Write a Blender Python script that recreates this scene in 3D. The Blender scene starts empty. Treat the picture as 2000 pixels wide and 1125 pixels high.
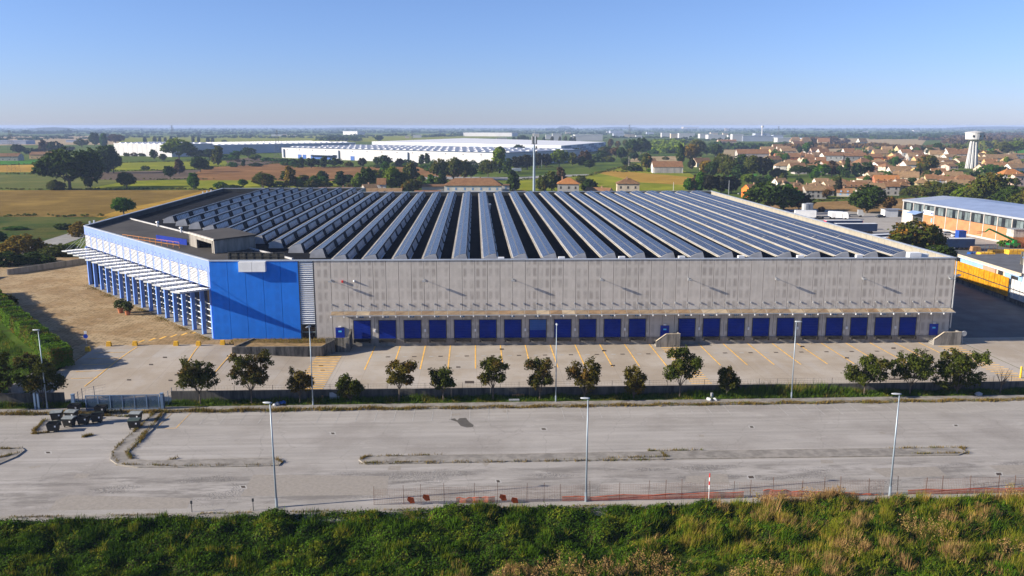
import bpy, bmesh, math, random
import numpy as np
from mathutils import Vector, Matrix, Euler
R = math.radians
random.seed(7); rng = np.random.default_rng(11)
C = bpy.context.scene.collection
S = bpy.context.scene
# ---------------------------------------------------------------- camera, sky, sun, exposure
FPX, H = 1640.0, 41.3
PITCH = math.atan((562.5-246.0)/FPX); YAW = math.atan(73/(FPX/math.cos(PITCH)))
cam = bpy.data.cameras.new('camera'); co = bpy.data.objects.new('camera', cam); C.objects.link(co); S.camera = co
cam.sensor_width = 36; cam.lens = FPX/2000*36; cam.clip_start = 1; cam.clip_end = 60000
co.location = (0, 0, H); co.rotation_euler = (math.pi/2-PITCH, 0, -YAW)
SUN_EL, SUN_AZ = 21.5, 8.0          # light travels towards +x, slightly +y
sun = bpy.data.lights.new('sun', 'SUN'); so = bpy.data.objects.new('sun', sun); C.objects.link(so)
sun.energy = 5.0; sun.angle = R(.53); sun.color = (1, .89, .74)
sd = Vector((math.cos(R(SUN_EL))*math.cos(R(SUN_AZ)), math.cos(R(SUN_EL))*math.sin(R(SUN_AZ)), -math.sin(R(SUN_EL))))
so.rotation_euler = sd.to_track_quat('-Z', 'Y').to_euler(); so.location = (-200, 0, 200)
wd = bpy.data.worlds.new('World'); S.world = wd; wd.use_nodes = True
nt = wd.node_tree; bg = nt.nodes['Background']
sky = nt.nodes.new('ShaderNodeTexSky'); sky.sky_type = 'NISHITA'; sky.sun_disc = False
sky.sun_elevation = R(SUN_EL); sky.sun_rotation = math.atan2(-sd.x, -sd.y); sky.altitude = 0
sky.air_density = 1.0; sky.dust_density = .15; sky.ozone_density = 5.5
tint = nt.nodes.new('ShaderNodeMix'); tint.data_type = 'RGBA'; tint.blend_type = 'MULTIPLY'
tint.inputs[0].default_value = 1
tc = nt.nodes.new('ShaderNodeTexCoord'); tz = nt.nodes.new('ShaderNodeSeparateXYZ'); tr_ = nt.nodes.new('ShaderNodeValToRGB'); nt.links.new(tc.outputs['Generated'], tz.inputs[0]); nt.links.new(tz.outputs['Z'], tr_.inputs[0])
tr_.color_ramp.elements[0].position = 0.0; tr_.color_ramp.elements[0].color = (.76,.80,1.20,1); tr_.color_ramp.elements[1].position = .28; tr_.color_ramp.elements[1].color = (1.10,.95,1.0,1); nt.links.new(tr_.outputs[0], tint.inputs[7])
nt.links.new(sky.outputs[0], tint.inputs[6]); nt.links.new(tint.outputs[2], bg.inputs[0]); bg.inputs[1].default_value = .068
S.view_settings.view_transform = 'Standard'; S.view_settings.look = 'None'; S.view_settings.gamma = 1
S.view_settings.exposure = 1.15; S.view_settings.use_curve_mapping = False
S.cycles.volume_bounces = 0; S.cycles.max_bounces = 6; S.cycles.transparent_max_bounces = 12

# ---------------------------------------------------------------- helpers
_f = Vector((math.sin(YAW)*math.cos(PITCH), math.cos(YAW)*math.cos(PITCH), -math.sin(PITCH)))
_r = Vector((math.cos(YAW), -math.sin(YAW), 0)); _u = _r.cross(_f)
def ray(x, y): return _f + _r*((x-1000)/FPX) + _u*((562.5-y)/FPX)
def G(x, y, z=0.0):                      # where the line of sight through a photo point meets height z
    d = ray(x, y); t = (z-H)/d.z; return Vector((d.x*t, d.y*t, z))
def AY(x, y, Y):                         # ... and where it meets the vertical plane at depth Y
    d = ray(x, y); t = Y/d.y; return Vector((d.x*t, Y, H+d.z*t))
def depth(p): return (Vector(p)-Vector((0, 0, H))).dot(_f)
def sst(a, b, x):
    t = np.clip((np.asarray(x, float)-a)/(b-a), 0, 1); return t*t*(3-2*t)
def hz(x, y):                            # the yard rises towards the office end of the warehouse
    return 1.45*sst(-27, -50, x)*sst(127, 151, y)
def GH(x, y, dz=0.0):
    z = 0.0
    for _ in range(8):
        p = G(x, y, z); z = float(hz(p.x, p.y))+dz
    return p

def tag(o, label=None, cat=None, group=None, kind=None):
    if label: o['label'] = label
    if cat: o['category'] = cat
    if group: o['group'] = group
    if kind: o['kind'] = kind
    return o
def wloc(o):
    v = Vector((0, 0, 0))
    while o is not None: v = v+o.location; o = o.parent
    return v
def empty(name, loc, label=None, cat=None, group=None, kind=None):
    o = bpy.data.objects.new(name, None); C.objects.link(o); o.location = loc; o.empty_display_size = .5
    return tag(o, label, cat, group, kind)
def place(name, me, parent=None, loc=None, rz=0, sc=None):   # another object on shared mesh data (loc in world)
    o = bpy.data.objects.new(name, me); C.objects.link(o)
    if parent is not None: o.parent = parent
    if loc is not None: o.location = Vector(loc)-(wloc(parent) if parent is not None else Vector((0, 0, 0)))
    if rz: o.rotation_euler = (0, 0, rz)
    if sc is not None: o.scale = sc if hasattr(sc, '__len__') else (sc,)*3
    return o
class MB:
    def __init__(s, T=None): s.v = []; s.f = []; s.m = []; s.T = T
    def add(s, vs, fs, mi=0):
        b = len(s.v)
        for p in vs: s.v.append(tuple(s.T(*p)) if s.T else tuple(p))
        for f in fs: s.f.append([b+i for i in f]); s.m.append(mi)
        return s
    def box(s, x0, x1, y0, y1, z0, z1, mi=0):
        return s.add([(x0,y0,z0),(x1,y0,z0),(x1,y1,z0),(x0,y1,z0),(x0,y0,z1),(x1,y0,z1),(x1,y1,z1),(x0,y1,z1)],
            [(3,2,1,0),(4,5,6,7),(0,1,5,4),(1,2,6,5),(2,3,7,6),(3,0,4,7)], mi)
    def prism(s, pts, z0, z1, mi=0):     # pts: plan outline, counter-clockwise; z0,z1 number or per-point list
        n = len(pts); a = z0 if hasattr(z0, '__len__') else [z0]*n; b = z1 if hasattr(z1, '__len__') else [z1]*n
        return s.add([(p[0],p[1],a[i]) for i, p in enumerate(pts)]+[(p[0],p[1],b[i]) for i, p in enumerate(pts)],
            [tuple(range(n-1,-1,-1)), tuple(range(n,2*n))]+[(i,(i+1)%n,n+(i+1)%n,n+i) for i in range(n)], mi)
    def quad(s, a, b, c, d, mi=0): return s.add([a,b,c,d], [(0,1,2,3)], mi)
    def tube(s, p0, p1, r0, r1=None, n=6, mi=0):
        p0 = Vector(p0); p1 = Vector(p1); r1 = r0 if r1 is None else r1
        d = (p1-p0).normalized(); a = d.orthogonal().normalized(); b = d.cross(a); vs = []
        for p, r in ((p0, r0), (p1, r1)):
            for i in range(n):
                t = 2*math.pi*i/n; vs.append(p+a*(r*math.cos(t))+b*(r*math.sin(t)))
        return s.add(vs, [(i,(i+1)%n,n+(i+1)%n,n+i) for i in range(n)]+[tuple(range(n-1,-1,-1)), tuple(range(n,2*n))], mi)
    def wallbox(s, a, b, t, z0, z1, mi=0):   # a wall from plan point a to b, t thick to the left of a->b
        a = Vector((a[0],a[1])); b = Vector((b[0],b[1])); d = (b-a).normalized(); n = Vector((-d.y,d.x))*t
        return s.prism([a,b,b+n,a+n], z0, z1, mi)
    def mesh(s, name, mats, smooth=False, off=None):
        me = bpy.data.meshes.new(name); o = off or (0,0,0)
        me.from_pydata([(p[0]-o[0],p[1]-o[1],p[2]-o[2]) for p in s.v], [], s.f)
        for m in (mats if isinstance(mats, (list, tuple)) else [mats]): me.materials.append(m)
        if any(s.m): me.polygons.foreach_set('material_index', s.m)
        if smooth: me.polygons.foreach_set('use_smooth', [True]*len(me.polygons))
        me.update(); return me
    def obj(s, name, mats, parent=None, smooth=False, kind=None, off=None):
        L = wloc(parent) if parent is not None else Vector((0,0,0))
        if off is None and parent is None: off = Vector((0,0,0))
        me = s.mesh(name, mats, smooth, L if off is None else off)
        o = place(name, me, parent, L if off is None else off)
        if kind: o['kind'] = kind
        return o
def np_mesh(name, V, nv, mat, tints=None, smooth=False):     # V: (n*nv,3) array of separate nv-gons
    me = bpy.data.meshes.new(name); n = len(V)//nv
    me.vertices.add(len(V)); me.vertices.foreach_set('co', np.ascontiguousarray(V, np.float32).ravel())
    me.loops.add(n*nv); me.loops.foreach_set('vertex_index', np.arange(n*nv, dtype=np.int32))
    me.polygons.add(n); me.polygons.foreach_set('loop_start', np.arange(n, dtype=np.int32)*nv)
    me.polygons.foreach_set('loop_total', np.full(n, nv, np.int32))
    if tints is not None:
        at = me.attributes.new('tint', 'FLOAT', 'POINT'); at.data.foreach_set('value', np.repeat(tints, nv).astype(np.float32))
    me.materials.append(mat); me.update(); me.validate(); return me

# ---------------------------------------------------------------- materials
class NT:
    def __init__(s, name):
        s.mat = bpy.data.materials.new(name); s.mat.use_nodes = True; s.n = s.mat.node_tree.nodes; s.l = s.mat.node_tree.links
        s.b = s.n['Principled BSDF']; s.geo = None
    def N(s, t, **k):
        n = s.n.new(t)
        for a, v in k.items(): setattr(n, a, v)
        return n
    def set(s, sock, v):
        if isinstance(v, bpy.types.NodeSocket): s.l.new(v, sock)
        elif hasattr(v, '__len__') and len(v) == 3 and sock.type == 'RGBA': sock.default_value = (*v, 1)
        else: sock.default_value = v
    def pos(s, stretch=(1,1,1), rnd=False, world=True, rot=0):
        c = s.N('ShaderNodeNewGeometry').outputs['Position'] if world else s.N('ShaderNodeTexCoord').outputs['Object']
        m = s.N('ShaderNodeMapping'); m.inputs['Scale'].default_value = stretch; m.inputs['Rotation'].default_value = (0,0,rot); s.l.new(c, m.inputs[0])
        if rnd:
            a = s.N('ShaderNodeVectorMath', operation='ADD'); o = s.N('ShaderNodeObjectInfo'); k = s.math('MULTIPLY', o.outputs['Random'], 97.0)
            s.l.new(m.outputs[0], a.inputs[0]); s.l.new(k, a.inputs[1]); return a.outputs[0]
        return m.outputs[0]
    def noise(s, vec, scale, detail=3, rough=.55):
        n = s.N('ShaderNodeTexNoise'); n.inputs['Scale'].default_value = scale; n.inputs['Detail'].default_value = detail
        n.inputs['Roughness'].default_value = rough; s.l.new(vec, n.inputs['Vector']); return n.outputs['Fac']
    def math(s, op, a, b=0.0, c=0.0, clamp=False):
        n = s.N('ShaderNodeMath', operation=op); n.use_clamp = clamp
        for i, v in enumerate((a, b, c)): s.set(n.inputs[i], v)
        return n.outputs[0]
    def ramp(s, v, lo, hi): # smoothstep
        n = s.N('ShaderNodeMapRange'); n.interpolation_type = 'SMOOTHSTEP'; s.set(n.inputs[0], v); n.inputs[1].default_value = lo; n.inputs[2].default_value = hi; return n.outputs[0]
    def mix(s, f, a, b, mode='MIX'):
        n = s.N('ShaderNodeMix', data_type='RGBA', blend_type=mode); s.set(n.inputs[0], f); s.set(n.inputs[6], a); s.set(n.inputs[7], b); return n.outputs[2]
    def bump(s, h, strength=.3, dist=.1):
        n = s.N('ShaderNodeBump'); n.inputs['Strength'].default_value = strength; n.inputs['Distance'].default_value = dist
        s.set(n.inputs['Height'], h); s.l.new(n.outputs[0], s.b.inputs['Normal'])
    def attr(s, name): return s.N('ShaderNodeAttribute', attribute_name=name).outputs['Fac']
    def out(s, col, rough=.85, spec=.3, metal=0):
        s.set(s.b.inputs['Base Color'], col); s.set(s.b.inputs['Roughness'], rough); s.b.inputs['Specular IOR Level'].default_value = spec; s.b.inputs['Metallic'].default_value = metal
        return s.mat
def M(name, col, rough=.8, var=.12, scale=.6, spec=.3, metal=0, stretch=(1,1,1), bump=0, bscale=8, rnd=True, col2=None):
    t = NT(name); p = t.pos(stretch, rnd, world=True)
    c2 = col2 or tuple(c*(1+var) for c in col); c1 = tuple(c*(1-var) for c in col) if not col2 else col
    c = t.mix(t.ramp(t.noise(p, scale, 4, .6), .3, .7), c1, c2)
    if bump: t.bump(t.noise(p, bscale, 3), bump, .05)
    return t.out(c, rough, spec, metal)
def leafmat(name, a, b, dry=None, scale=.35, trans=.25):
    t = NT(name); p = t.pos((1,1,1), True); tt = t.attr('tint')
    k = t.math('ADD', t.math('MULTIPLY', tt, .7), t.math('MULTIPLY', t.ramp(t.noise(p, scale, 2), .35, .65), .3))
    c = t.mix(k, a, b)
    if dry: c = t.mix(t.math('MULTIPLY', t.ramp(t.noise(p, scale*.7, 2), .5, .62), t.ramp(tt, .2, .9)), c, dry)
    t.out(c, .85, .06)
    if trans:
        tr = t.N('ShaderNodeBsdfTranslucent'); t.l.new(c, tr.inputs[0]); mx = t.N('ShaderNodeMixShader'); mx.inputs[0].default_value = trans
        o = t.n['Material Output']; t.l.new(t.b.outputs[0], mx.inputs[1]); t.l.new(tr.outputs[0], mx.inputs[2]); t.l.new(mx.outputs[0], o.inputs[0])
    return t.mat
# leaves: clumps of small quads; normals lean outwards so that the crown shades like a volume
def leaf_quads(cent, outw, size, aspect=.6, spread=.8, up=0.0):
    n = len(cent); nr = outw+rng.normal(0, spread, (n,3)); nr[:,2] += up; nr /= np.linalg.norm(nr, axis=1, keepdims=True)+1e-9
    a = np.cross(nr, rng.normal(0,1,(n,3))); a /= np.linalg.norm(a, axis=1, keepdims=True)+1e-9; b = np.cross(nr, a)
    s = (size*rng.uniform(.6,1.35,n))[:,None]; a = a*s; b = b*s*aspect
    return np.stack([cent-a*.9, cent-b+a*.1, cent+a*1.1, cent+b+a*.1], 1).reshape(-1,3)
def blades(base, h, w, lean):            # narrow upright grass triangles, bent by lean (n,2)
    n = len(base); a = rng.uniform(0, 2*np.pi, n); d = np.stack([np.cos(a), np.sin(a), np.zeros(n)],1)*(w/2)[:,None]
    tip = base.copy(); tip[:,:2] += lean; tip[:,2] += h
    return np.stack([base-d, base+d, tip], 1).reshape(-1,3)
def crown(nclump, per, lumps, leaf, csize=.9, aspect=.6, up=.25):
    # lumps: (cx,cy,cz,rx,ry,rz); clumps sit mostly near the skin of the lumps
    L = np.array(lumps, float); w = (L[:,3]*L[:,4]*L[:,5])**.7; idx = rng.choice(len(L), nclump, p=w/w.sum())
    d = rng.normal(0,1,(nclump,3)); d /= np.linalg.norm(d, axis=1, keepdims=True); rr = rng.uniform(.35,1,nclump)**.5
    cc = L[idx,:3]+d*L[idx,3:]*rr[:,None]
    c = np.repeat(cc, per, 0)+rng.normal(0,1,(nclump*per,3))*csize*np.array([.42,.42,.34])
    o = np.repeat(d, per, 0)*.9; tn = np.clip(np.repeat(rng.uniform(0,1,nclump), per)*.6+rng.uniform(0,.4,nclump*per), 0, 1)
    return leaf_quads(c, o, np.full(len(c), leaf), aspect, .75, up), tn
# ---------------------------------------------------------------- surface materials
def asphalt_mat():
    t = NT('street_asphalt'); p = t.pos()
    st = t.noise(t.pos((.035,.9,1)), 1.0, 5, .62); st2 = t.noise(t.pos((.012,.35,1)), 1.3, 4, .6); bl = t.noise(p, .09, 4, .6); fi = t.noise(p, 3.5, 4, .7); sp = t.noise(p, 16, 2, .7)
    c = t.mix(t.math('ADD', t.math('MULTIPLY', t.ramp(st, .3, .72), .6), t.math('MULTIPLY', t.ramp(t.noise(t.pos((.18,.5,1), rot=.1), .5, 5, .65), .3, .7), .4)), (.235,.222,.205), (.345,.325,.30))
    c = t.mix(t.math('MULTIPLY', t.ramp(st2, .5, .7), .6), c, (.38,.36,.34))
    c = t.mix(t.math('MULTIPLY', t.ramp(bl, .46, .66), .5), c, (.19,.172,.155))
    c = t.mix(t.math('MULTIPLY', t.ramp(fi, .4, .7), .3), c, (.36,.34,.32)); c = t.mix(t.math('MULTIPLY', t.ramp(sp, .55, .75), .3), c, (.13,.125,.12))
    # crocodile cracks where the wheels run, and long seams
    wp = t.N('ShaderNodeVectorMath', operation='ADD'); nn = t.N('ShaderNodeTexNoise'); nn.inputs['Scale'].default_value = .8; t.l.new(p, nn.inputs['Vector'])
    t.l.new(p, wp.inputs[0]); t.l.new(nn.outputs['Color'], wp.inputs[1])
    vo = t.N('ShaderNodeTexVoronoi', feature='DISTANCE_TO_EDGE'); vo.inputs['Scale'].default_value = 3.2; t.l.new(wp.outputs[0], vo.inputs['Vector'])
    ck = t.math('SUBTRACT', 1.0, t.ramp(vo.outputs['Distance'], .02, .16))
    sx = t.N('ShaderNodeSeparateXYZ'); t.l.new(t.N('ShaderNodeNewGeometry').outputs['Position'], sx.inputs[0]); y = sx.outputs['Y']
    lane = t.math('MULTIPLY', t.ramp(y, 87, 89.5), t.math('SUBTRACT', 1.0, t.ramp(y, 96, 98.5)))
    pm = t.ramp(t.noise(t.pos((.06,.22,1)), 1.5, 3), .52, .62); m = t.math('MULTIPLY', t.math('MULTIPLY', ck, lane), pm)
    c = t.mix(t.math('MULTIPLY', m, .6), c, (.085,.08,.075)); c = t.mix(t.math('MULTIPLY', t.math('MULTIPLY', lane, t.ramp(t.noise(t.pos((.12,.55,1)), 1.1, 5, .7), .44, .64)), .7), c, (.135,.125,.115)); c = t.mix(t.math('MULTIPLY', t.ramp(t.noise(t.pos((.3,1,1), rot=.05), .55, 5, .75), .56, .7), .4), c, (.43,.41,.385)); c = t.mix(t.math('MULTIPLY', t.ramp(t.noise(t.pos((.5,1,1)), .8, 5, .75), .6, .72), .35), c, (.17,.155,.14))
    vb = t.N('ShaderNodeTexVoronoi', feature='DISTANCE_TO_EDGE'); vb.inputs['Scale'].default_value = .11; t.l.new(wp.outputs[0], vb.inputs['Vector'])
    lg = t.math('SUBTRACT', 1.0, t.ramp(vb.outputs['Distance'], .0015, .006)); c = t.mix(t.math('MULTIPLY', lg, .22), c, (.07,.066,.06))
    t.bump(t.math('ADD', t.math('MULTIPLY', m, -1.0), t.math('MULTIPLY', fi, .5)), .5, .04)
    return t.out(c, .9, .2)
def concrete_yard_mat():
    t = NT('yard_concrete'); p = t.pos(); bl = t.noise(p, .07, 4, .6); st = t.noise(t.pos((.25,.04,1), rot=.25), 1.2, 4, .6); fi = t.noise(p, 1.4, 5, .65)
    c = t.mix(t.ramp(bl, .38, .66), (.30,.255,.20), (.385,.345,.295)); c = t.mix(t.math('MULTIPLY', t.ramp(st, .5, .72), .5), c, (.37,.345,.32))
    c = t.mix(t.math('MULTIPLY', t.ramp(fi, .55, .75), .3), c, (.17,.14,.11))
    br = t.N('ShaderNodeTexBrick'); br.offset = 0; t.l.new(p, br.inputs['Vector'])
    for k, v in (('Scale',1.0),('Mortar Size',.035),('Brick Width',4.78),('Row Height',5.2)): br.inputs[k].default_value = v
    c = t.mix(t.math('MULTIPLY', br.outputs['Fac'], .4), c, (.15,.125,.10)); sl = t.N('ShaderNodeTexWhiteNoise', noise_dimensions='2D')
    fl = t.N('ShaderNodeVectorMath', operation='FLOOR'); sc = t.N('ShaderNodeVectorMath', operation='DIVIDE'); sc.inputs[1].default_value = (4.78,5.2,1); t.l.new(p, sc.inputs[0]); t.l.new(sc.outputs[0], fl.inputs[0]); t.l.new(fl.outputs[0], sl.inputs['Vector'])
    c = t.mix(t.math('MULTIPLY', t.ramp(sl.outputs['Value'], .7, 1), .3), c, (.37,.36,.34)); t.bump(fi, .15, .03)
    return t.out(c, .88, .25)
def court_mat():
    t = NT('court_paving'); p = t.pos(); bl = t.noise(p, .12, 4, .6); fi = t.noise(p, 1.1, 5, .65)
    c = t.mix(t.ramp(bl, .36, .64), (.27,.18,.09), (.37,.275,.16)); c = t.mix(t.math('MULTIPLY', t.ramp(fi, .5, .7), .55), c, (.135,.088,.042))
    sx = t.N('ShaderNodeSeparateXYZ'); t.l.new(p, sx.inputs[0])
    br = t.N('ShaderNodeTexBrick'); m = t.pos((1,1,1), rot=.62); t.l.new(m, br.inputs['Vector'])
    for k, v in (('Scale',1.0),('Mortar Size',.09),('Brick Width',1.0),('Row Height',.55)): br.inputs[k].default_value = v
    c = t.mix(t.math('MULTIPLY', br.outputs['Fac'], t.math('MULTIPLY', t.ramp(fi, .35, .6), .7)), c, (.09,.07,.03)); c = t.mix(t.math('MULTIPLY', t.ramp(t.noise(p, .4, 3), .6, .75), .5), c, (.34,.29,.22))
    t.bump(fi, .3, .05); return t.out(c, .95, .15)
def panel_mat(name, a, b, patch=.8, pz=1.75, px=1.05, streak=0.3):  # precast panels: ghost marks of the ribs behind, rain streaks
    t = NT(name); p = t.pos((1,1,1), True, world=False); po = t.N('ShaderNodeTexCoord').outputs['Object']; sx = t.N('ShaderNodeSeparateXYZ'); t.l.new(po, sx.inputs[0]); X, Z = sx.outputs['X'], sx.outputs['Z']
    oi = t.N('ShaderNodeObjectInfo').outputs['Random']
    def cell(v, per, ph, w):
        f = t.math('FRACT', t.math('ADD', t.math('DIVIDE', v, per), ph)); d = t.math('ABSOLUTE', t.math('SUBTRACT', f, .5)); return t.math('SUBTRACT', 1.0, t.ramp(d, w-.16, w+.12))
    g = t.math('MULTIPLY', cell(X, px, 0.0, .3), cell(Z, pz, t.math('MULTIPLY', oi, .1), .38))
    nz = t.noise(p, .5, 4, .6); k = t.math('MULTIPLY', t.math('MULTIPLY', g, t.ramp(t.noise(t.pos((1,1,.35), True, world=False), .7, 3, .6), .3, .6)), t.math('MULTIPLY', t.ramp(t.math('FRACT', t.math('MULTIPLY', oi, 7.3)), -.35, .8), patch))
    st = t.noise(t.pos((1.6,1.6,.05), True, world=False), 1.5, 4, .6); c = t.mix(t.ramp(nz, .3, .7), a, tuple(v*1.13 for v in a))
    c = t.mix(k, c, b); c = t.mix(t.math('MULTIPLY', t.ramp(st, .52, .72), streak), c, b)
    c = t.mix(t.math('MULTIPLY', oi, .12), c, tuple(v*.8 for v in a))
    return t.out(c, .85, .25)
def stain_mat(name, a, dark, amount=.9, z=.35):  # old concrete with black run-off streaks
    t = NT(name); st = t.noise(t.pos((.8,.8,.10)), 1.3, 5, .7); bl = t.noise(t.pos(), .35, 4, .65)
    c = t.mix(t.ramp(bl, .3, .7), a, tuple(v*1.25 for v in a)); c = t.mix(t.math('MULTIPLY', t.ramp(t.math('ADD', t.math('MULTIPLY', st, .7), t.math('MULTIPLY', bl, .3)), .36, .66), amount), c, dark)
    t.bump(bl, .2, .04); return t.out(c, .9, .2)
def soil_mat(name, a, b, rows=0, rot=0, dark=None, scale=.05):
    t = NT(name); p = t.pos(); bl = t.noise(p, scale, 5, .6); fi = t.noise(p, .9, 4, .75); me = t.noise(t.pos((.3,1,1), rot=rot), .35, 3, .6)
    c = t.mix(t.ramp(bl, .32, .68), a, b); c = t.mix(t.math('MULTIPLY', t.ramp(fi, .42, .7), .6), c, dark or tuple(v*.45 for v in a))
    if rows:
        w = t.N('ShaderNodeTexWave', wave_type='BANDS', bands_direction='Y'); w.inputs['Scale'].default_value = rows; w.inputs['Distortion'].default_value = 1.5; t.l.new(t.pos((1,1,1), rot=rot), w.inputs['Vector'])
        c = t.mix(t.math('MULTIPLY', w.outputs['Fac'], .35), c, dark or tuple(v*.55 for v in a))
    c = t.mix(t.math('MULTIPLY', t.ramp(me, .5, .7), .3), c, b); ro = t.noise(t.pos((.02,.5,1), rot=rot), 1.0, 4, .7); c = t.mix(t.math('MULTIPLY', t.ramp(ro, .42, .66), .5), c, dark or tuple(v*.55 for v in a)); pa = t.noise(p, .022, 5, .65); c = t.mix(t.math('MULTIPLY', t.ramp(pa, .5, .66), .4), c, tuple(min(1,v*1.35) for v in b)); t.bump(fi, .5, .25)
    return t.out(c, .95, .03)
MAT = {}
mA = asphalt_mat(); mYard = concrete_yard_mat(); mCourt = court_mat()
mWalk = M('pavement', (.21,.195,.175), .9, .25, .8); mKerb = M('kerbstone', (.25,.23,.20), .85, .2, 1.2)
mGround = soil_mat('meadow', (.06,.11,.012), (.11,.135,.02), scale=.012)
mLine = M('worn_white_paint', (.34,.33,.31), .8, .2, 1.5); mYel = M('worn_yellow_paint', (.74,.43,.09), .8, .22, .9)
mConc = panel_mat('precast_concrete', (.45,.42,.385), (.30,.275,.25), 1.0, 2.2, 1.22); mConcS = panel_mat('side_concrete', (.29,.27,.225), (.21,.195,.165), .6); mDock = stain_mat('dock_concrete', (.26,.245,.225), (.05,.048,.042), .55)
mStain = stain_mat('stained_concrete', (.17,.16,.14), (.014,.015,.014), 1.0); mWallG = stain_mat('garden_wall_concrete', (.10,.095,.088), (.014,.015,.015), .85); mStair = stain_mat('stair_concrete', (.25,.235,.21), (.03,.03,.028), .75)  # street wall and ramp tones hold painted shade as well as old dirt
mBlue = panel_mat('blue_paint', (.008,.15,.62), (.006,.115,.52), .5, 2.2, 1.6, .12); mLBlue = panel_mat('light_blue_paint', (.155,.225,.48), (.14,.20,.43), .3, 3, 2, .08)
mBlueCol = M('column_blue', (.13,.26,.68), .6, .06, .5)
mDoor = M('dock_door_blue', (.002,.020,.22), .6, .15, .5, spec=.12); mDoorL = M('dock_door_light_blue', (.01,.075,.30), .45, .12, .5, spec=.4)
mRub = M('black_rubber', (.02,.018,.016), .8, .3, 2); mSteel = M('galvanised_steel', (.42,.44,.46), .45, .12, 1.5, metal=.6, spec=.5)
mDark = M('dark_steel', (.05,.055,.06), .5, .2, 1.5, metal=.3); mWhite = M('white_paint', (.74,.75,.76), .5, .08, .5, spec=.4)
mCap = M('parapet_cap', (.50,.53,.57), .4, .1, .5, metal=.5, spec=.5); mLouv = M('louvre_aluminium', (.68,.71,.76), .4, .1, .5, spec=.5)
mRoof = M('bitumen_roof', (.010,.011,.014), .95, .35, .15, bump=.2, spec=.05); mRoofL = M('felt_roof', (.045,.041,.038), .9, .3, .12, bump=.2)
mVault = M('vault_concrete', (.36,.36,.37), .8, .2, .3); mStrip = M('gutter_flashing', (.42,.38,.30), .5, .2, .15, spec=.4)
mClad = M('vault_side_shade', (.02,.027,.04), .8, .25, .2, spec=.1)  # dark navy carries the shade of the vault sides in the colour
mCanop = M('rusty_canopy', (.28,.215,.14), .75, .3, .35, col2=(.19,.13,.08)); mRed = M('red_plastic', (.6,.02,.015), .4, .1, 1)
def glass_mat(name, col, rough=.12, var=.4):
    t = NT(name); p = t.pos((1,1,1), True); c = t.mix(t.ramp(t.noise(p, .35, 2), .3, .7), tuple(v*(1-var) for v in col), tuple(v*(1+var) for v in col)); return t.out(c, rough, .7)
mGlassV = glass_mat('skylight_glass', (.14,.18,.26), .3, .5); mGlass = glass_mat('dark_glass', (.012,.016,.02), .08); mGlassF = glass_mat('frosted_glass', (.11,.14,.145), .3, .3)
def pv_mat():
    t = NT('solar_cell'); po = t.N('ShaderNodeTexCoord').outputs['UV']; oi = t.N('ShaderNodeObjectInfo').outputs['Random']
    c = t.mix(t.ramp(t.noise(t.pos(), .4, 2), .3, .7), (.016,.026,.058), (.026,.042,.09)); return t.out(c, .25, .3)
mPV = pv_mat(); mPVF = M('panel_frame', (.21,.22,.24), .5, .1, 1, metal=.3, spec=.4)

# ---------------------------------------------------------------- ground, fields, roads
def sheet(name, pts, mat, z=None, kind='structure', dz=0):
    mb = MB(); vs = [(p[0], p[1], (p[2] if len(p) > 2 else 0)+dz if z is None else z) for p in pts]
    mb.add(vs, [tuple(range(len(vs)))]); return mb.obj(name, mat, kind=kind)
def hsheet(name, x0, x1, y0, y1, nx, ny, mat, dz=0, clip=None):
    xs = np.linspace(x0, x1, nx); ys = np.linspace(y0, y1, ny); mb = MB()
    vs = [(x, y, float(hz(x, y))+dz) for y in ys for x in xs]; mb.add(vs, [(j*nx+i, j*nx+i+1, (j+1)*nx+i+1, (j+1)*nx+i) for j in range(ny-1) for i in range(nx-1)])
    return mb.obj(name, mat, kind='structure')
sheet('ground', [(-14500,-150,0),(14500,-150,0),(14500,14500,0),(-14500,14500,0)], mGround, -.12)
FZ = [-.09]
def field(pix, mat, name='field'):
    FZ[0] += .004; pts = [G(x, y, 0) for x, y in pix]; a = sum(pts[i].x*pts[i-1].y-pts[i-1].x*pts[i].y for i in range(len(pts)))
    if a > 0: pts.reverse()
    return sheet(name, pts, mat, FZ[0])
mTan = soil_mat('stubble', (.17,.11,.022), (.25,.165,.04), .22, .35); mGold = soil_mat('dry_maize', (.34,.20,.025), (.44,.28,.05), .3, .8)
mBrown = soil_mat('ploughed_brown', (.20,.10,.035), (.27,.145,.055), .25, .1); mDkBr = soil_mat('dark_plough', (.115,.085,.062), (.15,.11,.075), .3, .1)
mGr = soil_mat('bright_crop', (.04,.17,.014), (.07,.21,.018)); mYG = soil_mat('yellow_green_meadow', (.16,.20,.008), (.27,.26,.018), .12, .5); mGrey = soil_mat('grey_stubble', (.10,.13,.025), (.15,.145,.035), .2, .1)
mPale = soil_mat('pale_field', (.34,.26,.14), (.42,.32,.18), .2); mRoad = M('country_road', (.24,.235,.22), .9, .15, .3); mSoilR = soil_mat('bare_soil', (.22,.135,.05), (.30,.19,.08)); mScrub = soil_mat('scrub', (.03,.07,.010), (.10,.095,.022))
field([(-250,372),(60,371),(470,371),(440,392),(330,404),(210,424),(-250,421)], mTan)
field([(470,371),(440,390),(330,405),(215,424),(150,447),(128,442),(240,408),(330,390),(400,371)], mGold)
field([(-250,421),(210,424),(150,447),(60,505),(-250,520)], mScrub)
field([(-250,338),(190,342),(250,352),(170,368),(-250,369)], mGrey)
field([(168,369),(250,353),(420,350),(700,346),(650,368),(430,370)], mYG)
field([(170,349),(200,336),(400,331),(390,349),(250,353)], mDkBr)
field([(-250,317),(90,312),(100,320),(-250,326)], mGr); field([(-250,327),(98,321),(80,336),(-250,337)], mGold)
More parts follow.
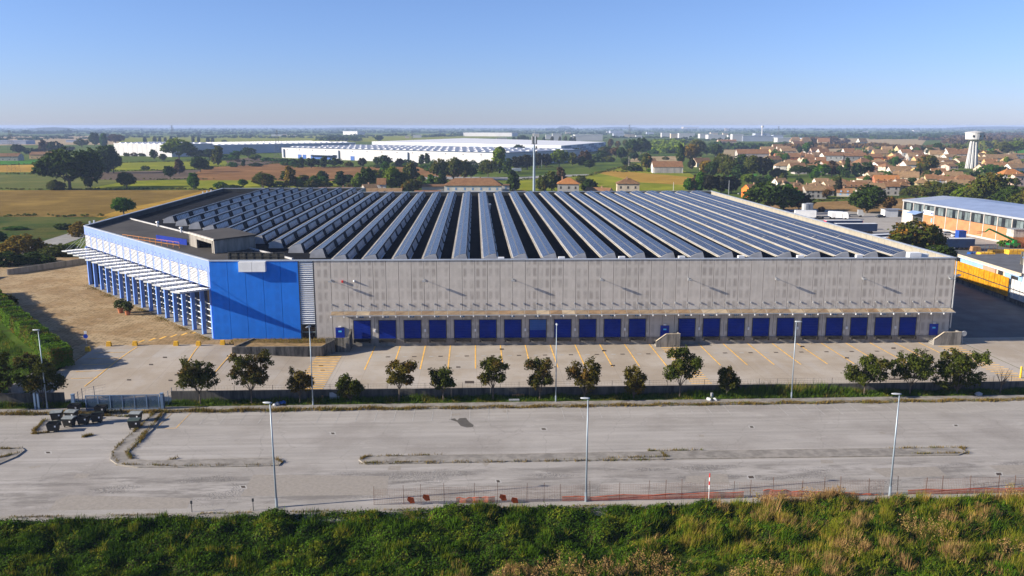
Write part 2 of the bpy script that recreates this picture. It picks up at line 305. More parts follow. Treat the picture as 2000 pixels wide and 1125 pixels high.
field([(192,334),(215,318),(445,314),(440,326),(330,332)], mYG); field([(360,352),(400,327),(560,318),(600,345),(480,352)], mBrown); field([(500,349),(580,326),(900,326),(900,352),(560,354)], mBrown)
field([(-250,286),(-250,268),(240,265),(235,282)], mPale); field([(230,278),(250,267),(880,262),(1000,268),(720,277)], mYG); field([(440,314),(500,306),(560,310),(520,322),(450,324)], mDkBr)
field([(1000,372),(1004,352),(1150,343),(1240,319),(1290,318),(1330,330),(1370,350),(1350,372)], mYG); field([(1160,336),(1200,333),(1420,352),(1350,362),(1250,356)], mGold)
field([(1225,316),(1240,306),(1330,305),(1330,318)], mPale); field([(1408,312),(1415,291),(1650,287),(1650,298),(1500,312)], mPale); field([(1590,283),(1640,270),(1810,272),(1800,284)], mPale)
field([(1560,425),(1570,396),(1790,386),(1800,420),(1700,432)], mSoilR); field([(1490,404),(1500,396),(1580,396),(1580,412)], mSoilR); field([(1410,345),(1430,337),(1480,340),(1470,352)], mGr); field([(1830,300),(1800,288),(1990,278),(2200,290),(2000,300)], mGr)
sheet('road', [G(-60,515),G(145,452),G(172,452),G(178,458),G(-40,535)], mRoad, -.02)
sheet('road', [G(735,353),G(860,350),G(1010,352),G(1090,346),G(1150,343),G(1150,340),G(1080,342),G(1005,346),G(860,345),G(735,349)], mRoad, .01)
sheet('street', [(-170,86.2),(220,86.2),(220,119.6),(-170,119.6)], mA, 0.0)
hsheet('yard', -70.5, 94, 124.3, 157.6, 60, 24, mYard, .004); sheet('yard', [(94,124.3),(230,124.3),(230,157.5),(94,157.5)], mYard, .06); mDriveShade = M('driveway_asphalt_shade', (.095,.105,.115), .9, .2, .25); sheet('driveway', [(94,157.5),(230,157.5),(230,262),(94,330)], mDriveShade, .055)  # driveway asphalt darkened behind the facade line, the building's shadow put into its colour
sheet('lorry_yard', [(94.5,345),(94.5,262.5),(230,262),(260,290),(215,370),(170,420),(120,400)], mA, .045)
MB().prism([(-69.6,153.6),(-43,153.6),(-40,158),(-94,222),(-104,262),(-150,262),(-124,214),(-103.4,187),(-69.6,143.5)], -.1, 1.46).obj('court', mCourt, kind='structure')
def kerb_line(name, pts, w, h, mat, z=0, closed=False):
    mb = MB(); n = len(pts); 
    for i in range(n if closed else n-1):
        mb.wallbox(pts[i], pts[(i+1)%n], w, z, z+h+.0007*(i%3))
    return mb.obj(name, mat, kind='structure')
MB().box(-170,220,120.0,121.9,0,.13).obj('pavement', mWalk, kind='structure'); MB().box(-170,220,119.6,120.0,-.1,.14).obj('kerb', mKerb, kind='structure')
MB().box(-170,220,83.6,85.8,-.05,.13).obj('pavement', mWalk, kind='structure'); MB().box(-170,220,85.8,86.2,-.1,.14).obj('kerb', mKerb, kind='structure')
MB().box(-170,220,121.9,124.0,-.1,.10).obj('verge', mScrub, kind='structure')
# traffic islands with kerbs: outlines on the ground
def island(pts, fillmat=None):
    MB().prism(pts, -.05, .12).obj('traffic_island', fillmat or mWalk, kind='structure'); n = len(pts); c = Vector((sum(p[0] for p in pts)/n, sum(p[1] for p in pts)/n)); kb = MB()
    off = []
    for i in range(n):
        a, b, d = (Vector(pts[(i+k) % n][:2]) for k in (-1,0,1)); t = (d-a).normalized(); off.append(Vector(b)+Vector((t.y,-t.x))*.17)
    for i in range(n):
        j = (i+1) % n; kb.prism([pts[i][:2], off[i], off[j], pts[j][:2]], -.05, .135+.0006*(i%2))
    kb.obj('kerb', mKerb, kind='structure')
isl1 = [G(x,y) for x,y in ((322,803),(296,840),(262,868),(247,884),(252,897),(290,902),(535,896),(551,901),(545,909),(470,911),(270,913),(232,908),(218,898),(220,884),(240,862),(275,832),(306,803))]
isl2 = [G(x,y) for x,y in ((1885,884),(1870,889),(1500,894),(1000,901),(800,905),(712,906),(703,899),(715,893),(820,891),(1000,889),(1400,882),(1872,876))][::-1]
isl3 = [G(x,y) for x,y in ((-60,905),(-40,880),(10,877),(40,876),(46,881),(30,893),(-5,908))][::-1]
def ccw(p): 
    a = sum(p[i-1].x*p[i].y-p[i].x*p[i-1].y for i in range(len(p))); return p if a > 0 else p[::-1]
for q in (isl1, isl2, isl3): island(ccw(q))
# painted bays
def lines(name, segs, w, mat, dz=.012, raised=True, kind='structure'):
    mb = MB()
    for a, b in segs:
        a = Vector(a); b = Vector(b); d = (b-a).normalized(); n = Vector((-d.y,d.x,0))*(w/2); k = 6
        for i in range(k):
            p = a.lerp(b, i/k); q = a.lerp(b, (i+1)/k); z0 = (float(hz(p.x,p.y)) if raised else 0)+dz; z1 = (float(hz(q.x,q.y)) if raised else 0)+dz
            mb.quad((p.x-n.x,p.y-n.y,z0),(q.x-n.x,q.y-n.y,z1),(q.x+n.x,q.y+n.y,z1),(p.x+n.x,p.y+n.y,z0))
    return mb.obj(name, mat, kind=kind)
lines('parking_line', [((-50+2.72*i, 119.3, 0), (-50+2.72*i+.0, 114.4, 0)) for i in range(-3, 60) if i not in (9,21,22,27,33,34,40)], .1, mLine)
lines('parking_line', [((-44.6,119.3,0),(-44.6,113,0)),((-41.9,119.3,0),(-41.9,113,0)),((-44.6,113,0),(-41.9,113,0))], .1, mYel, .012)
bay = [(-24.1+4.78*i) for i in range(1, 24) if i != 13]
lines('bay_line', [((x, 156.2, 0), (x, 140.5, 0)) for x in bay], .22, mYel)
def hatch(x0, x1, y0, y1, n, skew=0): return [((x0+(skew*(1-k/n)), y0+(y1-y0)*k/n, 0), (x1+(skew*(1-k/n)), y0+(y1-y0)*k/n, 0)) for k in range(n+1)]
lines('hatched_walkway', hatch(-29.2,-24.6,128,150,21), .34, mYel, .05); lines('hatched_walkway', hatch(35.0,38.4,128,154,22), .3, mYel); lines('hatched_walkway', hatch(88,92,126,154,22), .32, mYel)
lines('bay_line', [(GH(165,755),GH(268,678)),(GH(350,735),GH(388,676)),(GH(405,745),GH(455,688))], .16, mYel, .04)
lines('bay_line', [(GH(x0,y),GH(x1,y-2)) for x0,x1,y in ((138,192,740),(148,205,726),(160,220,713),(172,232,701),(185,243,690))], .14, mYel, .04)
lines('crossing_mark', [(GH(270+i*21,669-i*3.5,.02),GH(282+i*21,664-i*3.5,.02)) for i in range(6)], .5, mYel, .035)
# ================================================================ the warehouse
ZT = 16.6; ZD = 1.42
def FY(x): return 157.0-(x+30.4)*.0172
def FT(x, d, z): return (x, FY(x)-d, z)         # facade coordinates: d metres out from the wall
W = empty('warehouse', (0,157,0), 'huge beige and blue warehouse with curved solar roofs and a row of loading docks', 'warehouse')
def fpart(name, mat, fn, parent=W, at=None, **k):
    mb = MB(FT); fn(mb); return mb.obj(name, mat, parent, off=Vector(FT(*at)) if at else None, **k)
def atp(name, me, x, d, z, parent=W): return place(name, me, parent, FT(x, d, z), rz=-.0172)
# --- beige precast panels
edges = [-30.4,-27.25,-24.1]+[-24.1+2.39*k for k in range(1,48)]+[91.6]
for a, b in zip(edges, edges[1:]):
    c = (a+b)/2; mb = MB(); w = (b-a)/2-.035
    mb.box(-w, w, -.2, .35, ZD, ZT-.12); atp('wall_panel', mb.mesh('wall_panel', mConc), c, 0, 0)
fpart('joint_backing', mRub, lambda m: m.box(-30.4,91.6,-.34,-.25,0,ZT-.15))
fpart('dock_plinth', mDock, lambda m: m.box(-30.3,91.6,-.2,.26,0,ZD-.03))
fpart('parapet_cap', mCap, lambda m: m.box(-49.8,91.75,-.4,.32,ZT-.12,ZT+.06))
# --- docks
dk = MB()
for i in range(7): dk.box(-1.55,1.55,.02,.07,.012+.5*i,.5*i+.5)
door_me = dk.mesh('dock_door', mDoor); lt = MB()
for i in range(7): lt.box(-1.55,1.55,.02,.07,.012+.5*i,.5*i+.5, 1 if i > 2 else 0)
door_lt = lt.mesh('dock_door', [mDoor,mDoorL])
fr = MB(); fr.box(-1.72,-1.55,-.02,.12,0,3.62).box(1.55,1.72,-.02,.12,0,3.62).box(-1.55,1.55,-.02,.12,3.5,3.62); frame_me = fr.mesh('door_frame', mDark)
lv = MB(); lv.box(-1.6,1.6,-.5,0,-.34,.0).box(-1.6,-1.25,-.72,-.5,-.62,-.05).box(1.25,1.6,-.72,-.5,-.62,-.05).box(-1.2,1.2,-.56,-.5,-.5,-.3); lev_me = lv.mesh('dock_leveller', mRub)
mSign = M('sign_blue', (.02,.12,.32), .5, .05, 1); sg = MB(); sg.box(-.42,.42,-.05,0,0,.6); sign_me = sg.mesh('dock_sign', mSign)
bx = MB(); bx.box(-.17,.17,-.2,0,-.25,.25).box(-.1,.1,-.24,-.2,-.12,.16); box_me = bx.mesh('control_box', mWhite)
def letters(txt, size, mat, depth=.02, bold=.0):
    cu = bpy.data.curves.new('lettering', 'FONT'); cu.body = txt; cu.size = size; cu.align_x = 'CENTER'; cu.extrude = depth/2; cu.offset = bold*size
    o = bpy.data.objects.new('lettering', cu); C.objects.link(o); dg = bpy.context.evaluated_depsgraph_get(); me = bpy.data.meshes.new_from_object(o.evaluated_get(dg)); bpy.data.objects.remove(o); bpy.data.curves.remove(cu)
    me.transform(Matrix.Rotation(R(90),4,'X')); me.materials.clear(); me.materials.append(mat); return me
num = 0
for i in range(23):
    if i == 12: continue
    num += 1; x = -21.7+4.78*i
    d = atp('dock_door', door_lt if num == 8 else door_me, x, .27, ZD+.02)
    if num == 8: d['label'] = 'dock door with faded light blue upper half'
    place('door_frame', frame_me, d, FT(x,.22,ZD+.02), 0); place('dock_leveller', lev_me, d, FT(x,.22,ZD-.02), 0)
    s = atp('dock_sign', sign_me, x-.05, .26, 5.55); [place('digit', letters(ch, .55, mWhite), s, FT(x-.05+.34*(j-(len(str(num))-1)/2), .32, 5.65)) for j, ch in enumerate(str(num))]
    if num % 2: atp('control_box', box_me, x+2.39, .22, 3.0)
for x, nm in ((-28+2.1,0),(36.2,1),(88.6,2)):
    m = MB(); m.box(-.85,.85,-.08,0,0,2.25); d = atp('side_door', m.mesh('side_door', M('door_blue', (.008,.03,.30), .4, .1, .6)), x, .26, ZD); m = MB(); m.box(-.3,.3,-.03,0,1.35,1.65); place('notice', m.mesh('notice', M('sky_blue_notice', (.1,.5,.8), .5, .05, 1)), d, FT(x,.35,ZD))
    m = MB(); m.box(-.28,.28,-.16,0,2.32,2.5); place('door_lamp', m.mesh('door_lamp', mWhite), d, FT(x,.26,ZD))
# --- long canopy over the docks with tie rods
CN = [-26.9+2.39*k for k in range(50)]
fpart('canopy_beam', mSteel, lambda m: (m.box(-27.3,91.4,.23,.5,6.62,6.95), m.box(-27.3,91.4,2.28,2.4,6.28,6.46)))
for k in range(0, 49):
    m = MB(); a = -27.3+2.422*k; hw = 1.195
    m.add([(-hw,-.5,6.78),(hw,-.5,6.78),(hw,-2.28,6.42),(-hw,-2.28,6.42),(-hw,-.5,6.84),(hw,-.5,6.84),(hw,-2.28,6.48),(-hw,-2.28,6.48)], [(0,1,2,3),(7,6,5,4),(0,4,5,1),(1,5,6,2),(2,6,7,3),(3,7,4,0)])
    if k == 0: cps = [m.mesh('canopy_sheet', x) for x in (mCanop, M('canopy_pale',(.36,.29,.20),.7,.2,.4), M('canopy_brown',(.24,.16,.09),.7,.3,.4))]
    atp('canopy_sheet', random.choices(cps, (5,2,2))[0], a+1.2, 0, 0)
m = MB(); m.tube((0,-.3,8.1),(.12,-2.35,6.5),.022,n=4).box(-.11,.11,-.38,-.2,7.98,8.25); rod_me = m.mesh('tie_rod', mSteel)
m = MB(); m.box(-.09,.09,-.09,.09,-.12,.05).box(-.04,.04,-.04,.04,.05,.2); clamp_me = m.mesh('canopy_lamp', mWhite)
for k in range(50):
    x = -27.25+2.42*k
    if x > 91.3: continue
    atp('tie_rod', rod_me, x, 0, 0); atp('canopy_lamp', clamp_me, x+.12, 2.55, 6.2)
# --- flood lamps on arms, siren, dome
m = MB(); m.tube((0,-.2,.05),(0,-1.0,.0),.05,n=6).box(-.34,.34,-1.4,-.9,-.14,.08).box(-.1,.1,-.3,-.18,-.2,.2); lamp_me = m.mesh('flood_lamp', mSteel)
for x in [-27.25]+[-24.1+2.39*(6+7*k) for k in range(7)]: atp('flood_lamp', lamp_me, x, 0, 12.75)
m = MB(); m.box(-.15,.15,-.3,0,-.2,.2); atp('siren', m.mesh('siren', mRed), -25.1, .2, 12.55)
m = MB(); m.tube((0,0,0),(0,-.3,0),.2,.16,10).tube((0,-.3,0),(0,-.42,0),.16,.05,10); atp('dome_lamp', m.mesh('dome_lamp', mWhite), -22.9, .2, 12.6)
# --- louvre strip above the office door
fpart('louvre_recess', mRub, lambda m: m.box(-33.3,-30.45,-.9,-.6,0,ZT-.15))
m = MB(); m.add([(-1.36,.15,0),(1.36,.15,0),(1.36,-.18,-.22),(-1.36,-.18,-.22),(-1.36,.15,.05),(1.36,.15,.05),(1.36,-.18,-.17),(-1.36,-.18,-.17)],[(0,1,2,3),(7,6,5,4),(0,4,5,1),(1,5,6,2),(2,6,7,3),(3,7,4,0)]); sl_me = m.mesh('louvre_slat', mLouv)
for k in range(31): atp('louvre_slat', sl_me, -31.88, 0, 4.6+.395*k)
fpart('louvre_post', mDark, lambda m: (m.box(-33.3,-33.2,-.5,.22,0,ZT-.15), m.box(-30.55,-30.42,-.5,.22,0,ZT-.15)))
m = MB(); m.box(-1.35,1.35,0,.1,1.46,4.2); g = atp('glass_door', m.mesh('glass_door', mGlass), -31.88, -.2, 0)
m = MB()
for x in (-1.36,-.06,1.24): m.box(x,x+.14,-.1,0,1.46,4.3)
m.box(-1.36,1.38,-.1,0,4.15,4.38).box(-1.36,1.38,-.099,0,2.65,2.8); place('door_frame', m.mesh('door_frame', M('green_frame',(.25,.30,.30),.5,.1,1)), g, FT(-31.88,-.2,0), 0)
# --- blue corner
bl = [-49.75+3.29*k for k in range(6)]
for a, b in zip(bl, bl[1:]):
    m = MB(); m.box(-(b-a)/2+.03,(b-a)/2-.03,-.22,.35,0,ZT-.12); atp('blue_panel', m.mesh('blue_panel', mBlue), (a+b)/2, 0, 0)
for k in range(2):
    m = MB(); m.box(-1.22,1.22,-1.1,-.222,14.6,16.45); atp('white_board', m.mesh('white_board', mWhite), -42.9+2.5*k, 0, 0)
# --- the long office front, running back at an angle
A0 = Vector((-49.8,157.35)); A1 = Vector((-98.8,215.6)); dA = (A1-A0).normalized(); nA = Vector((-dA.y, dA.x)); nA = nA if nA.x < 0 else -nA; LA = (A1-A0).length
def AT(s, d, z): p = A0+dA*s+nA*d; return (p.x, p.y, z)
def apart(name, mat, fn, parent=W, **k):
    mb = MB(AT); fn(mb); return mb.obj(name, mat, parent, **k)
mSlat = M('slat_white', (.55,.56,.58), .5, .08, .5); NB = 16; bw = (LA-.8)/NB; Z0, ZC = 1.46, 11.5
apart('parapet_cap', mCap, lambda m: m.box(0,LA,-.35,.1,ZT-.12,ZT+.06))
apart('floor_slab', mDock, lambda m: m.box(0,LA,-4.5,.4,0,1.56)); apart('inner_wall', mLBlue, lambda m: m.box(0,LA,-5.0,-4.5,0,14.5))
for k in range(8):
    apart('blue_panel', mLBlue, lambda m: m.box(LA*k/8+.03, LA*(k+1)/8-.03, -.3, 0, 14.4, ZT-.12))
for k in range(NB+1):
    s = .2+bw*k
    if k < NB: apart('pier', mLBlue, lambda m: m.box(s-.0,s+.9,-.3,0,ZC,14.4))
    apart('column', mBlueCol, lambda m: m.box(s-.05,s+.5,-.62,.12,Z0+.1,ZC-.2))
sl = MB(); sl.box(-(bw-.95)/2,(bw-.95)/2,-.06,.1,0,.14)
for k in range(NB):
    s0 = .2+bw*k+.92; s1 = .2+bw*(k+1)-.02; bk = apart('louvre_bank', mDark, lambda m: m.box(s0,s1,-.35,-.25,ZC,14.38))
    for j in range(9): apart('louvre_slat', mSlat, lambda m: m.box(s0,s1,-.22,.06,ZC+.06+j*.32,ZC+.21+j*.32), bk)
    # tilted corrugated awning fin with its two rods
    z = ZC-.75; f = MB(AT); n = 20; d0, d1 = .05, 5.6; dd = (d1-d0)/n; a, b = s0-.98, s1-.25
    for j in range(n):
        y0 = d0+dd*j; h = .05*(j % 2)
        f.add([(a,y0,z+.5+h),(b,y0,z+.05+h),(b,y0+dd,z+.05+h),(a,y0+dd,z+.5+h),(a,y0,z+.56+h),(b,y0,z+.11+h),(b,y0+dd,z+.11+h),(a,y0+dd,z+.56+h)],[(0,1,2,3),(7,6,5,4),(0,4,5,1),(1,5,6,2),(2,6,7,3),(3,7,4,0)])
    aw = f.obj('awning', mWhite, W); apart('awning_beam', mCap, lambda m: m.add([(a,d1,z+.3),(b,d1,z-.15),(b,d1+.25,z-.15),(a,d1+.25,z+.3),(a,d1,z+.62),(b,d1,z+.17),(b,d1+.25,z+.17),(a,d1+.25,z+.62)],[(3,2,1,0),(4,5,6,7),(0,1,5,4),(1,2,6,5),(2,3,7,6),(3,0,4,7)]), aw)
    apart('awning_edge', mCap, lambda m: m.box(a-.08,a-.002,d0,d1+.2,z+.28,z+.49), aw)
    for q in (.2,.8):
        sq = a+(b-a)*q; apart('tie_rod', mSteel, lambda m: (m.tube((sq,.02,15.3),(sq,d1-.4,z+.85-.7*q),.03,n=5), m.tube((sq,.02,15.3),(sq+.5,d1*.45,z+.8-.7*q),.025,n=4)), aw)
    gl = apart('office_glass', mGlass, lambda m: m.box(s0-.3,s1-.05,-2.6,-2.5,1.56,ZC-.25))
    for j in range(5): apart('glazing_bar', mWhite, lambda m: m.box(s0-.3,s1-.05,-2.44,-2.3,1.9+j*1.25,2.04+j*1.25), gl)
apart('soffit', mLBlue, lambda m: m.box(0,LA,-2.6,-.31,ZC-.2,ZC-.02))
# --- other walls, roof deck
XR, YB, YB2, XL, XS = 91.6, 323, 345.5, -102.0, -44.5
def wpart(name, mat, fn, **k):
    mb = MB(); fn(mb); return mb.obj(name, mat, W, **k)
YF = FY(91.6)+.35
npn = 56
for k in range(npn):
    y0 = YF+(YB-YF)*k/npn; y1 = YF+(YB-YF)*(k+1)/npn; m = MB(); m.box(-.35,.0,.03,y1-y0-.03,0,ZT-.12)
    if k == 0: side_me = m.mesh('wall_panel', mConcS)
    place('wall_panel', side_me, W, (XR,y0,0))
wpart('parapet_cap', mCap, lambda m: (m.box(XR-.55,XR+.12,YF,YB+.2,ZT-.12,ZT+.06)))
wpart('back_wall', mConcS, lambda m: (m.box(XS,XR-.36,YB-.35,YB,0,ZT-.12), m.box(XS-.35,XS,YB-.35,YB2,0,ZT-.12), m.box(XL,XS-.36,YB2-.35,YB2,0,ZT-.12)))
wpart('parapet_cap', mCap, lambda m: (m.box(XS-.3,XR-.56,YB-.45,YB+.12,ZT-.12,ZT+.06), m.box(XS-.45,XS-.31,YB-.45,YB2+.12,ZT-.12,ZT+.06), m.box(XL-.1,XS-.46,YB2-.45,YB2+.12,ZT-.12,ZT+.06)))
wpart('side_wall', mConcS, lambda m: m.wallbox((A1.x,A1.y+.2),(XL,YB2-.36),-.35,0,ZT-.12)); wpart('parapet_cap', mCap, lambda m: m.wallbox((A1.x-.1,A1.y),(XL-.1,YB2),-.6,ZT-.121,ZT+.055))
ZR = 15.15; mLin = M('parapet_felt_shade', (.035,.042,.045), .9, .3, .3)
wpart('roof_deck', mRoof, lambda m: (m.prism([(-33.4,157.4),(XR-.4,155.6),(XR-.4,YB-.4),(XS-.4,YB-.4),(XS-.4,YB2-.4),(XL+.4,YB2-.4),(A1.x+.5,A1.y+.3),(-49.3,157.6)],ZR-.3,ZR)))
wpart('parapet_lining', mLin, lambda m: (m.box(XS,XR-.4,YB-.75,YB-.46,ZR,ZT-.13), m.box(XL+.4,XS-.5,YB2-.75,YB2-.46,ZR,ZT-.13), m.wallbox((A1.x+.38,A1.y+.3),(XL+.38,YB2-.5),-.3,ZR,ZT-.13)))  # felt on back and left only, its dark tone painting their shade
# office end roof in grey felt, divided from the vaults by a low kerb
dg0 = Vector((-36.0,164.2)); dg1 = Vector((-97.5,240.4))
wpart('office_roof', mRoofL, lambda m: m.prism([(-49.0,157.9),(-36.2,157.7),(dg0.x,dg0.y),(dg1.x,dg1.y),(A1.x+.6,A1.y+.6)],ZR,ZR+.45)); wpart('roof_kerb', mVault, lambda m: m.wallbox(dg0,dg1,-.35,ZR,ZR+.75))
# --- vaults with solar panels
PX = [-25.0+5.78*i for i in range(-10, 20)]
prof = [(-2.5,1.0),(-2.05,1.28),(-1.5,1.52),(-.9,1.71),(-.35,1.82),(.0,1.86)]          # curved top from gutter to ridge
pv_rows = [((-2.4,1.11),(-1.28,1.66)),((-1.22,1.69),(.02,1.93))]
def pv_geo(mb, y0, y1, row):
    (x0,z0),(x1,z1) = pv_rows[row]; dx, dz = x1-x0, z1-z0; L = math.hypot(dx,dz); ux, uz = dx/L, dz/L; nx, nz = -uz, ux; e = .06
    P = lambda s, h, y: (x0+ux*s+nx*h, y, z0+uz*s+nz*h)
    mb.add([P(0,0,y0),P(0,0,y1),P(L,0,y1),P(L,0,y0),P(0,.05,y0),P(0,.05,y1),P(L,.05,y1),P(L,.05,y0)],[(4,7,6,5),(0,4,5,1),(1,5,6,2),(2,6,7,3),(3,7,4,0)],1)
    mb.add([P(e,.054,y0+e),P(L-e,.054,y0+e),P(L-e,.054,y1-e),P(e,.054,y1-e)],[(0,1,2,3)],0)
pvm = []
for r_ in (0,1):
    m = MB(); pv_geo(m, 0, 1.0, r_); pvm.append(m.mesh('solar_panel', [mPV,mPVF]))
m = MB()                                              # six-light skylight in the ridge wall
m.add([(.06,0,1.64),(.06,9.4,1.64),(.46,9.4,.45),(.46,0,.45)],[(0,1,2,3)],0)
for j in range(8):
    y = j*9.4/7; m.add([(.06,y-.06,1.62),(.06,y+.06,1.62),(.46,y+.06,.45),(.46,y-.06,.45),(.12,y-.06,1.64),(.12,y+.06,1.64),(.52,y+.06,.47),(.52,y-.06,.47)],[(4,5,6,7),(0,4,7,3),(1,2,6,5)],1)
m.add([(.1,-.1,1.6),(.1,9.5,1.6),(.16,9.5,1.72),(.16,-.1,1.72)],[(0,1,2,3)],1).box(.42,.64,-.1,9.5,.33,.45,1); win_me = m.mesh('skylight', [mGlassV,mCap])
mCapB = M('gable_concrete', (.40,.41,.43), .7, .15, .5); rest = MB(); npv = 0
for i, px in enumerate(PX):
    y0 = 160.6 if px > -28 else 169.3+(-31-px)*1.235; y1 = YB-2.6 if px > XS+1 else YB2-2.6; n = max(2, round((y1-y0)/13.2)); L = y1-y0
    v = MB(); np_ = len(prof); v.add([(x,0,z) for x,z in prof]+[(x,L,z) for x,z in prof],[(k,k+1,np_+k+1,np_+k) for k in range(np_-1)],0)
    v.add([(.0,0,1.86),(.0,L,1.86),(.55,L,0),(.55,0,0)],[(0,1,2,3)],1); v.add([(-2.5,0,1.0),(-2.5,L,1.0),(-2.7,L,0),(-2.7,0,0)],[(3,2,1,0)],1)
    gb = [(x,-.02,z) for x,z in prof]+[(.55,-.02,0),(-2.7,-.02,0)]; v.add(gb,[tuple(range(len(gb)-1,-1,-1))],2); v.add([(x,L+.02,z) for x,y,z in gb],[tuple(range(len(gb)))],2)
    vo = v.obj('roof_vault', [mVault,mClad,mCapB], W, off=Vector((0,0,0))); vo.location = (px,y0-157,ZR)
    st = MB(); sec = max(1, round(L/8.8))
    for k in range(sec): st.box(-2.80,-2.5,L*k/sec+.05,L*(k+1)/sec-.05,.92,1.03)
    st.obj('gutter_flashing', mStrip, vo, off=Vector((px,y0,ZR))).data.transform(Matrix.Translation((px,y0,ZR)))
    pit = L/n
    for k in range(n):
        if pit < 9.5 and k % 1: continue
        place('skylight', win_me, vo, (px, y0+pit*k+(pit-9.4)*.62, ZR))
    first = 5 if px > -28 else 4
    for r_ in (0,1):
        y = y0+.15; k = 0
        while y < y1-1.2:
            if k < first: place('solar_panel', pvm[r_], vo, (px,y,ZR)); npv += 1
            else:
                b = MB(); pv_geo(b, 0, 1.0, r_); rest.add([(a+px,c+y,d+ZR) for a,c,d in b.v], b.f[:5], 1); rest.add([(a+px,c+y,d+ZR) for a,c,d in b.v], b.f[5:], 0)
            y += 1.02+(.35 if k % 26 == 25 else 0); k += 1
rest.obj('solar_panel_rows', [mPV,mPVF], W, kind='stuff')
# --- roof house, railings and small things on the roof
c0, c1, c2 = Vector((-53.4,172.7)), Vector((-47.1,180.7)), Vector((-62.6,185.2)); c3 = c1+c2-c0
ph = wpart('roof_house', mDock, lambda m: (m.prism([c0,c1,c1+(c3-c1)*.04,c0+(c2-c0)*.04],ZR+.45,18.3), m.prism([c1+(c3-c1)*.04,c3,c3-(c3-c2)*.04,c1+(c3-c1)*.04-(c3-c2)*.04],ZR+.45,18.3), m.prism([c2,c2+(c0-c2)*.32,c2+(c0-c2)*.32+(c1-c0)*.06,c2+(c1-c0)*.06],ZR+.45,18.3), m.prism([c0+(c2-c0)*.06,c0+(c2-c0)*.1,c0+(c2-c0)*.1+(c1-c0)*.05,c0+(c2-c0)*.06+(c1-c0)*.05],ZR+.45,18.3), m.prism([c2+(c0-c2)*.32,c0+(c2-c0)*.1,c0+(c2-c0)*.1+(c1-c0)*.05,c2+(c0-c2)*.32+(c1-c0)*.05],17.5,18.3), m.prism([c3,c2,c2+(c0-c2)*.05,c3+(c0-c2)*.05],ZR+.45,18.3)))
MB().prism([c0+(c0-c3)*.02,c1+(c1-c2)*.02,c3+(c3-c0)*.02,c2+(c2-c1)*.02],18.31,18.55).obj('roof_slab', mRoofL, ph)
MB().prism([c0+(c0-c3)*.03,c0+(c0-c3)*.03+(c2-c0)*1.04,c2+(c2-c1)*.0+(c1-c0)*.02,c0+(c1-c0)*.02][::-1],18.3,18.62).obj('roof_edge', mConc, ph)
def railing(pts, z, h, mat, post=2.2, rails=(1,.5), board=None, name='roof_railing'):
    m = MB(); 
    for a, b in zip(pts, pts[1:]):
        a = Vector(a); b = Vector(b); n = max(1, round((b-a).length/post))
        for k in range(n+1): p = a.lerp(b, k/n); m.tube((p.x,p.y,z),(p.x,p.y,z+h),.05,n=5)
        for q in rails: m.tube((a.x,a.y,z+h*q),(b.x,b.y,z+h*q),.04,n=5)
    return m.obj(name, mat, W)
mOr = M('orange_rail', (.55,.22,.05), .6, .1, 1)
railing([c2+(c1-c0)*-.35+Vector((1.5,-1.5)),c2+Vector((-16,12.5))-(c1-c0)*.35], ZR+.45, 1.3, mOr)
bb = c2+Vector((-.6,.5)); wpart('blue_board', mDoor, lambda m: m.wallbox(bb,bb+Vector((-9.6,8.2)),.12,ZR+.45,ZR+1.75))
railing([(-48.3,164.4),(-37.2,163.4)], ZR+.45, 1.5, mDark, 1.55); wpart('screen_mesh', M('dark_mesh', (.035,.035,.03), .8, .2, 2), lambda m: [m.wallbox((-48.3+k*1.585,164.5-k*.143),(-48.3+k*1.585+1.5,164.5-k*.143-.135),.04,ZR+.5,ZR+1.85) for k in range(7)])
for k in range(3): wpart('ladder_post', mWhite, lambda m: m.box(-101.4,-101.1,318+k*5,318.5+k*5,ZR,17.3))
for k in range(2): wpart('ladder_post', mWhite, lambda m: m.box(-99.0,-98.7,219+k*2.5,219.4+k*2.5,ZR,17.3))
for X, Y in ((-72.3,208.6),(-82.7,221.6),(-56.6,189.6),(4.6,268)): wpart('roof_vent', mWhite, lambda m: (m.tube((X,Y,ZR),(X,Y,ZR+1.5),.22,n=8), m.tube((X,Y,ZR+1.5),(X,Y,ZR+1.8),.5,.35,8)))
wpart('roof_unit', mWhite, lambda m: (m.box(83.9,86.2,157.2,158.6,ZR,17.2), m.box(86.4,87.8,157.4,158.4,ZR,16.95)))
for k in range(8): wpart('roof_hatch', mWhite, lambda m: m.box(4.2+k*11.56,5.4+k*11.56,157.4,158.2,ZT-.8,ZT+.2))
wpart('downpipe', mSteel, lambda m: (m.tube((91.9,154.75,2.8),(91.9,154.75,ZT-.1),.14,n=8)))
wpart('gutter_head', mDark, lambda m: m.box(91.65,92.1,154.4,155.2,ZT-.6,ZT+.02)); wpart('corner_lamp', mWhite, lambda m: (m.box(91.7,92.9,155,155.3,13.2-.3,13.2), m.box(92.6,93.1,154.9,155.4,13.0,13.3)))
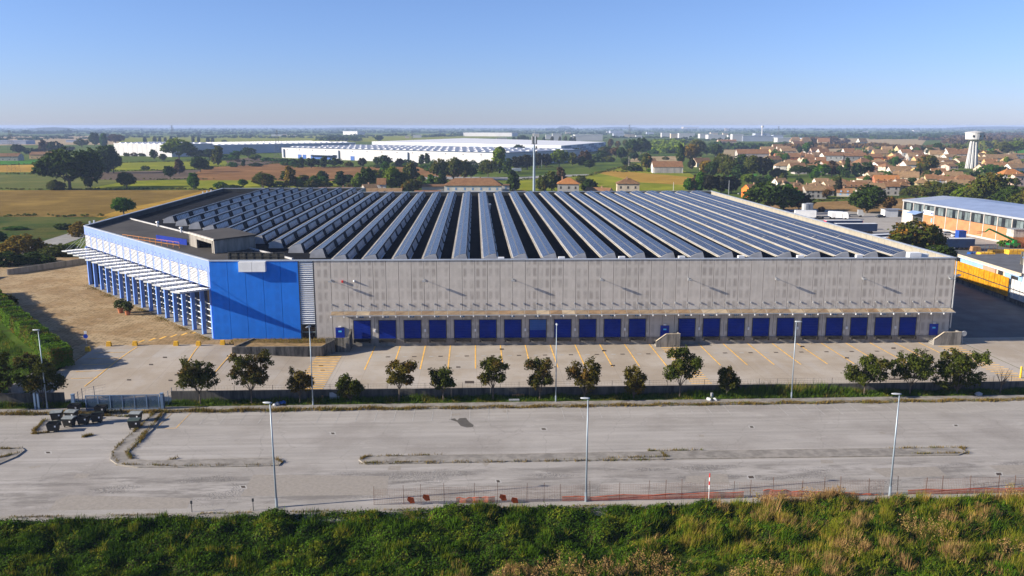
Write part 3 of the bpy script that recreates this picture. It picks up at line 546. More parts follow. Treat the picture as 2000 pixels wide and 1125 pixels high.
# --- ramp and stairs in front (thing by thing)
rp = empty('loading_ramp', (-36,153,0), 'black streaked concrete ramp wall and planter below the blue corner', 'ramp')
def rpart(name, mat, fn, parent=None): 
    mb = MB(); fn(mb); return mb.obj(name, mat, parent or rp)
ra, rb, rc_, rd = GH(457,691), GH(628,697), Vector((-23.6,151.2,0)), Vector((-23.4,156.6,0)); za = float(hz(ra.x,ra.y))-.3
zt = lambda x, y, Y: AY(x, y, Y).z
rpart('ramp_wall', mStain, lambda m: (m.prism([(ra.x,ra.y),(rb.x,rb.y),(rb.x,rb.y+.35),(ra.x,ra.y+.35)],[za,-.2,-.2,za],[2.35,1.95,1.95,2.35])))
rpart('ramp_wall', mStain, lambda m: (m.prism([(rb.x,rb.y),(-26.2,151.6),(-26.2,151.95),(rb.x,rb.y+.36)],-.2,[1.95,2.6,2.6,1.95])))
rpart('ramp_wall', mStain, lambda m: (m.prism([(-28.0,152.5),(-23.9,152.2),(-23.9,152.6),(-28.0,152.9)],-.2,[2.6,2.7,2.7,2.6]), m.prism([(-23.9,152.2),(-23.55,152.2),(-23.55,156.3),(-23.9,156.3)],-.2,[2.7,2.7,3.5,3.5])))
rpart('ramp_wall', mStain, lambda m: m.prism([(ra.x-.35,ra.y+.05),(ra.x-.002,ra.y+.05),(ra.x+1.6,156.2),(ra.x+1.25,156.2)],.8,[2.3,2.3,1.9,1.9]))
rpart('planter_soil', M('dry_weeds_soil', (.23,.15,.06), .95, .3, .8), lambda m: m.prism([(ra.x+.1,ra.y+.36),(rb.x,rb.y+.37),(-26.2,152.0),(-26.2,156.4),(-46,156.6)],-.1,[1.9,1.6,1.5,1.42,1.75]))
for k, (xa, lab) in enumerate(((34.1,'stepped grey concrete dock stair with sloping parapet between the dock doors'),(87.6,'stepped grey concrete dock stair with sloping parapet at the shaded building corner'))):
    w = 4.6 if k == 0 else 5.3; yb = FY(xa)-.3; stp = empty('dock_stair', (xa,yb-1.3,0), lab, 'stair', 'concrete dock stairs'); m = MB(); yf = yb-2.3
    m.prism([(0,0),(w,0),(w,.3),(0,.3)],0,.01); pts = [(xa,yf),(xa+w,yf)]
    s = MB(); s.add([(xa,yf,0),(xa+w,yf,0),(xa+w,yf,2.5),(xa+1.9,yf,2.5),(xa,yf,1.1)]+[(xa,yf+.28,0),(xa+w,yf+.28,0),(xa+w,yf+.28,2.5),(xa+1.9,yf+.28,2.5),(xa,yf+.28,1.1)],[(0,1,2,3,4),(9,8,7,6,5),(0,5,6,1),(1,6,7,2),(2,7,8,3),(3,8,9,4),(4,9,5,0)])
    s.obj('parapet', mStair, stp)
    for j in range(7): MB().box(xa+.1+j*.3,xa+.4+j*.3 if j < 6 else xa+w-.3,yf+.3,yb,0,.2*(j+1)).obj('step', mDock, stp)
    MB().box(xa+w-.28,xa+w,yf+.29,yb,0,2.5).obj('end_wall', mDock, stp)
    MB().add([(xa-.02,yf-.03,1.1),(xa+1.9,yf-.03,2.5),(xa+w+.02,yf-.03,2.5),(xa+w+.02,yf+.31,2.5),(xa+1.9,yf+.31,2.5),(xa-.02,yf+.31,1.1)]+[(xa-.02,yf-.03,1.18),(xa+1.9,yf-.03,2.58),(xa+w+.02,yf-.03,2.58),(xa+w+.02,yf+.31,2.58),(xa+1.9,yf+.31,2.58),(xa-.02,yf+.31,1.18)],[(0,1,7,6),(1,2,8,7),(2,3,9,8),(3,4,10,9),(4,5,11,10),(5,0,6,11),(6,7,10,11),(7,8,9,10)]).obj('coping', M('pale_coping',(.42,.36,.27),.85,.2,1), stp)
mir = empty('traffic_mirror', (93.3,152.6,0), 'round traffic mirror beside the corner dock stair', 'mirror')
MB().tube((93.3,152.6,0),(93.3,152.6,2.6),.05).obj('pole', mSteel, mir); MB().tube((93.45,152.5,2.2),(93.45,152.42,2.2),.55,.5,14).obj('mirror_face', mSteel, mir)
# ================================================================ street side: walls, gate, lamps, bins
gw = empty('garden_wall', (20,124.1,0), 'long dirty concrete wall between the loading yard and the street trees', 'wall')
xs = [-46.3+6.05*k for k in range(46)]
for k, (a, b) in enumerate(zip(xs, xs[1:])): MB().box(a+.012,b-.012,124.0+.004*(k%2),124.28,-.1,1.72+.1*math.exp(-(a+46)/20)-.006*k).obj('wall_segment', mWallG, gw)
gw2 = empty('garden_wall', (-100,124.1,0), 'shaded concrete wall under the hedge beside the gate', 'wall')
for k in range(16): MB().box(-62.2-6*(k+1)+.012,-62.2-6*k-.012,124.0,124.28,-.1,1.85).obj('wall_segment', mWallG, gw2)
def wire_fence(root, pts, z0, h, post, mat, sp, rails):
    for a, b in zip(pts, pts[1:]):
        a = Vector(a); b = Vector(b); n = max(1, round((b-a).length/sp))
        for k in range(n): p = a.lerp(b, k/n); MB().tube((p.x,p.y,z0),(p.x,p.y,z0+h),post,n=5).obj('post', mat, root)
    m = MB()
    for a, b in zip(pts, pts[1:]):
        for q in rails: m.tube((a[0],a[1],z0+h*q),(b[0],b[1],z0+h*q),.012,n=3)
        L = (Vector(b)-Vector(a)).length; nv = int(L/.45)
        for k in range(nv): p = Vector(a).lerp(Vector(b), k/nv); m.tube((p.x,p.y,z0),(p.x,p.y,z0+h*.95),.006,n=3)
    m.obj('wire_mesh', mat, root, kind='stuff')
wf = empty('wire_fence', (20,124.35,1.6), 'thin grey wire fence standing on the long street wall', 'fence'); wire_fence(wf, [(-45.5,124.15),(229,124.15)], 1.45, 1.15, .03, mDark, 2.9, (.02,.33,.66,.95))
# sliding gate
mGate = M('gate_blue_grey', (.07,.12,.19), .5, .12, 1); mGateP = M('gate_post_blue', (.13,.20,.30), .5, .12, 1)
ga = empty('sliding_gate', (-52.2,120.9,0), 'long blue grey sliding yard gate behind the black bins', 'gate')
m = MB(); m.box(-57.6,-46.9,120.86,120.94,2.28,2.4).box(-57.6,-46.9,120.86,120.94,.12,.3); m.obj('gate_rail', mGateP, ga)
for k in range(7): MB().box(-57.6+1.76*k,-57.48+1.76*k,120.84,120.96,.1,2.36).obj('gate_upright', mGateP, ga)
m = MB()
for k in range(98): m.box(-57.5+.108*k,-57.45+.108*k,120.88,120.92,.3,2.28)
m.obj('gate_bars', mGate, ga, kind='stuff')
for X, Y, lab in ((-46.5,120.9,'square blue post at the closing end of the sliding gate'),(-59.4,121.0,'square blue post at the bin end of the sliding gate')):
    t = MB().box(X-.2,X+.2,Y-.2,Y+.2,0,2.5).box(X-.24,X+.24,Y-.24,Y+.24,2.5,2.6).obj('gate_post', mGateP, off=Vector((X,Y,0))); tag(t, lab, 'post')
t = empty('guide_post', (-64.9,121.4,0), 'pair of slim blue guide posts in the verge beside the leaning lamp', 'post')
for dx in (-.25,.25): MB().box(-64.9+dx-.13,-64.9+dx+.13,121.3,121.5,0,2.7).obj('upright', mGateP, t)
for pts, lab in (([(-46.2,121.0),(-46.2,124.1),(-43.2,125.4)],'short blue mesh fence panel at the wall end of the gate'),([(-59.4,121.2),(-59.6,124.3),(-57,126.5)],'short blue mesh fence panel behind the bins')):
    f = empty('mesh_fence', (pts[0][0],pts[0][1],0), lab, 'fence'); wire_fence(f, pts, 0.0, 2.4, .05, mGate, 1.6, (.03,.2,.4,.6,.8,.97)); m = MB()
# left bank: raised lawn, retaining wall, hedge
mLawn = soil_mat('bank_lawn', (.035,.085,.008), (.085,.13,.016), scale=.12, dark=(.05,.045,.012))
MB().prism([(-72.0,126),(-71.9,139.5),(-104,184),(-128,222),(-190,222),(-190,126)],-.2,1.3).obj('bank', mLawn, kind='structure'); MB().prism([(-72.0,124.3),(-72.0,125.99),(-190,125.99),(-190,124.3)],-.2,1.0).obj('bank', mLawn, kind='structure')
rw = MB().box(-71.9,-71.55,127,139.4,-.1,2.0).obj('retaining_wall', mDock, off=Vector((-71.7,133,0))); tag(rw, 'low pale concrete retaining wall along the yard edge under the hedge', 'wall')
bwl = MB().prism([(-127.5,231),(-127.2,231),(-104.5,268),(-104.8,268)],0,3.0).prism([(-129,228),(-128.7,228),(-126.8,203),(-127.1,203)],0,2.6).obj('boundary_wall', mDock); tag(bwl, 'low concrete boundary wall behind the paved court, bushes beyond', 'wall')
def lamp_post(base, hgt, head=(0,-1), lab='', r=.11, lean=(0,0), grp=None):
    b = Vector(base); t = empty('street_lamp', b, lab, 'lamp post', grp); top = b+Vector((lean[0],lean[1],hgt))
    MB().tube(b-Vector((0,0,.1)),top,r,r*.55,8).obj('pole', mPole, t, smooth=True); MB().tube(b-Vector((0,0,.1)),b+Vector((0,0,1.1)),r*1.25,n=8).obj('base_sleeve', mPole, t)
    hd = Vector((head[0],head[1],0)).normalized(); sd_ = Vector((-hd.y,hd.x,0)); m = MB(); pr = [(-.2,.10,.12),(.0,.16,.13),(.4,.2,.14),(.7,.14,.1),(.85,.03,.05)]; vs = []
    for d, w, z in pr:
        for a in range(8): an = 2*math.pi*a/8; vs.append(top+hd*d+sd_*(w*math.cos(an))+Vector((0,0,z*.8*math.sin(an)+.05)))
    m.add(vs, [(8*i+a,8*i+(a+1)%8,8*i+8+(a+1)%8,8*i+8+a) for i in range(4) for a in range(8)]+[tuple(range(7,-1,-1)),tuple(range(32,40))]); m.obj('lamp_head', mHead, t, smooth=True)
mPole = M('pole_grey_blue', (.26,.32,.38), .45, .1, .8, metal=.3, spec=.5); mHead = M('lamp_head_grey', (.34,.37,.40), .4, .08, 1, spec=.5)
for x, y, lx, lab in ((540,992,-.3,'tall grey street lamp at the grass edge, nearest the gate side'),(1144,978,.1,'tall grey street lamp at the grass edge, middle of three'),(1738,968,.2,'tall grey street lamp at the grass edge by the orange net')):
    p = G(x,y); lamp_post((p.x,87.4,0), 12.0, (-1,.25), lab, .12, (lx*.3,0))
for x, lab in ((-24.6,'slim grey lamp in front of the hatched walkway and ramp'),(12.0,'slim grey lamp in the verge before the middle docks'),(48.4,'slim grey lamp in the tall grass before dock fifteen')): lamp_post((x,121.8,0), 12.2, (-.5,-1) if x < 0 else ((0,-1) if x < 20 else (1,-.3)), lab, .1)
lamp_post((-63.6,121.7,0), 12.1, (-1,.1), 'grey lamp leaning beside the hedge bank and gate', .1, (-.1,0))
# bins
mBin = M('bin_black', (.012,.013,.012), .55, .3, 1.5, spec=.4); mLidG = M('bin_lid_grey', (.20,.22,.22), .5, .2, 2); mLidD = M('bin_lid_dark', (.05,.07,.06), .5, .2, 2)
mSt = M('sticker_white', (.7,.7,.7), .5, .05, 1)
def bin_(x, y, rz, lid, lab):
    p = G(x, y); t = empty('wheeled_bin', (p.x,p.y+.6,0), lab, 'bin', 'black wheeled bins by the gate'); t.rotation_euler = (0,0,rz)
    def part(n, mat, fn, par=t):
        m = MB(); fn(m); return place(n, m.mesh(n, mat), par)
    o = .06 if lid else .9
    def body(m):
        a, b, w = [(-.62,-.42),(.62,-.42),(.62,.42),(-.62,.42)], [(-.75,-.58),(.75,-.58),(.75,.58),(-.75,.58)], .05
        m.add([(*p,.22) for p in a]+[(*p,1.3) for p in b]+[(p[0]*.93,p[1]*.91,1.3) for p in b]+[(p[0]*.9,p[1]*.88,.3) for p in a], [(3,2,1,0)]+[(i,(i+1)%4,4+(i+1)%4,4+i) for i in range(4)]+[(4+i,4+(i+1)%4,8+(i+1)%4,8+i) for i in range(4)]+[(8+i,8+(i+1)%4,12+(i+1)%4,12+i) for i in range(4)]+[(12,13,14,15)])
    part('bin_body', mBin, body)
    for sx in (-.5,.5):
        for sy in (-.35,.35): part('wheel', mRub, lambda m: m.tube((sx-.05,sy,.11),(sx+.05,sy,.11),.11,n=8))
    if lid == 'closed' or lid == 'green': part('lid', mLidG if lid == 'closed' else mLidD, lambda m: m.add([(-.78,-.62,1.32),(.78,-.62,1.32),(.78,.0,1.48),(-.78,.0,1.48),(-.78,.62,1.4),(.78,.62,1.4),(-.78,-.62,1.27),(.78,-.62,1.27),(.78,.62,1.3),(-.78,.62,1.3)],[(0,1,2,3),(3,2,5,4),(6,7,1,0),(7,8,5,2,1),(8,9,4,5),(9,6,0,3,4)]))
    if lid == 'back': part('lid', mLidD, lambda m: m.add([(-.76,.6,1.34),(.76,.6,1.34),(.76,.85,.55),(-.76,.85,.55),(-.76,.66,1.36),(.76,.66,1.36),(.76,.91,.55),(-.76,.91,.55)],[(0,3,2,1),(4,5,6,7),(0,1,5,4),(1,2,6,5),(2,3,7,6),(3,0,4,7)]))
    part('sticker', mSt, lambda m: m.box(.3,.5,-.58,-.55,.8,1.02)); 
for a in ((101,846,.12,'back','open black wheeled bin at the near corner of the cluster, by dry grass'),(132,836,-.1,'closed','black wheeled bin with pale dusty lid in the middle of the cluster front'),(160,832,.08,'back','open black wheeled bin beside the pale lidded one, cluster front'),(187,828,.15,'back','open black wheeled bin at the end of the cluster front with white sticker'),(108,824,.2,'closed','black wheeled bin with shiny pale lid behind the corner bin'),(137,823,-.15,'closed','black wheeled bin with pale lid squeezed in the second rank'),(142,809,.1,'back','open black wheeled bin at the back of the cluster near the gate post'),(194,812,.05,'back','open black wheeled bin close against the gate bars'),(260,840,.05,'green','black wheeled bin with dull green lid standing apart by the kerb'),(263,826,-.06,'closed','black wheeled bin with glossy lid behind the green lidded one')): bin_(*a)
# bollards, sign, pots, markers
mBol = M('bollard_yellow', (.70,.40,.03), .6, .15, 1.5)
for x, y, lab in ((172,686,'yellow concrete bollard in the hedge shadow by the court edge'),(213,676,'yellow concrete bollard just clear of the hedge shadow'),(264,675,'yellow concrete bollard with chipped top at the start of the yellow crossing marks'),(344,675,'yellow concrete bollard halfway along the court edge'),(388,675,'yellow concrete bollard next to the last but one bay line'),(435,673,'yellow concrete bollard closest to the ramp wall')):
    p = GH(x,y); m = MB(); m.prism([(-.42,-.28),(.42,-.28),(.42,.28),(-.42,.28)],-.1,.55).prism([(-.36,-.22),(.36,-.22),(.36,.22),(-.36,.22)],.55,.85); o = m.obj('bollard', mBol, off=Vector((0,0,0))); o.location = p; tag(o, lab, 'bollard', 'yellow bollards along the court edge')
for x, y, lab in ((1993,738,'yellow steel post beside the bare sapling, at the yard end'),):
    p = G(x,y); o = MB().tube((0,0,0),(0,0,1.9),.16,n=10).tube((0,0,1.9),(0,0,2.0),.16,.08,10).obj('yellow_post', mBol, off=Vector((0,0,0)), smooth=False); o.location = p; tag(o, lab, 'post')
p = GH(169,672,.0); t = empty('road_sign', p, 'round blue sign in the hedge shadow at the court edge', 'sign'); MB().tube(p,p+Vector((0,0,2.1)),.04).obj('pole', mSteel, t); MB().tube(p+Vector((0,-.06,1.5)),p+Vector((0,-.1,1.5)),.42,n=16).obj('sign_disc', M('sign_disc_blue',(.01,.05,.42),.4,.05,1), t); MB().box(p.x-.25,p.x+.25,p.y-.08,p.y-.04,p.z+2.0,p.z+2.5).obj('sign_plate', mWhite, t)
mTerra = M('terracotta', (.42,.15,.07), .8, .15, 2)
def pot(x, y, lab, h):
    p = G(x,y,1.46); t = empty('potted_shrub', p, lab, 'plant', 'potted shrubs on the court'); m = MB()
    m.tube(p,p+Vector((0,0,.85)),.45,.62,12).tube(p+Vector((0,0,.85)),p+Vector((0,0,1.0)),.7,.7,12); m.obj('pot', mTerra, t)
    MB().tube(p+Vector((0,0,.9)),p+Vector((.1,0,2.0)),.07,.04,5).obj('stem', mBark, t); V, tn = crown(46, 14, [(0,0,0,1.2,1.2,h)], .2, .45)
    place('foliage', np_mesh('foliage', V, 4, mLeafPot, tn), t, p+Vector((0,0,1.0+h)))
mBark = M('bark', (.10,.08,.06), .9, .3, 3); mLeafPot = leafmat('oleander_leaf', (.03,.05,.018), (.075,.095,.035))
pot(236,611,'terracotta pot with drooping shrub, slightly behind its neighbour',1.0); pot(250,615,'terracotta pot with rounded shrub, in front of its neighbour',.95)
p = G(1384,977); t = empty('height_marker', p, 'thin red and white banded marker pole by the orange net', 'pole'); 
for k in range(7): MB().tube(p+Vector((0,0,3.2*k/7 if k else 0)),p+Vector((0,0,3.2*(k+1)/7)),.03 if k < 3 else .06,n=6).obj('band', mWhite if k % 2 or k < 3 else mRed, t)
for x, y, h, lab in ((375,1000,1.3,'short dark post at the pavement edge, the bolder of two'),(495,997,1.4,'thin pale post at the pavement edge near the street lamp')): p = G(x,y); tag(MB().tube(p,p+Vector((0,0,h)),.05,.04,5).box(p.x-.1,p.x+.1,p.y-.05,p.y+.05,h-.35,h).obj('marker_post', mDark, off=p), lab, 'post')
p = G(1322,663,0); tag(MB().tube((0,0,0),(0,0,1.0),.25,.32,10).tube((0,0,1.0),(0,0,1.1),.35,.3,10).obj('litter_bin', M('teal_plastic',(.01,.20,.20),.5,.1,1), off=Vector((0,0,0))), 'small teal litter bin beside the middle dock stair', 'bin').location = p
# rusty mesh fence with orange net along the grass
mRust = M('rust', (.13,.06,.03), .9, .3, 2); mNet = NT('orange_net')
def net_mat(t):
    c = t.out((.40,.10,.04), .7, .2); w = t.N('ShaderNodeTexBrick'); w.offset = 0
    sx = t.N('ShaderNodeSeparateXYZ'); t.l.new(t.N('ShaderNodeNewGeometry').outputs['Position'], sx.inputs[0]); cb = t.N('ShaderNodeCombineXYZ'); t.l.new(sx.outputs['X'], cb.inputs[0]); t.l.new(sx.outputs['Z'], cb.inputs[1]); t.l.new(cb.outputs[0], w.inputs['Vector'])
    for k, v in (('Scale',1.0),('Mortar Size',.015),('Brick Width',.11),('Row Height',.075)): w.inputs[k].default_value = v
    tr = t.N('ShaderNodeBsdfTransparent'); mx = t.N('ShaderNodeMixShader'); o = t.n['Material Output']; f = t.math('MULTIPLY', t.math('SUBTRACT', 1.0, w.outputs['Fac']), .92)
    t.l.new(f, mx.inputs[0]); t.l.new(t.b.outputs[0], mx.inputs[1]); t.l.new(tr.outputs[0], mx.inputs[2]); t.l.new(mx.outputs[0], o.inputs[0]); return c
mNetM = net_mat(mNet)
mf = empty('site_fence', (25,87.55,0), 'rusty reinforcing mesh fence along the grass edge', 'fence'); px = -11.5
while px < 75:
    b = rng.uniform(-.08,.08); hh = 2.15+rng.uniform(-.15,.25); MB().tube((px,87.55,0),(px+b,87.6,hh),.03,n=4).obj('post', mRust, mf); px += rng.choice([1.9,2.6,3.3])
m = MB(); x = -11.5
while x < 75:
    L = 4.4; sag = rng.uniform(-.05,.1); rot = rng.uniform(-.04,.04)
    if not 46.5 < x+2 < 50.3:
        for k in range(23): xx = x+L*k/23; m.tube((xx,87.52,.05),(xx+rot,87.52,1.95-sag),.008,n=3)
        for k in range(10): z = .1+.2*k; m.tube((x,87.5,z-rot),(x+L,87.5,z+rot-sag),.008,n=3)
    x += L+.05
m.obj('wire_mesh', mRust, mf, kind='stuff')
def net(x0, x1, h0, h1, lab, Y=87.35, n=12, droop=.12):
    m = MB(); P = []
    for k in range(n+1):
        x = x0+(x1-x0)*k/n; h = h0+(h1-h0)*k/n+droop*(math.sin(k*2.1)*.5+rng.normal(0,.35)); P.append((x, Y+.06*math.sin(k*1.7), h))
    for a, b in zip(P, P[1:]): m.quad((a[0],a[1],.12),(b[0],b[1],.12),b,a,0)
    t = empty('orange_net', (x0,Y,0), lab, 'safety net', 'orange safety nets on the site fence'); m.obj('netting', mNetM, t); c = MB()
    for a, b in zip(P, P[1:]): c.tube(a, b, .04, n=5)
    c.obj('folded_edge', M('net_orange', (.45,.085,.03), .7, .2, 2), t)
for a in ((9.4,30.0,.6,.8,'long sagging orange net passing behind the middle lamp'),(-2.4,1.9,.7,.8,'short orange net strip between two leaning net scraps'),(48.9,76,.6,.7,'long straight orange net at the far end beyond the lamp'),(32.2,40.0,1.0,.55,'orange net half sunk behind dry reeds'),(40.0,45.5,.55,.15,'twisted end of orange net lying down in the weeds')): net(*a)
for x, h, lab in ((-7.6,1.0,'bent orange net scrap hanging over a post, first along the fence'),(-5.9,1.25,'folded orange net scrap on the second fence post'),(2.6,1.1,'small red orange net scrap next to the long mesh'),(3.9,.7,'tiny orange net scrap close to the middle lamp')):
    m = MB(); m.add([(x,87.3,h),(x+.5,87.3,h-.1),(x+.65,87.3,h-.75),(x+.15,87.3,h-.8),(x-.1,87.1,h+.1),(x-.2,87.1,h-.3)],[(0,3,2,1),(0,4,5,3)]); tag(m.obj('net_scrap', M('net_red', (.6,.10,.02), .7, .2, 2), off=Vector((x,87.3,0))), lab, 'safety net')
# litter in the verge
mBag = M('bag_blue', (.03,.12,.38), .45, .2, 2); mBagW = M('bag_white', (.34,.35,.37), .45, .1, 2); mCard = M('chipboard', (.30,.17,.08), .8, .2, 2)
def bag(x, y, s, mat, lab, name='rubbish_bag', cat='rubbish'):
    p = G(x,y); bm = bmesh.new(); bmesh.ops.create_icosphere(bm, subdivisions=2, radius=s)
    for v in bm.verts: v.co *= 1+.3*math.sin(v.co.x*9/s*.4+v.co.y*7+x); v.co.z = v.co.z*.75+s*.55
    me = bpy.data.meshes.new(name); bm.to_mesh(me); bm.free(); me.materials.append(mat); tag(place(name, me, None, p), lab, cat)
for a in ((540,793,.45,mBagW,'white rubbish bag lying beside the blue bag heap'),(552,790,.45,mBag,'bright blue rubbish bag in the verge near the walkway lamp'),(545,785,.4,mLidG,'grey rubbish bag on top of the heap by the blue bag'),(1385,783,.4,mBagW,'white plastic litter heap below the white appliance'),(1396,783,.35,mBagW,'small white plastic bag next to the litter heap'),(1911,774,.5,mBagW,'white plastic rubbish under the big street tree'),(632,785,.35,mBagW,'white bucket like bag below the brown cabinet')): bag(*a)
def slab(x, y, w, d, h, rz, mat, name, lab, cat, tilt=0):
    p = G(x,y); m = MB(); m.box(-w/2,w/2,-d/2,d/2,0,h); o = place(name, m.mesh(name, mat), None, p, rz); o.rotation_euler = (tilt,0,rz); tag(o, lab, cat)
slab(636,782,1.2,.4,.9,.1,mCard,'dumped_cabinet','brown dumped cabinet leaning at the wall in the verge','cabinet'); slab(654,784,1.5,.06,1.4,.2,mBagW,'dumped_board','upright white board dumped beside the brown cabinet','board',-.3); slab(668,785,2.6,.9,.12,-.2,mBagW,'dumped_board','white sheet lying flat in the verge by the cabinet','board',.15)
slab(1012,778,1.9,.5,.7,.05,mCard,'dumped_board','orange brown board dumped in the verge on a white one','board'); slab(1004,784,1.6,.5,.35,0,mBagW,'dumped_board','white board lying under the orange brown one','board'); slab(1390,779,.3,.3,.95,.2,mBagW,'dumped_appliance','slim white appliance standing in litter against the grass','appliance')
# flush ironwork, patches, stains on the street
def flat(name, pix, mat, dz, fn=G):
    pts = ccw([fn(x,y) for x,y in pix]); m = MB(); m.add([(p.x,p.y,p.z+dz) for p in pts],[tuple(range(len(pts)))]); m.obj(name, mat, kind='structure')
mIron = M('cast_iron', (.06,.045,.035), .8, .3, 3); mPatch = M('asphalt_patch', (.25,.228,.20), .92, .10, 2.5); mFrame = M('drain_frame', (.34,.33,.31), .9, .1, 1)
for x, y, w, h in ((973,940,4,2.2),(1467,932,6,2.4),(1951,926,6,2.4),(475,951,5,2),(650,846.5,4,1.6),(1062,838,5,1.6),(1468,834,4,1.6),(1867,831,4,1.4),(94,884,5,1.6)):
    flat('drain_cover', [(x-w-3,y-h-1.2),(x+w+1,y-h-1.2),(x+w+3,y+h+1.2),(x-w-1,y+h+1.2)], mFrame, .004); flat('drain_cover', [(x-w,y-h),(x+w-2,y-h),(x+w,y+h),(x-w+2,y+h)], mIron, .008)
for x, y in ((322,698),(295,712),(252,742),(345,732),(333,743),(627,714),(630,723),(895,717),(1197,714),(1180,685),(1070,699),(980,682),(1654,699),(1567,677),(1745,680)): flat('drain_cover', [(x-4,y-1.3),(x+4,y-1.3),(x+4.5,y+1.3),(x-4,y+1.3)], mIron, .012, GH)
for x in bay:
    for dx in (1.5,3.2): p = Vector((x+dx,148.6,0)); MB().add([(p.x-.4,p.y-.3,.012),(p.x+.4,p.y-.3,.012),(p.x+.4,p.y+.3,.012),(p.x-.4,p.y+.3,.012)],[(0,1,2,3)]).obj('drain_cover', mFrame if dx < 2 else mIron, kind='structure')
flat('drain_cover', [(908,744),(926,744),(926,749),(908,749)], mIron, .012); flat('drain_cover', [(1736,739),(1762,739),(1764,742),(1736,742)], mIron, .012)
for q in ([(110,977),(135,967),(375,973),(365,993),(95,997)],[(470,969),(495,927),(520,927),(760,930),(755,967)],[(150,925),(176,925),(168,934),(143,934)],[(760,910),(784,910),(782,918),(757,918)],[(1602,898),(1626,899),(1628,905),(1604,905)],[(840,968),(864,969),(864,977),(838,977)],[(1340,930),(1420,925),(1425,945),(1338,944)],[(1700,915),(1830,911),(1850,930),(1730,932)],[(1930,909),(2060,907),(2080,925),(1960,927)]): flat('asphalt_patch', q, mPatch, .0035)
mOil = M('oil_stain', (.085,.078,.068), .7, .15, 2)
flat('oil_stain', [(877,819),(888,817),(893,821),(897,817),(910,816),(916,824),(925,830),(924,834),(912,835),(900,832),(893,824)], mOil, .0045)
for q in ([(1364,849),(1373,849),(1376,853),(1366,853)],[(880,809),(897,806),(900,810),(884,813)],[(1715,844),(1724,843),(1731,848),(1720,847)],[(942,901),(955,900),(956,905),(948,912),(943,905)],[(980,802),(992,800),(997,804),(985,806)],[(55,912),(78,909),(80,912),(60,915)]): flat('oil_stain', q, mPatch, .0045)
# ---------------------------------------------------------------- street trees and verge growth
mLeafS = [leafmat('street_leaf', (.016,.026,.005), (.085,.09,.012), (.10,.06,.015)), leafmat('street_leaf_green', (.018,.034,.005), (.085,.10,.012), (.085,.07,.015)), leafmat('street_leaf_brown', (.035,.034,.006), (.14,.115,.016), (.13,.06,.015))]
def street_tree(bx, by, x0, x1, y0, y1, lab, mi=0, two=False, bare=False):
    b = G(bx, by); b.y = 122.7; b = Vector((AY(bx,by,122.7).x, 122.7, .05)); d = depth(b); k = d/FPX; t = empty('street_tree', b, lab, 'tree', 'small trees along the street wall')
    cx = ((x0+x1)/2-bx)*k; w = (x1-x0)*k/2; zt_ = AY(bx,y0,122.7).z; zb = AY(bx,y1,122.7).z; h = (zt_-zb)/2; zc = (zt_+zb)/2; tr = MB(); tips = []
    tr.tube(b, b+Vector((cx*.3,0,max(.6,zb*.9))), .13,.10,6); fork = b+Vector((cx*.3,0,max(.55,zb*.88)))
    nl = 9 if not bare else 14
    for i in range(nl):
        a = 2.4*i+bx; r = rng.uniform(.45,.95); e = Vector((b.x+cx+w*r*math.cos(a)*.9, b.y+w*.75*r*math.sin(a), zc+h*rng.uniform(-.5,.95)*(1-.3*r))); mid = fork.lerp(e,.5)+Vector((0,0,-.1))
        tr.tube(fork, mid, .06,.04,4); tr.tube(mid, e, .04,.012,4); tips.append(e-b)
        if bare:
            for q in range(3): tr.tube(mid.lerp(e,.3*q), e+Vector((rng.normal(0,.4),rng.normal(0,.4),rng.uniform(0,.7))), .018,.006,3)
    tr.obj('trunk', mBark, t)
    if bare: return
    L = [(e.x,e.y,e.z,w*rng.uniform(.18,.40),w*rng.uniform(.18,.36),h*rng.uniform(.16,.36)) for e in tips]+[(e.x*1.12,e.y*1.1,e.z+h*.16,w*.13,w*.13,h*.22) for e in tips]
    if two: L += [(cx-w*.6,0,zc+h*.2,w*.4,w*.4,h*.5),(cx+w*.35,0,zc,w*.5,w*.5,h*.95)]
    else: L += [(cx,0,zc-h*.15,w*.3,w*.3,h*.42),(cx+rng.uniform(-.3,.3)*w,0,zc+h*.45,w*.4,w*.35,h*.5),(cx-w*.45,0,zc-h*.35,w*.45,w*.4,h*.4),(cx+w*.45,0,zc-h*.3,w*.45,w*.4,h*.4)]
    n = int(110*(w*h*w)**.45*.75)+70; V, tn = crown(int(n*.68), 22, L, .15, .5, .75, .2)
    dn = int(n*.6)                                                  # loose sprays sticking out
    place('crown', np_mesh('crown', V, 4, mLeafS[mi], tn), t, b)
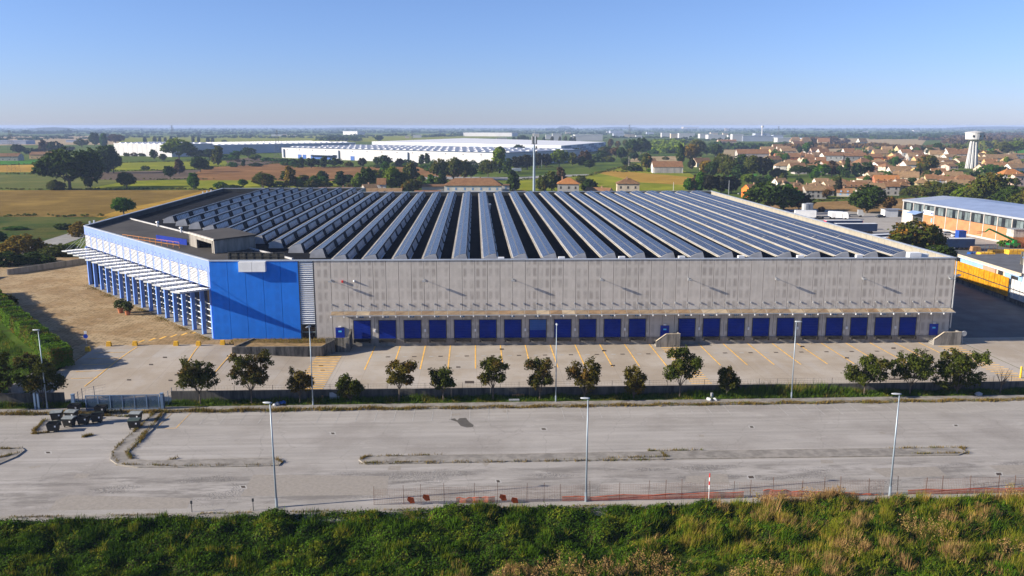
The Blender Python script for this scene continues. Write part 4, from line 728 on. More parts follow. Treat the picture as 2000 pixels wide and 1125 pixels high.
ST = [((392,788),345,432,703,768,'street tree with spreading crown next to the yard gate',0),((491,786),452,534,690,762,'tall narrow street tree before the ramp, second from the gate',0),((586,784),560,611,720,772,'small leaning street tree right before the walkway lamp',2),((684,783),658,709,730,780,'low street tree hanging over the dumped white boards',1),((779,780),755,812,709,758,'round topped brownish street tree on a thin bare stem, before dock three',2),((866,780),843,885,716,766,'small ragged street tree with twigs on top, before dock five',1),((963,780),935,990,699,757,'upright street tree on a bare stem in front of dock seven',0),((1054,780),1029,1081,702,767,'pointed street tree just beside the middle slim lamp',0),((1142,780),1108,1173,696,772,'two lobed street tree with a thin leader shooting up',2),((1237,780),1217,1259,714,777,'small brownish street tree between the two lobed and the tallest one',2),((1327,778),1292,1366,679,752,'tallest dense green street tree before the middle dock stair',1),((1418,778),1399,1441,717,765,'small dark street tree half sunk in the tall grass',0),((1687,773),1649,1734,697,754,'wide street tree with reddish trunk, first after the grass gap',1),((1777,771),1735,1818,680,752,'open airy street tree between two wider ones',1),((1868,771),1816,1924,688,766,'widest bushiest street tree, last before the bare sapling',1),((85,785),42,126,692,775,'dark round street tree behind the leaning lamp by the hedge',0),((-8,790),-60,32,690,780,'dark street tree cut by the picture edge beside the hedge bank',0)]
for i, (b, x0, x1, y0, y1, lab, mi) in enumerate(ST): street_tree(b[0], b[1], x0, x1, y0, y1, lab, mi, two=(i == 8))
street_tree(1953, 768, 1940, 1974, 718, 750, 'bare sapling in the verge beyond the bushiest tree', 0, bare=True)
mGrassV = leafmat('verge_grass', (.025,.06,.006), (.11,.18,.014), (.26,.20,.04), .5); mDry = leafmat('dry_weed', (.10,.075,.02), (.26,.18,.05), (.09,.12,.02), .8)
def grassband(name, n, xf, yf, hf, mat, w=.12):
    x = xf(n); y = yf(n, x); h = hf(n, x, y); base = np.stack([x, y, np.full(n, .05)], 1); place(name, np_mesh(name, blades(base, h, np.full(n, w)*rng.uniform(.6,1.5,n), rng.normal(0,.28,(n,2))*h[:,None]+np.array([.12,0])), 3, mat, np.clip(rng.normal(.5,.3,n),0,1))).__setitem__('kind','stuff')
def vh(n, x, y):
    big = np.exp(-((x-47)/11)**2)*1.5+np.exp(-((x+13)/16)**2)*.25+.38+.25*np.sin(x*.9)*np.sin(x*.31+1)+.3; return np.clip(big,.12,2)*rng.uniform(.5,1.2,n)*np.clip((y-121.8)/1.2,.3,1)
grassband('grass', 70000, lambda n: rng.uniform(-160,200,n), lambda n,x: rng.uniform(121.8,123.95,n), vh, mGrassV)
grassband('weeds', 20000, lambda n: rng.uniform(-75,110,n), lambda n,x: 119.75+rng.normal(0,.26,n)+.15*np.sin(x*.7), lambda n,x,y: rng.uniform(.1,.5,n)*(.5+.5*np.sin(x*.5)**2)*(1+.6*sst(-5,-20,x)), mDry)
grassband('weeds', 3500, lambda n: rng.uniform(-60,20,n), lambda n,x: 85.95+rng.normal(0,.16,n), lambda n,x,y: rng.uniform(.08,.32,n)*(np.sin(x*.63)>-.2), mDry)
def kerbweeds(segs, n):
    P = []
    for a, b, dens in segs:
        a = G(*a); b = G(*b); k = int(n*(b-a).length*dens); u = np.clip(rng.uniform(0,1,k)+rng.normal(0,.02,k),0,1); q = np.array(a)[None]+(np.array(b)-np.array(a))[None]*u[:,None]; q[:,:2] += rng.normal(0,.13,(k,2)); P.append(q[rng.uniform(0,1,k) < .25+.75*(np.sin(q[:,0]*1.7+q[:,1])>0)])
    base = np.concatenate(P); m = len(base); base[:,2] = .02; h = rng.uniform(.08,.46,m); o = place('weeds', np_mesh('weeds', blades(base, h, np.full(m,.1), rng.normal(0,.12,(m,2))), 3, mDry, rng.uniform(0,1,m))); o['kind'] = 'stuff'
kerbweeds([((322,803),(247,884),1),((247,884),(258,898),2),((306,803),(219,884),.7),((219,884),(232,908),1),((232,908),(350,912),.8),((350,912),(545,909),.4),((540,897),(551,905),1.5),((703,899),(715,893),3),((715,893),(860,890),1),((706,906),(850,904),1.6),((850,904),(1300,898),.45),((1190,896),(1310,893),1),((1265,881),(1370,880),1),((1290,883),(1300,893),1),((1735,877),(1885,875),1),((1780,888),(1890,886),1.2),((1872,876),(1892,885),1.2),((322,803),(258,880),1.6),((306,803),(262,845),1.5),((0,878),(44,877),2),((-20,900),(44,884),2),((64,847),(95,845),5),((66,842),(88,820),3),((205,812),(250,814),2),((162,854),(180,850),4),((330,899),(345,895),3)], 55)
# hedge on the bank, boundary growth
def hedge(pts, w, z0, z1, n, lab, mat, leaf=.26):
    P, N = [], []
    for a, b in zip(pts, pts[1:]):
        a = np.array(a,float); b = np.array(b,float); L = np.linalg.norm(b-a); d = (b-a)/L; nn = np.array([-d[1],d[0]]); k = int(n*L); u = rng.uniform(0,1,k); f = rng.uniform(0,1,k); v = np.where(f < .4, rng.uniform(-1,1,k), np.where(f < .7, -1, 1)); zz = np.where(f < .4, 1.0, rng.uniform(0,1,k)); xy = a[None]+d[None]*(u*L)[:,None]+nn[None]*(v*w/2)[:,None]
        wob = .22*np.sin(u*L*.8)+.15*np.sin(u*L*2.3+1); P.append(np.stack([xy[:,0]+rng.normal(0,.1,k),xy[:,1]+rng.normal(0,.1,k),z0+(z1-z0+wob)*zz+rng.normal(0,.08,k)],1)); o = nn[None]*(v*(f>=.4))[:,None]; N.append(np.concatenate([o,(f<.4)[:,None].astype(float)],1))
    a = np.array(pts[0],float); b = np.array(pts[1],float); d = (b-a)/np.linalg.norm(b-a); nn = np.array([-d[1],d[0]]); k = int(n*w); v = rng.uniform(-.5,.5,k)*w; P.append(np.stack([a[0]+nn[0]*v+rng.normal(0,.15,k),a[1]+nn[1]*v+rng.normal(0,.15,k),rng.uniform(z0,z1,k)],1)); N.append(np.repeat(np.array([[-d[0],-d[1],.2]]),k,0))
    P = np.concatenate(P); N = np.concatenate(N); t = empty('hedge', (pts[0][0],pts[0][1],z0), lab, 'hedge'); o = P[0]*0+np.array([pts[0][0],pts[0][1],z0]); place('foliage', np_mesh('foliage', leaf_quads(P-o, N, np.full(len(P),leaf), .6, .5), 4, mat, np.clip(rng.normal(.5,.25,len(P)),0,1)), t, o)
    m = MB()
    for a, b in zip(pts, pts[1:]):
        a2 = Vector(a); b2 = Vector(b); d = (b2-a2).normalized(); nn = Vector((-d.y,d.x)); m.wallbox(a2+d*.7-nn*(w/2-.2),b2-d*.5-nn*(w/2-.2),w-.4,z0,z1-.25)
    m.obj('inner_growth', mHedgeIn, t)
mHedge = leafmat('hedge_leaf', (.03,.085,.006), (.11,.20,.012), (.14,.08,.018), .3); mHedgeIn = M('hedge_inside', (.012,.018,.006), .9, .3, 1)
hedge([(-70.0,140.2),(-104.2,184.2),(-118,204)], 3.2, 1.3, 4.3, 420, 'long clipped green hedge along the paved court casting a wide shadow', mHedge, .16)
hedge([(-74.0,126.0),(-160,126)], 2.2, .9, 3.0, 60, 'dark untrimmed hedge on the bank above the shaded wall', mHedge)
k = 75000; bx = np.stack([rng.uniform(-125,-72.6,k), rng.uniform(125,215,k), np.full(k,1.28)],1); ok = (bx[:,0] < -73-(bx[:,1]-139)*.78) | (bx[:,1] < 138); bx = bx[ok]; h = rng.uniform(.15,.75,len(bx))*(.5+.5*np.sin(bx[:,0]*.35)*np.sin(bx[:,1]*.3)+.35)
o = place('grass', np_mesh('grass', blades(bx, np.abs(h), np.full(len(bx),.13), rng.normal(0,.2,(len(bx),2))), 3, mGrassV, np.clip(.45+.4*np.sin(bx[:,0]*.4+1)*np.sin(bx[:,1]*.35)+rng.normal(0,.2,len(bx)),0,1))); o['kind'] = 'stuff'
k = 5000; s_ = rng.uniform(0,LA,k); d_ = np.abs(rng.normal(.5,.9,k)); bx = np.array([AT(a,b+.2,1.46) for a,b in zip(s_,d_)]); ok = rng.uniform(0,1,k) < .25+.75*(np.sin(s_*.55+1)>.35); bx = bx[ok]
o = place('weeds', np_mesh('weeds', blades(bx, rng.uniform(.05,.32,len(bx)), np.full(len(bx),.1), rng.normal(0,.1,(len(bx),2))), 3, mDry, rng.uniform(0,1,len(bx)))); o['kind'] = 'stuff'
k = 3000; bx = np.stack([rng.uniform(-46,-27,k), rng.uniform(153,156.3,k), np.full(k,1.6)],1); o = place('weeds', np_mesh('weeds', blades(bx, rng.uniform(.05,.5,k), np.full(k,.09), rng.normal(0,.12,(k,2))), 3, mDry, rng.uniform(0,1,k))); o['kind'] = 'stuff'
# ================================================================ trees beyond: a few grown shapes, shared by many trees
ORD = ['first','second','third','fourth','fifth','sixth','seventh','eighth','ninth','tenth','eleventh','twelfth','thirteenth','fourteenth','fifteenth','sixteenth','seventeenth','eighteenth','nineteenth','twentieth']
def ordn(i): return ORD[i] if i < 20 else 'twenty '+ORD[i-20] if i < 29 else 'thirtieth' if i == 29 else 'thirty '+ORD[i-30] if i < 39 else 'fortieth' if i == 39 else 'forty '+ORD[i-40]
TM = {'oak': ((.014,.034,.006),(.06,.095,.012),None), 'dark': ((.013,.036,.009),(.05,.088,.014),None), 'green': ((.02,.065,.006),(.085,.185,.012),None), 'lime': ((.055,.11,.008),(.17,.22,.014),None), 'olive': ((.035,.055,.009),(.12,.135,.018),(.15,.10,.022)),
      'rust': ((.06,.04,.012),(.17,.095,.024),(.08,.07,.015)), 'gold': ((.11,.08,.010),(.30,.19,.02),(.07,.09,.012)), 'brown': ((.05,.033,.018),(.125,.085,.045),None), 'mixed': ((.025,.055,.008),(.12,.115,.014),(.28,.12,.02)), 'plum': ((.016,.02,.010),(.05,.05,.02),None)}
WORD = {'oak':'dark green','dark':'deep green','green':'bright green','lime':'yellow green','olive':'dull olive','rust':'rusty brown','gold':'golden yellow','brown':'bare brown','mixed':'autumn coloured','plum':'blackish green'}
mTree = {k: leafmat('leaf_'+k, *v, scale=.25) for k, v in TM.items()}
SHAPES = {'round': [(0,0,5.4,3.6,3.3,4.0),(-2.2,.5,5.0,2.2,2.2,2.2),(2.3,-.3,5.4,2.2,2.2,2.3),(.4,-1.5,7.6,2.0,2.0,1.9)],
 'broad': [(-2.6,0,5.6,2.6,2.6,2.4),(2.4,.3,5.9,2.9,2.6,2.6),(0,-.4,7.0,3.4,2.8,2.7),(0,0,4.4,3.4,2.8,2.2),(-4.0,.3,4.3,1.7,1.8,1.5),(3.9,-.4,4.6,1.8,1.8,1.6)],
 'tall': [(0,0,6.8,2.3,2.2,3.1),(.4,0,3.9,2.5,2.4,2.9),(-.5,.2,8.4,1.5,1.5,1.6)], 'column': [(0,0,5.2,1.25,1.25,4.8),(.1,0,3.2,1.4,1.4,3.0)],
 'cone': [(0,0,2.5,2.6,2.6,2.2),(0,0,5.0,1.8,1.8,2.4),(0,0,7.6,1.0,1.0,2.4)], 'bush': [(0,0,3.8,3.6,3.2,4.6),(-2.6,0,2.8,2.2,2.2,3.4),(2.6,.2,3.0,2.3,2.2,3.6)]}
TW = {'round':8.6,'broad':11.0,'tall':5.6,'column':2.9,'cone':5.2,'bush':9.2}; TB = {'round':1.6,'broad':1.8,'tall':1.2,'column':.5,'cone':.4,'bush':0}
crowns, trunks = {}, {}
for sh, L in SHAPES.items():
    for v in (0,1):
        L2 = [(x*(1-2*v)+rng.uniform(-.4,.4),y,z+rng.uniform(-.3,.3),a*rng.uniform(.85,1.15),b,c*rng.uniform(.9,1.1)) for x,y,z,a,b,c in L]; V, tn = crown(170, 13, L2, .46, .6, .9); crowns[sh,v] = (V, tn); crowns[sh,v,'fine'] = crown(420, 17, L2, .27, .6, .8)
    m = MB(); m.tube((0,0,-.3),(0,0,max(TB[sh]+1.2,1)),.34,.22,6)
    for i in range(5): a = i*1.26; l = L[i % len(L)]; m.tube((0,0,max(TB[sh],.6)),(l[0]*.8+math.cos(a)*.5*l[3],l[1]+math.sin(a)*.5*l[4],l[2]),.16,.04,4)
    trunks[sh] = m.mesh('trunk', mBark)
cmesh = {}
def tree_at(p, w, h, sh, sp, lab, grp, far=False):
    v = random.randint(0,1); key = (sh,v,sp,'fine') if w/depth(p)*FPX > 34 else (sh,v,sp)
    if key not in cmesh: cmesh[key] = np_mesh('crown', crowns[(sh,v)+key[3:]][0], 4, mTree[sp], crowns[(sh,v)+key[3:]][1])
    s = (w/TW[sh], w/TW[sh], h/10.0); t = empty('bush' if sh == 'bush' else ('poplar' if sh == 'column' else 'tree'), p, lab, 'bush' if sh == 'bush' else 'tree', grp); rz = random.uniform(-.5,.5)
    place('crown', cmesh[key], t, p, rz, s); place('trunk', trunks[sh], t, p, rz, s)
def grove(place_, ref, grp, items):
    cnt = {}
    tot = {}
    for it in items: tot[it[5],it[4]] = tot.get((it[5],it[4]),0)+1
    for x, y, w, h, sh, sp in items:
        k = (sp,sh); cnt[k] = cnt.get(k,0)+1; p = G(x,y); d = depth(p)/FPX
        nm = {'round':'round','broad':'broad','tall':'upright','column':'slim','cone':'conical','bush':'low'}[sh]; ty = 'bush' if sh == 'bush' else 'tree'
        lab = f"{WORD[sp]} {nm} {ty} {place_}" if tot[k] == 1 else f"{ordn(cnt[k]-1)} {WORD[sp]} {nm} {ty} {place_}, from {ref}"
        tree_at((p.x,p.y,-.1), w*d, h*d*1.03, sh, sp, lab, grp)
R_,B_,T_,C_,K_,U_ = 'round','broad','tall','column','cone','bush'
grove('in the fields','the pylon','trees in the fields', [(137,370,116,84,B_,'oak'),(176,366,60,74,R_,'oak'),(210,338,44,52,T_,'oak'),(222,338,36,46,R_,'oak'),(110,371,36,24,U_,'olive'),(172,368,16,30,T_,'olive'),(248,369,37,34,R_,'olive'),(284,332,16,11,U_,'oak'),(332,349,26,26,R_,'dark'),(350,340,20,28,T_,'brown'),(391,336,36,31,R_,'dark'),(378,371,27,34,R_,'green'),(242,420,46,36,R_,'green'),(426,322,22,36,T_,'olive'),(405,331,22,10,U_,'dark'),(455,326,20,13,U_,'green'),(476,325,8,14,T_,'dark'),(500,325,26,9,U_,'oak'),(465,316,10,6,U_,'rust')])
grove('beside the back corner of the big roof','the corner','bushes by the back corner of the roof', [(431,367,26,15,U_,'green'),(456,368,38,9,U_,'dark'),(475,365,20,16,R_,'green')])
grove('by the white factory wall','the far farm','trees around the white factory', [(36,301,26,20,R_,'dark'),(60,300,30,14,U_,'dark'),(84,300,14,26,T_,'brown'),(110,299,30,24,B_,'dark'),(95,296,16,18,T_,'brown'),(134,293,22,10,U_,'olive'),(160,288,34,18,B_,'olive'),(185,285,24,26,R_,'dark'),(203,287,12,26,C_,'green'),(226,281,38,20,B_,'brown'),(205,270,24,10,R_,'dark'),(350,312,62,44,B_,'lime'),(376,309,20,22,R_,'gold'),(318,314,16,14,R_,'olive'),(301,313,16,22,R_,'dark'),(386,312,42,22,B_,'dark'),(247,305,14,9,U_,'olive'),(262,305,14,9,U_,'rust'),(277,305,16,8,U_,'olive'),(410,312,30,22,R_,'dark'),(485,309,36,22,B_,'dark'),(440,312,30,12,U_,'green'),(460,313,22,18,T_,'green'),(498,313,24,12,R_,'lime'),(522,315,30,10,U_,'green'),(548,316,30,9,U_,'green')])
grove('beyond the white factory roofs','the far farm','small poplars beyond the white factory roofs', [(x,278+.0*x,5+random.random()*2,9+random.random()*3,C_,random.choice(['dark','olive'])) for x in (283,302,312,323,334,377,388,406,415,1003,1012,1030,1040,1062,1078,1093,1104,1115,1122)]+[(438,277,10,5,U_,'dark'),(1020,277,20,13,R_,'dark'),(740,276,18,12,R_,'dark')])
grove('in the factory hedgerow','the farm track','hedgerow trees before the white factory', [(558,323,20,12,U_,'green'),(572,325,16,14,U_,'green'),(590,326,14,20,R_,'oak'),(608,328,28,20,R_,'oak'),(622,326,14,16,R_,'green'),(633,327,14,22,T_,'oak'),(654,327,32,20,B_,'dark'),(682,325,18,12,U_,'olive'),(707,326,18,18,R_,'plum'),(735,322,14,16,R_,'dark'),(752,326,30,24,R_,'oak'),(780,326,18,17,R_,'plum'),(795,325,16,10,U_,'green'),(824,322,12,20,T_,'dark'),(834,322,12,22,T_,'dark'),(838,334,20,12,U_,'green')])
grove('in the belt behind the big roof','its back corner','trees in the belt behind the big roof', [(514,370,44,36,B_,'olive'),(545,369,34,18,U_,'green'),(566,369,22,43,T_,'gold'),(580,368,24,22,R_,'lime'),(604,367,36,16,U_,'lime'),(632,366,34,16,U_,'olive'),(665,362,26,30,K_,'dark'),(688,366,22,14,U_,'olive'),(700,372,30,30,R_,'lime'),(716,372,34,46,R_,'oak'),(742,358,30,26,R_,'olive'),(752,344,20,28,T_,'green'),(765,372,44,46,R_,'lime'),(786,372,34,36,B_,'olive'),(803,362,34,46,R_,'olive'),(806,378,44,30,B_,'mixed'),(828,366,26,14,U_,'dark'),(860,352,40,44,B_,'olive'),(886,352,40,44,R_,'olive'),(906,350,32,38,R_,'olive'),(920,348,26,24,R_,'dark'),(953,346,38,36,B_,'olive'),(975,338,30,50,T_,'lime'),(992,340,18,30,T_,'oak'),(908,379,46,14,U_,'green'),(1001,376,26,42,T_,'oak'),(940,340,14,8,U_,'green'),(870,362,30,10,U_,'oak')])
grove('around the villa','the mast','trees around the house by the mast', [(1060,378,30,36,R_,'olive'),(1078,378,34,46,R_,'olive'),(1094,366,22,38,T_,'brown'),(1108,378,22,24,R_,'oak'),(1134,360,22,18,R_,'olive'),(1152,378,30,30,R_,'oak'),(1142,376,18,22,R_,'olive')])
grove('before the striped hall','the mast','trees before the striped hall', [(1010,331,34,26,R_,'plum'),(1030,331,34,30,R_,'plum'),(1052,328,30,30,R_,'plum'),(1066,326,24,26,R_,'plum'),(1092,326,40,36,B_,'lime'),(1118,323,20,24,T_,'olive'),(1141,322,28,28,R_,'brown'),(1158,316,26,16,U_,'dark'),(1175,314,26,20,R_,'dark'),(1188,316,26,14,U_,'olive'),(1203,307,28,20,R_,'rust'),(1213,314,22,28,R_,'dark'),(1236,305,34,34,R_,'dark'),(1252,301,30,32,R_,'oak'),(1263,298,14,22,C_,'dark'),(1192,289,12,18,R_,'rust'),(1206,289,12,14,R_,'gold'),(1222,290,14,18,R_,'olive'),(1276,300,22,10,U_,'green')])
grove('around the meadow barn','the striped hall','trees around the barn in the meadow', [(1221,332,14,12,U_,'olive'),(1240,334,34,16,U_,'oak'),(1262,331,24,30,T_,'mixed'),(1272,336,18,10,U_,'green'),(1328,322,18,40,T_,'oak'),(1349,318,40,38,B_,'gold'),(1362,306,38,34,R_,'olive'),(1380,304,22,18,R_,'dark'),(1398,308,30,28,R_,'oak'),(1350,332,16,22,R_,'plum'),(1300,312,14,8,U_,'olive')])
grove('in the wood before the orange house','the meadow','trees in the wood before the orange house', [(1377,346,28,34,R_,'gold'),(1410,338,42,40,B_,'olive'),(1392,348,34,34,R_,'oak'),(1422,352,40,44,B_,'olive'),(1448,332,34,32,R_,'oak'),(1470,346,38,44,R_,'olive'),(1445,354,34,34,R_,'dark'),(1490,346,34,40,R_,'plum'),(1480,358,34,18,U_,'oak'),(1461,360,32,22,R_,'lime'),(1346,378,24,32,R_,'green'),(1356,376,12,34,T_,'brown'),(1365,378,14,44,C_,'green'),(1376,352,14,14,C_,'lime'),(1386,378,38,38,R_,'plum'),(1408,378,34,36,R_,'plum'),(1428,377,36,34,R_,'plum'),(1484,300,20,14,R_,'dark'),(1500,354,22,14,U_,'green')])
grove('between the big roof and the village','the orange house','trees between the big roof and the village', [(1502,414,100,62,B_,'oak'),(1530,412,70,52,R_,'green'),(1560,412,56,38,B_,'plum'),(1614,388,22,20,R_,'rust'),(1587,386,16,12,U_,'brown'),(1636,382,26,30,K_,'plum'),(1604,414,14,14,U_,'brown'),(1692,416,76,54,R_,'oak'),(1735,410,32,26,R_,'rust'),(1573,378,14,14,R_,'green')])
grove('in the belt behind the brick workshop','the lorry yard','trees behind the brick workshop', [(1788,390,56,30,B_,'olive'),(1818,392,56,40,R_,'olive'),(1856,396,66,44,B_,'olive'),(1885,402,56,42,R_,'lime'),(1932,408,92,74,B_,'olive'),(1965,412,52,50,R_,'oak'),(1995,414,56,46,R_,'olive'),(1950,416,70,24,U_,'olive'),(2040,410,70,60,B_,'oak')])
grove('among the village roofs','the orange house','trees among the village roofs', [(1562,302,11,17,R_,'dark'),(1582,292,14,16,R_,'dark'),(1600,303,8,9,R_,'dark'),(1643,298,16,7,U_,'dark'),(1535,318,16,20,R_,'green'),(1560,343,36,22,B_,'oak'),(1585,343,28,22,R_,'oak'),(1604,346,32,26,R_,'green'),(1624,345,24,30,T_,'brown'),(1640,346,18,24,R_,'dark'),(1653,347,18,38,K_,'dark'),(1672,347,20,26,R_,'dark'),(1693,346,26,30,R_,'oak'),(1740,304,30,14,U_,'lime'),(1749,325,30,18,R_,'oak'),(1811,344,48,42,R_,'mixed'),(1862,345,30,18,U_,'lime'),(1850,352,20,14,U_,'lime'),(1880,328,26,14,U_,'lime'),(1783,307,12,6,U_,'dark'),(1820,302,34,10,U_,'green'),(1865,313,8,10,R_,'dark'),(1935,344,50,24,B_,'green'),(1958,343,24,18,R_,'olive'),(1520,345,40,20,U_,'olive'),(1722,343,18,12,U_,'lime'),(1975,310,24,8,U_,'green'),(1940,312,30,20,R_,'olive'),(1985,300,40,26,R_,'lime'),(1958,302,36,24,R_,'olive')])
grove('beside the lorry yard','the workshop','trees beside the lorry yard', [(1786,512,124,88,B_,'mixed'),(1838,520,60,44,R_,'oak'),(1751,498,56,34,R_,'gold'),(1870,520,30,16,U_,'oak'),(1965,482,30,18,U_,'green')])
grove('beyond the court boundary wall','the road','bushes beyond the boundary wall', [(160,462,44,36,U_,'gold'),(47,505,88,56,U_,'gold'),(10,528,90,44,U_,'oak'),(70,522,80,36,U_,'oak'),(112,508,70,38,U_,'olive'),(140,500,50,28,U_,'oak'),(124,448,34,16,U_,'oak'),(30,448,50,8,U_,'green'),(-20,470,60,26,U_,'green'),(18,608,34,36,R_,'olive')])
rr = random.Random(5)
grove('behind the sheds along the big roof','its back corner','extra trees in the belt behind the big roof', sorted([(rr.uniform(505,870),rr.uniform(352,371),rr.uniform(16,30),rr.uniform(14,30),rr.choice([R_,R_,U_,T_]),rr.choice(['oak','olive','green','lime','dark'])) for _ in range(26)]))
grove('between the village gardens','the orange house','garden trees of the village', sorted([(rr.uniform(1505,1995),rr.uniform(300,368),rr.uniform(13,24),rr.uniform(13,24),rr.choice([R_,R_,U_]),rr.choice(['oak','olive','green','dark','lime'])) for _ in range(44)]))
grove('in the hedges of the far meadow','the mast','hedge trees of the far meadow', sorted([(rr.uniform(1000,1275),rr.uniform(298,330),rr.uniform(16,28),rr.uniform(14,24),rr.choice([R_,U_]),rr.choice(['oak','plum','dark','olive'])) for _ in range(22)]+[(rr.uniform(560,985),rr.uniform(321,330),rr.uniform(16,26),rr.uniform(9,16),U_,rr.choice(['oak','dark','green'])) for _ in range(18)]))
# far woods and tree lines: masses one could not count
def treeline(segs, sp, hm, dens, name='treeline', leaf=None):
    P, O, Sz = [], [], []
    for (x0,y0),(x1,y1) in segs:
        a = np.array(G(x0,y0)); b = np.array(G(x1,y1)); L = np.linalg.norm(b-a); n = max(3, int(L*dens*(2.2 if dens < .1 else 1.5))); u = rng.uniform(0,1,n); wr = hm*rng.uniform(.35,.7,n); hh = hm*rng.uniform(.55,1.25,n)*(.7+.3*np.sin(u*L/hm*.35+x0)); c = a[None]+(b-a)[None]*u[:,None]+rng.normal(0,hm*.8,(n,3)); k = 26
        d = rng.normal(0,1,(n,k,3)); d /= np.linalg.norm(d,axis=2,keepdims=True); d[:,:,2] = np.abs(d[:,:,2])*1.0-.25
        q = c[:,None,:]*np.array([1,1,0])+d*np.stack([wr,wr,hh*.55],1)[:,None,:]; q[:,:,2] += hh[:,None]*.45; P.append(q.reshape(-1,3)); O.append(d.reshape(-1,3)); Sz.append(np.repeat(wr*.42,k))
    P = np.concatenate(P); O = np.concatenate(O); Sz = np.concatenate(Sz); o = place(name, np_mesh(name, leaf_quads(P, O*1.2, Sz, .75, .45), 4, mTree[sp], np.clip(rng.normal(.5,.3,len(P)),0,1))); o['kind'] = 'stuff'
treeline([((-150,272),(240,271)),((0,268),(160,267)),((380,270),(700,269)),((560,265),(690,266))], 'dark', 10, .09); treeline([((240,269),(520,268)),((640,268),(720,270)),((700,266),(1000,265)),((820,268),(900,266))], 'dark', 11, .07)
treeline([((-200,262),(700,261)),((500,259),(1200,260)),((-200,257),(500,257))], 'dark', 14, .035); treeline([((-300,253.5),(900,254)),((700,256),(1500,256)),((-300,251),(2300,251.5)),((800,253),(2300,254))], 'dark', 17, .02)
treeline([((-100,276),(100,274)),((0,259),(1100,259.5)),((240,264),(560,263)),((1100,259),(2300,259)),((880,262),(1250,262)),((1480,262),(2200,261))], 'dark', 13, .05); treeline([((-100,255.5),(2200,255.5)),((-100,252.3),(2200,252.3))], 'dark', 19, .02); treeline([((60,262),(150,261))], 'dark', 30, .03, 'far_wood'); treeline([((635,276),(695,276)),((640,274),(690,274))], 'oak', 13, .3, 'wood'); treeline([((1085,255),(1120,255))], 'dark', 40, .05, 'far_wood')
treeline([((1260,294),(1325,299)),((1258,290),(1330,295)),((1256,287),(1340,290)),((1256,283),(1345,285))], 'lime', 14, .5, 'poplar_wood'); treeline([((1335,292),(1368,293)),((1330,288),(1370,287))], 'olive', 13, .35, 'wood')
treeline([((1540,292),(1650,289)),((1590,290),(1640,287)),((1650,286),(1880,296)),((1640,288),(1760,292)),((1760,294),(1900,300))], 'rust', 10, .35, 'autumn_wood'); treeline([((1700,294),(1900,299)),((1790,291),(1900,294))], 'olive', 11, .2, 'wood')
treeline([((1700,272),(1860,272)),((1680,268),(1850,268)),((1600,265),(1900,264)),((1560,270),(1700,269))], 'dark', 14, .09, 'far_wood'); treeline([((1585,283),(1640,281)),((1590,279),(1640,278))], 'brown', 16, .2, 'wood'); treeline([((1840,279),(2150,277)),((1800,274),(2150,271)),((1850,270),(2150,268)),((1900,264),(2200,262)),((1860,283),(2050,282))], 'brown', 15, .14, 'wood'); treeline([((1930,290),(2050,288)),((1960,282),(2060,281)),((1900,287),(1990,290))], 'olive', 14, .2, 'wood')
treeline([((1380,288),(1480,284)),((1500,282),(1560,284)),((1120,271),(1500,268)),((1080,264),(1560,263)),((1300,275),(1420,274))], 'dark', 9, .08); treeline([((1400,290),(1424,292)),((1480,291),(1492,290))], 'dark', 17, .3, 'wood')
for bs in ([((-250,371),(60,370)),((60,370),(470,370)),((-250,420),(210,423)),((-250,338),(190,341)),((168,352),(420,350)),((200,335),(400,331)),((90,320),(192,334))],[((500,351),(900,352)),((560,326),(900,325)),((445,314),(560,318)),((400,327),(560,318)),((-250,326),(90,321)),((215,318),(445,314))],[((1004,352),(1150,344)),((1150,343),(1240,320)),((1160,336),(1330,331)),((1210,336),(1330,335)),((1410,313),(1500,312)),((1490,396),(1790,386)),((1000,330),(1080,326))]):
    treeline(bs, 'olive', 1.5, .5, 'field_margin')
hill = MB(); 
for cx, cy, rx, h in ((1103,252,140,38),(1210,252,420,30),(700,252,700,24),(250,252.5,420,22),(1950,252,900,36),(105,255,260,30)):
    c = G(cx,cy); n = 28; vs = [(c.x+rx*math.cos(2*math.pi*i/n),c.y+rx*.7*math.sin(2*math.pi*i/n),-1) for i in range(n)]+[(c.x+rx*.5*math.cos(2*math.pi*i/n),c.y+rx*.35*math.sin(2*math.pi*i/n),h*(.75+.12*math.sin(i*2.3))) for i in range(n)]+[(c.x,c.y,h)]
    hill.add(vs,[(i,(i+1)%n,n+(i+1)%n,n+i) for i in range(n)]+[(n+i,n+(i+1)%n,2*n) for i in range(n)])
hill.obj('hills', M('wooded_hills', (.02,.03,.015), .95, .3, .02), kind='structure', smooth=True)
# ================================================================ village, farms, factories
def tile_mat(name, a, b):
    t = NT(name); p = t.pos((1,1,1), True, world=False); pw = t.pos((1,1,1), True)
    c = t.mix(t.ramp(t.noise(pw, .5, 4, .65), .3, .7), a, b); c = t.mix(t.math('MULTIPLY', t.ramp(t.noise(pw, 2.2, 3, .7), .45, .7), .5), c, tuple(v*.45 for v in a))
    w = t.N('ShaderNodeTexWave', wave_type='BANDS', bands_direction='X'); w.inputs['Scale'].default_value = .9; t.l.new(p, w.inputs['Vector']); t.bump(w.outputs['Fac'], .5, .15); return t.out(c, .9, .15)
mTile = [tile_mat('clay_tiles', (.19,.095,.045), (.26,.145,.07)), tile_mat('pale_clay_tiles', (.21,.135,.07), (.29,.19,.10)), tile_mat('brown_clay_tiles', (.15,.085,.045), (.22,.125,.06)), tile_mat('orange_clay_tiles', (.34,.14,.045), (.40,.18,.06))]
TN = ['red','pale','brown','orange']
WC = {'cream': (.46,.39,.30), 'white': (.56,.53,.49), 'grey': (.33,.31,.29), 'ochre': (.50,.33,.15), 'pink': (.52,.38,.32), 'orange': (.62,.16,.025), 'brick': (.34,.13,.07), 'yellow': (.46,.37,.20)}
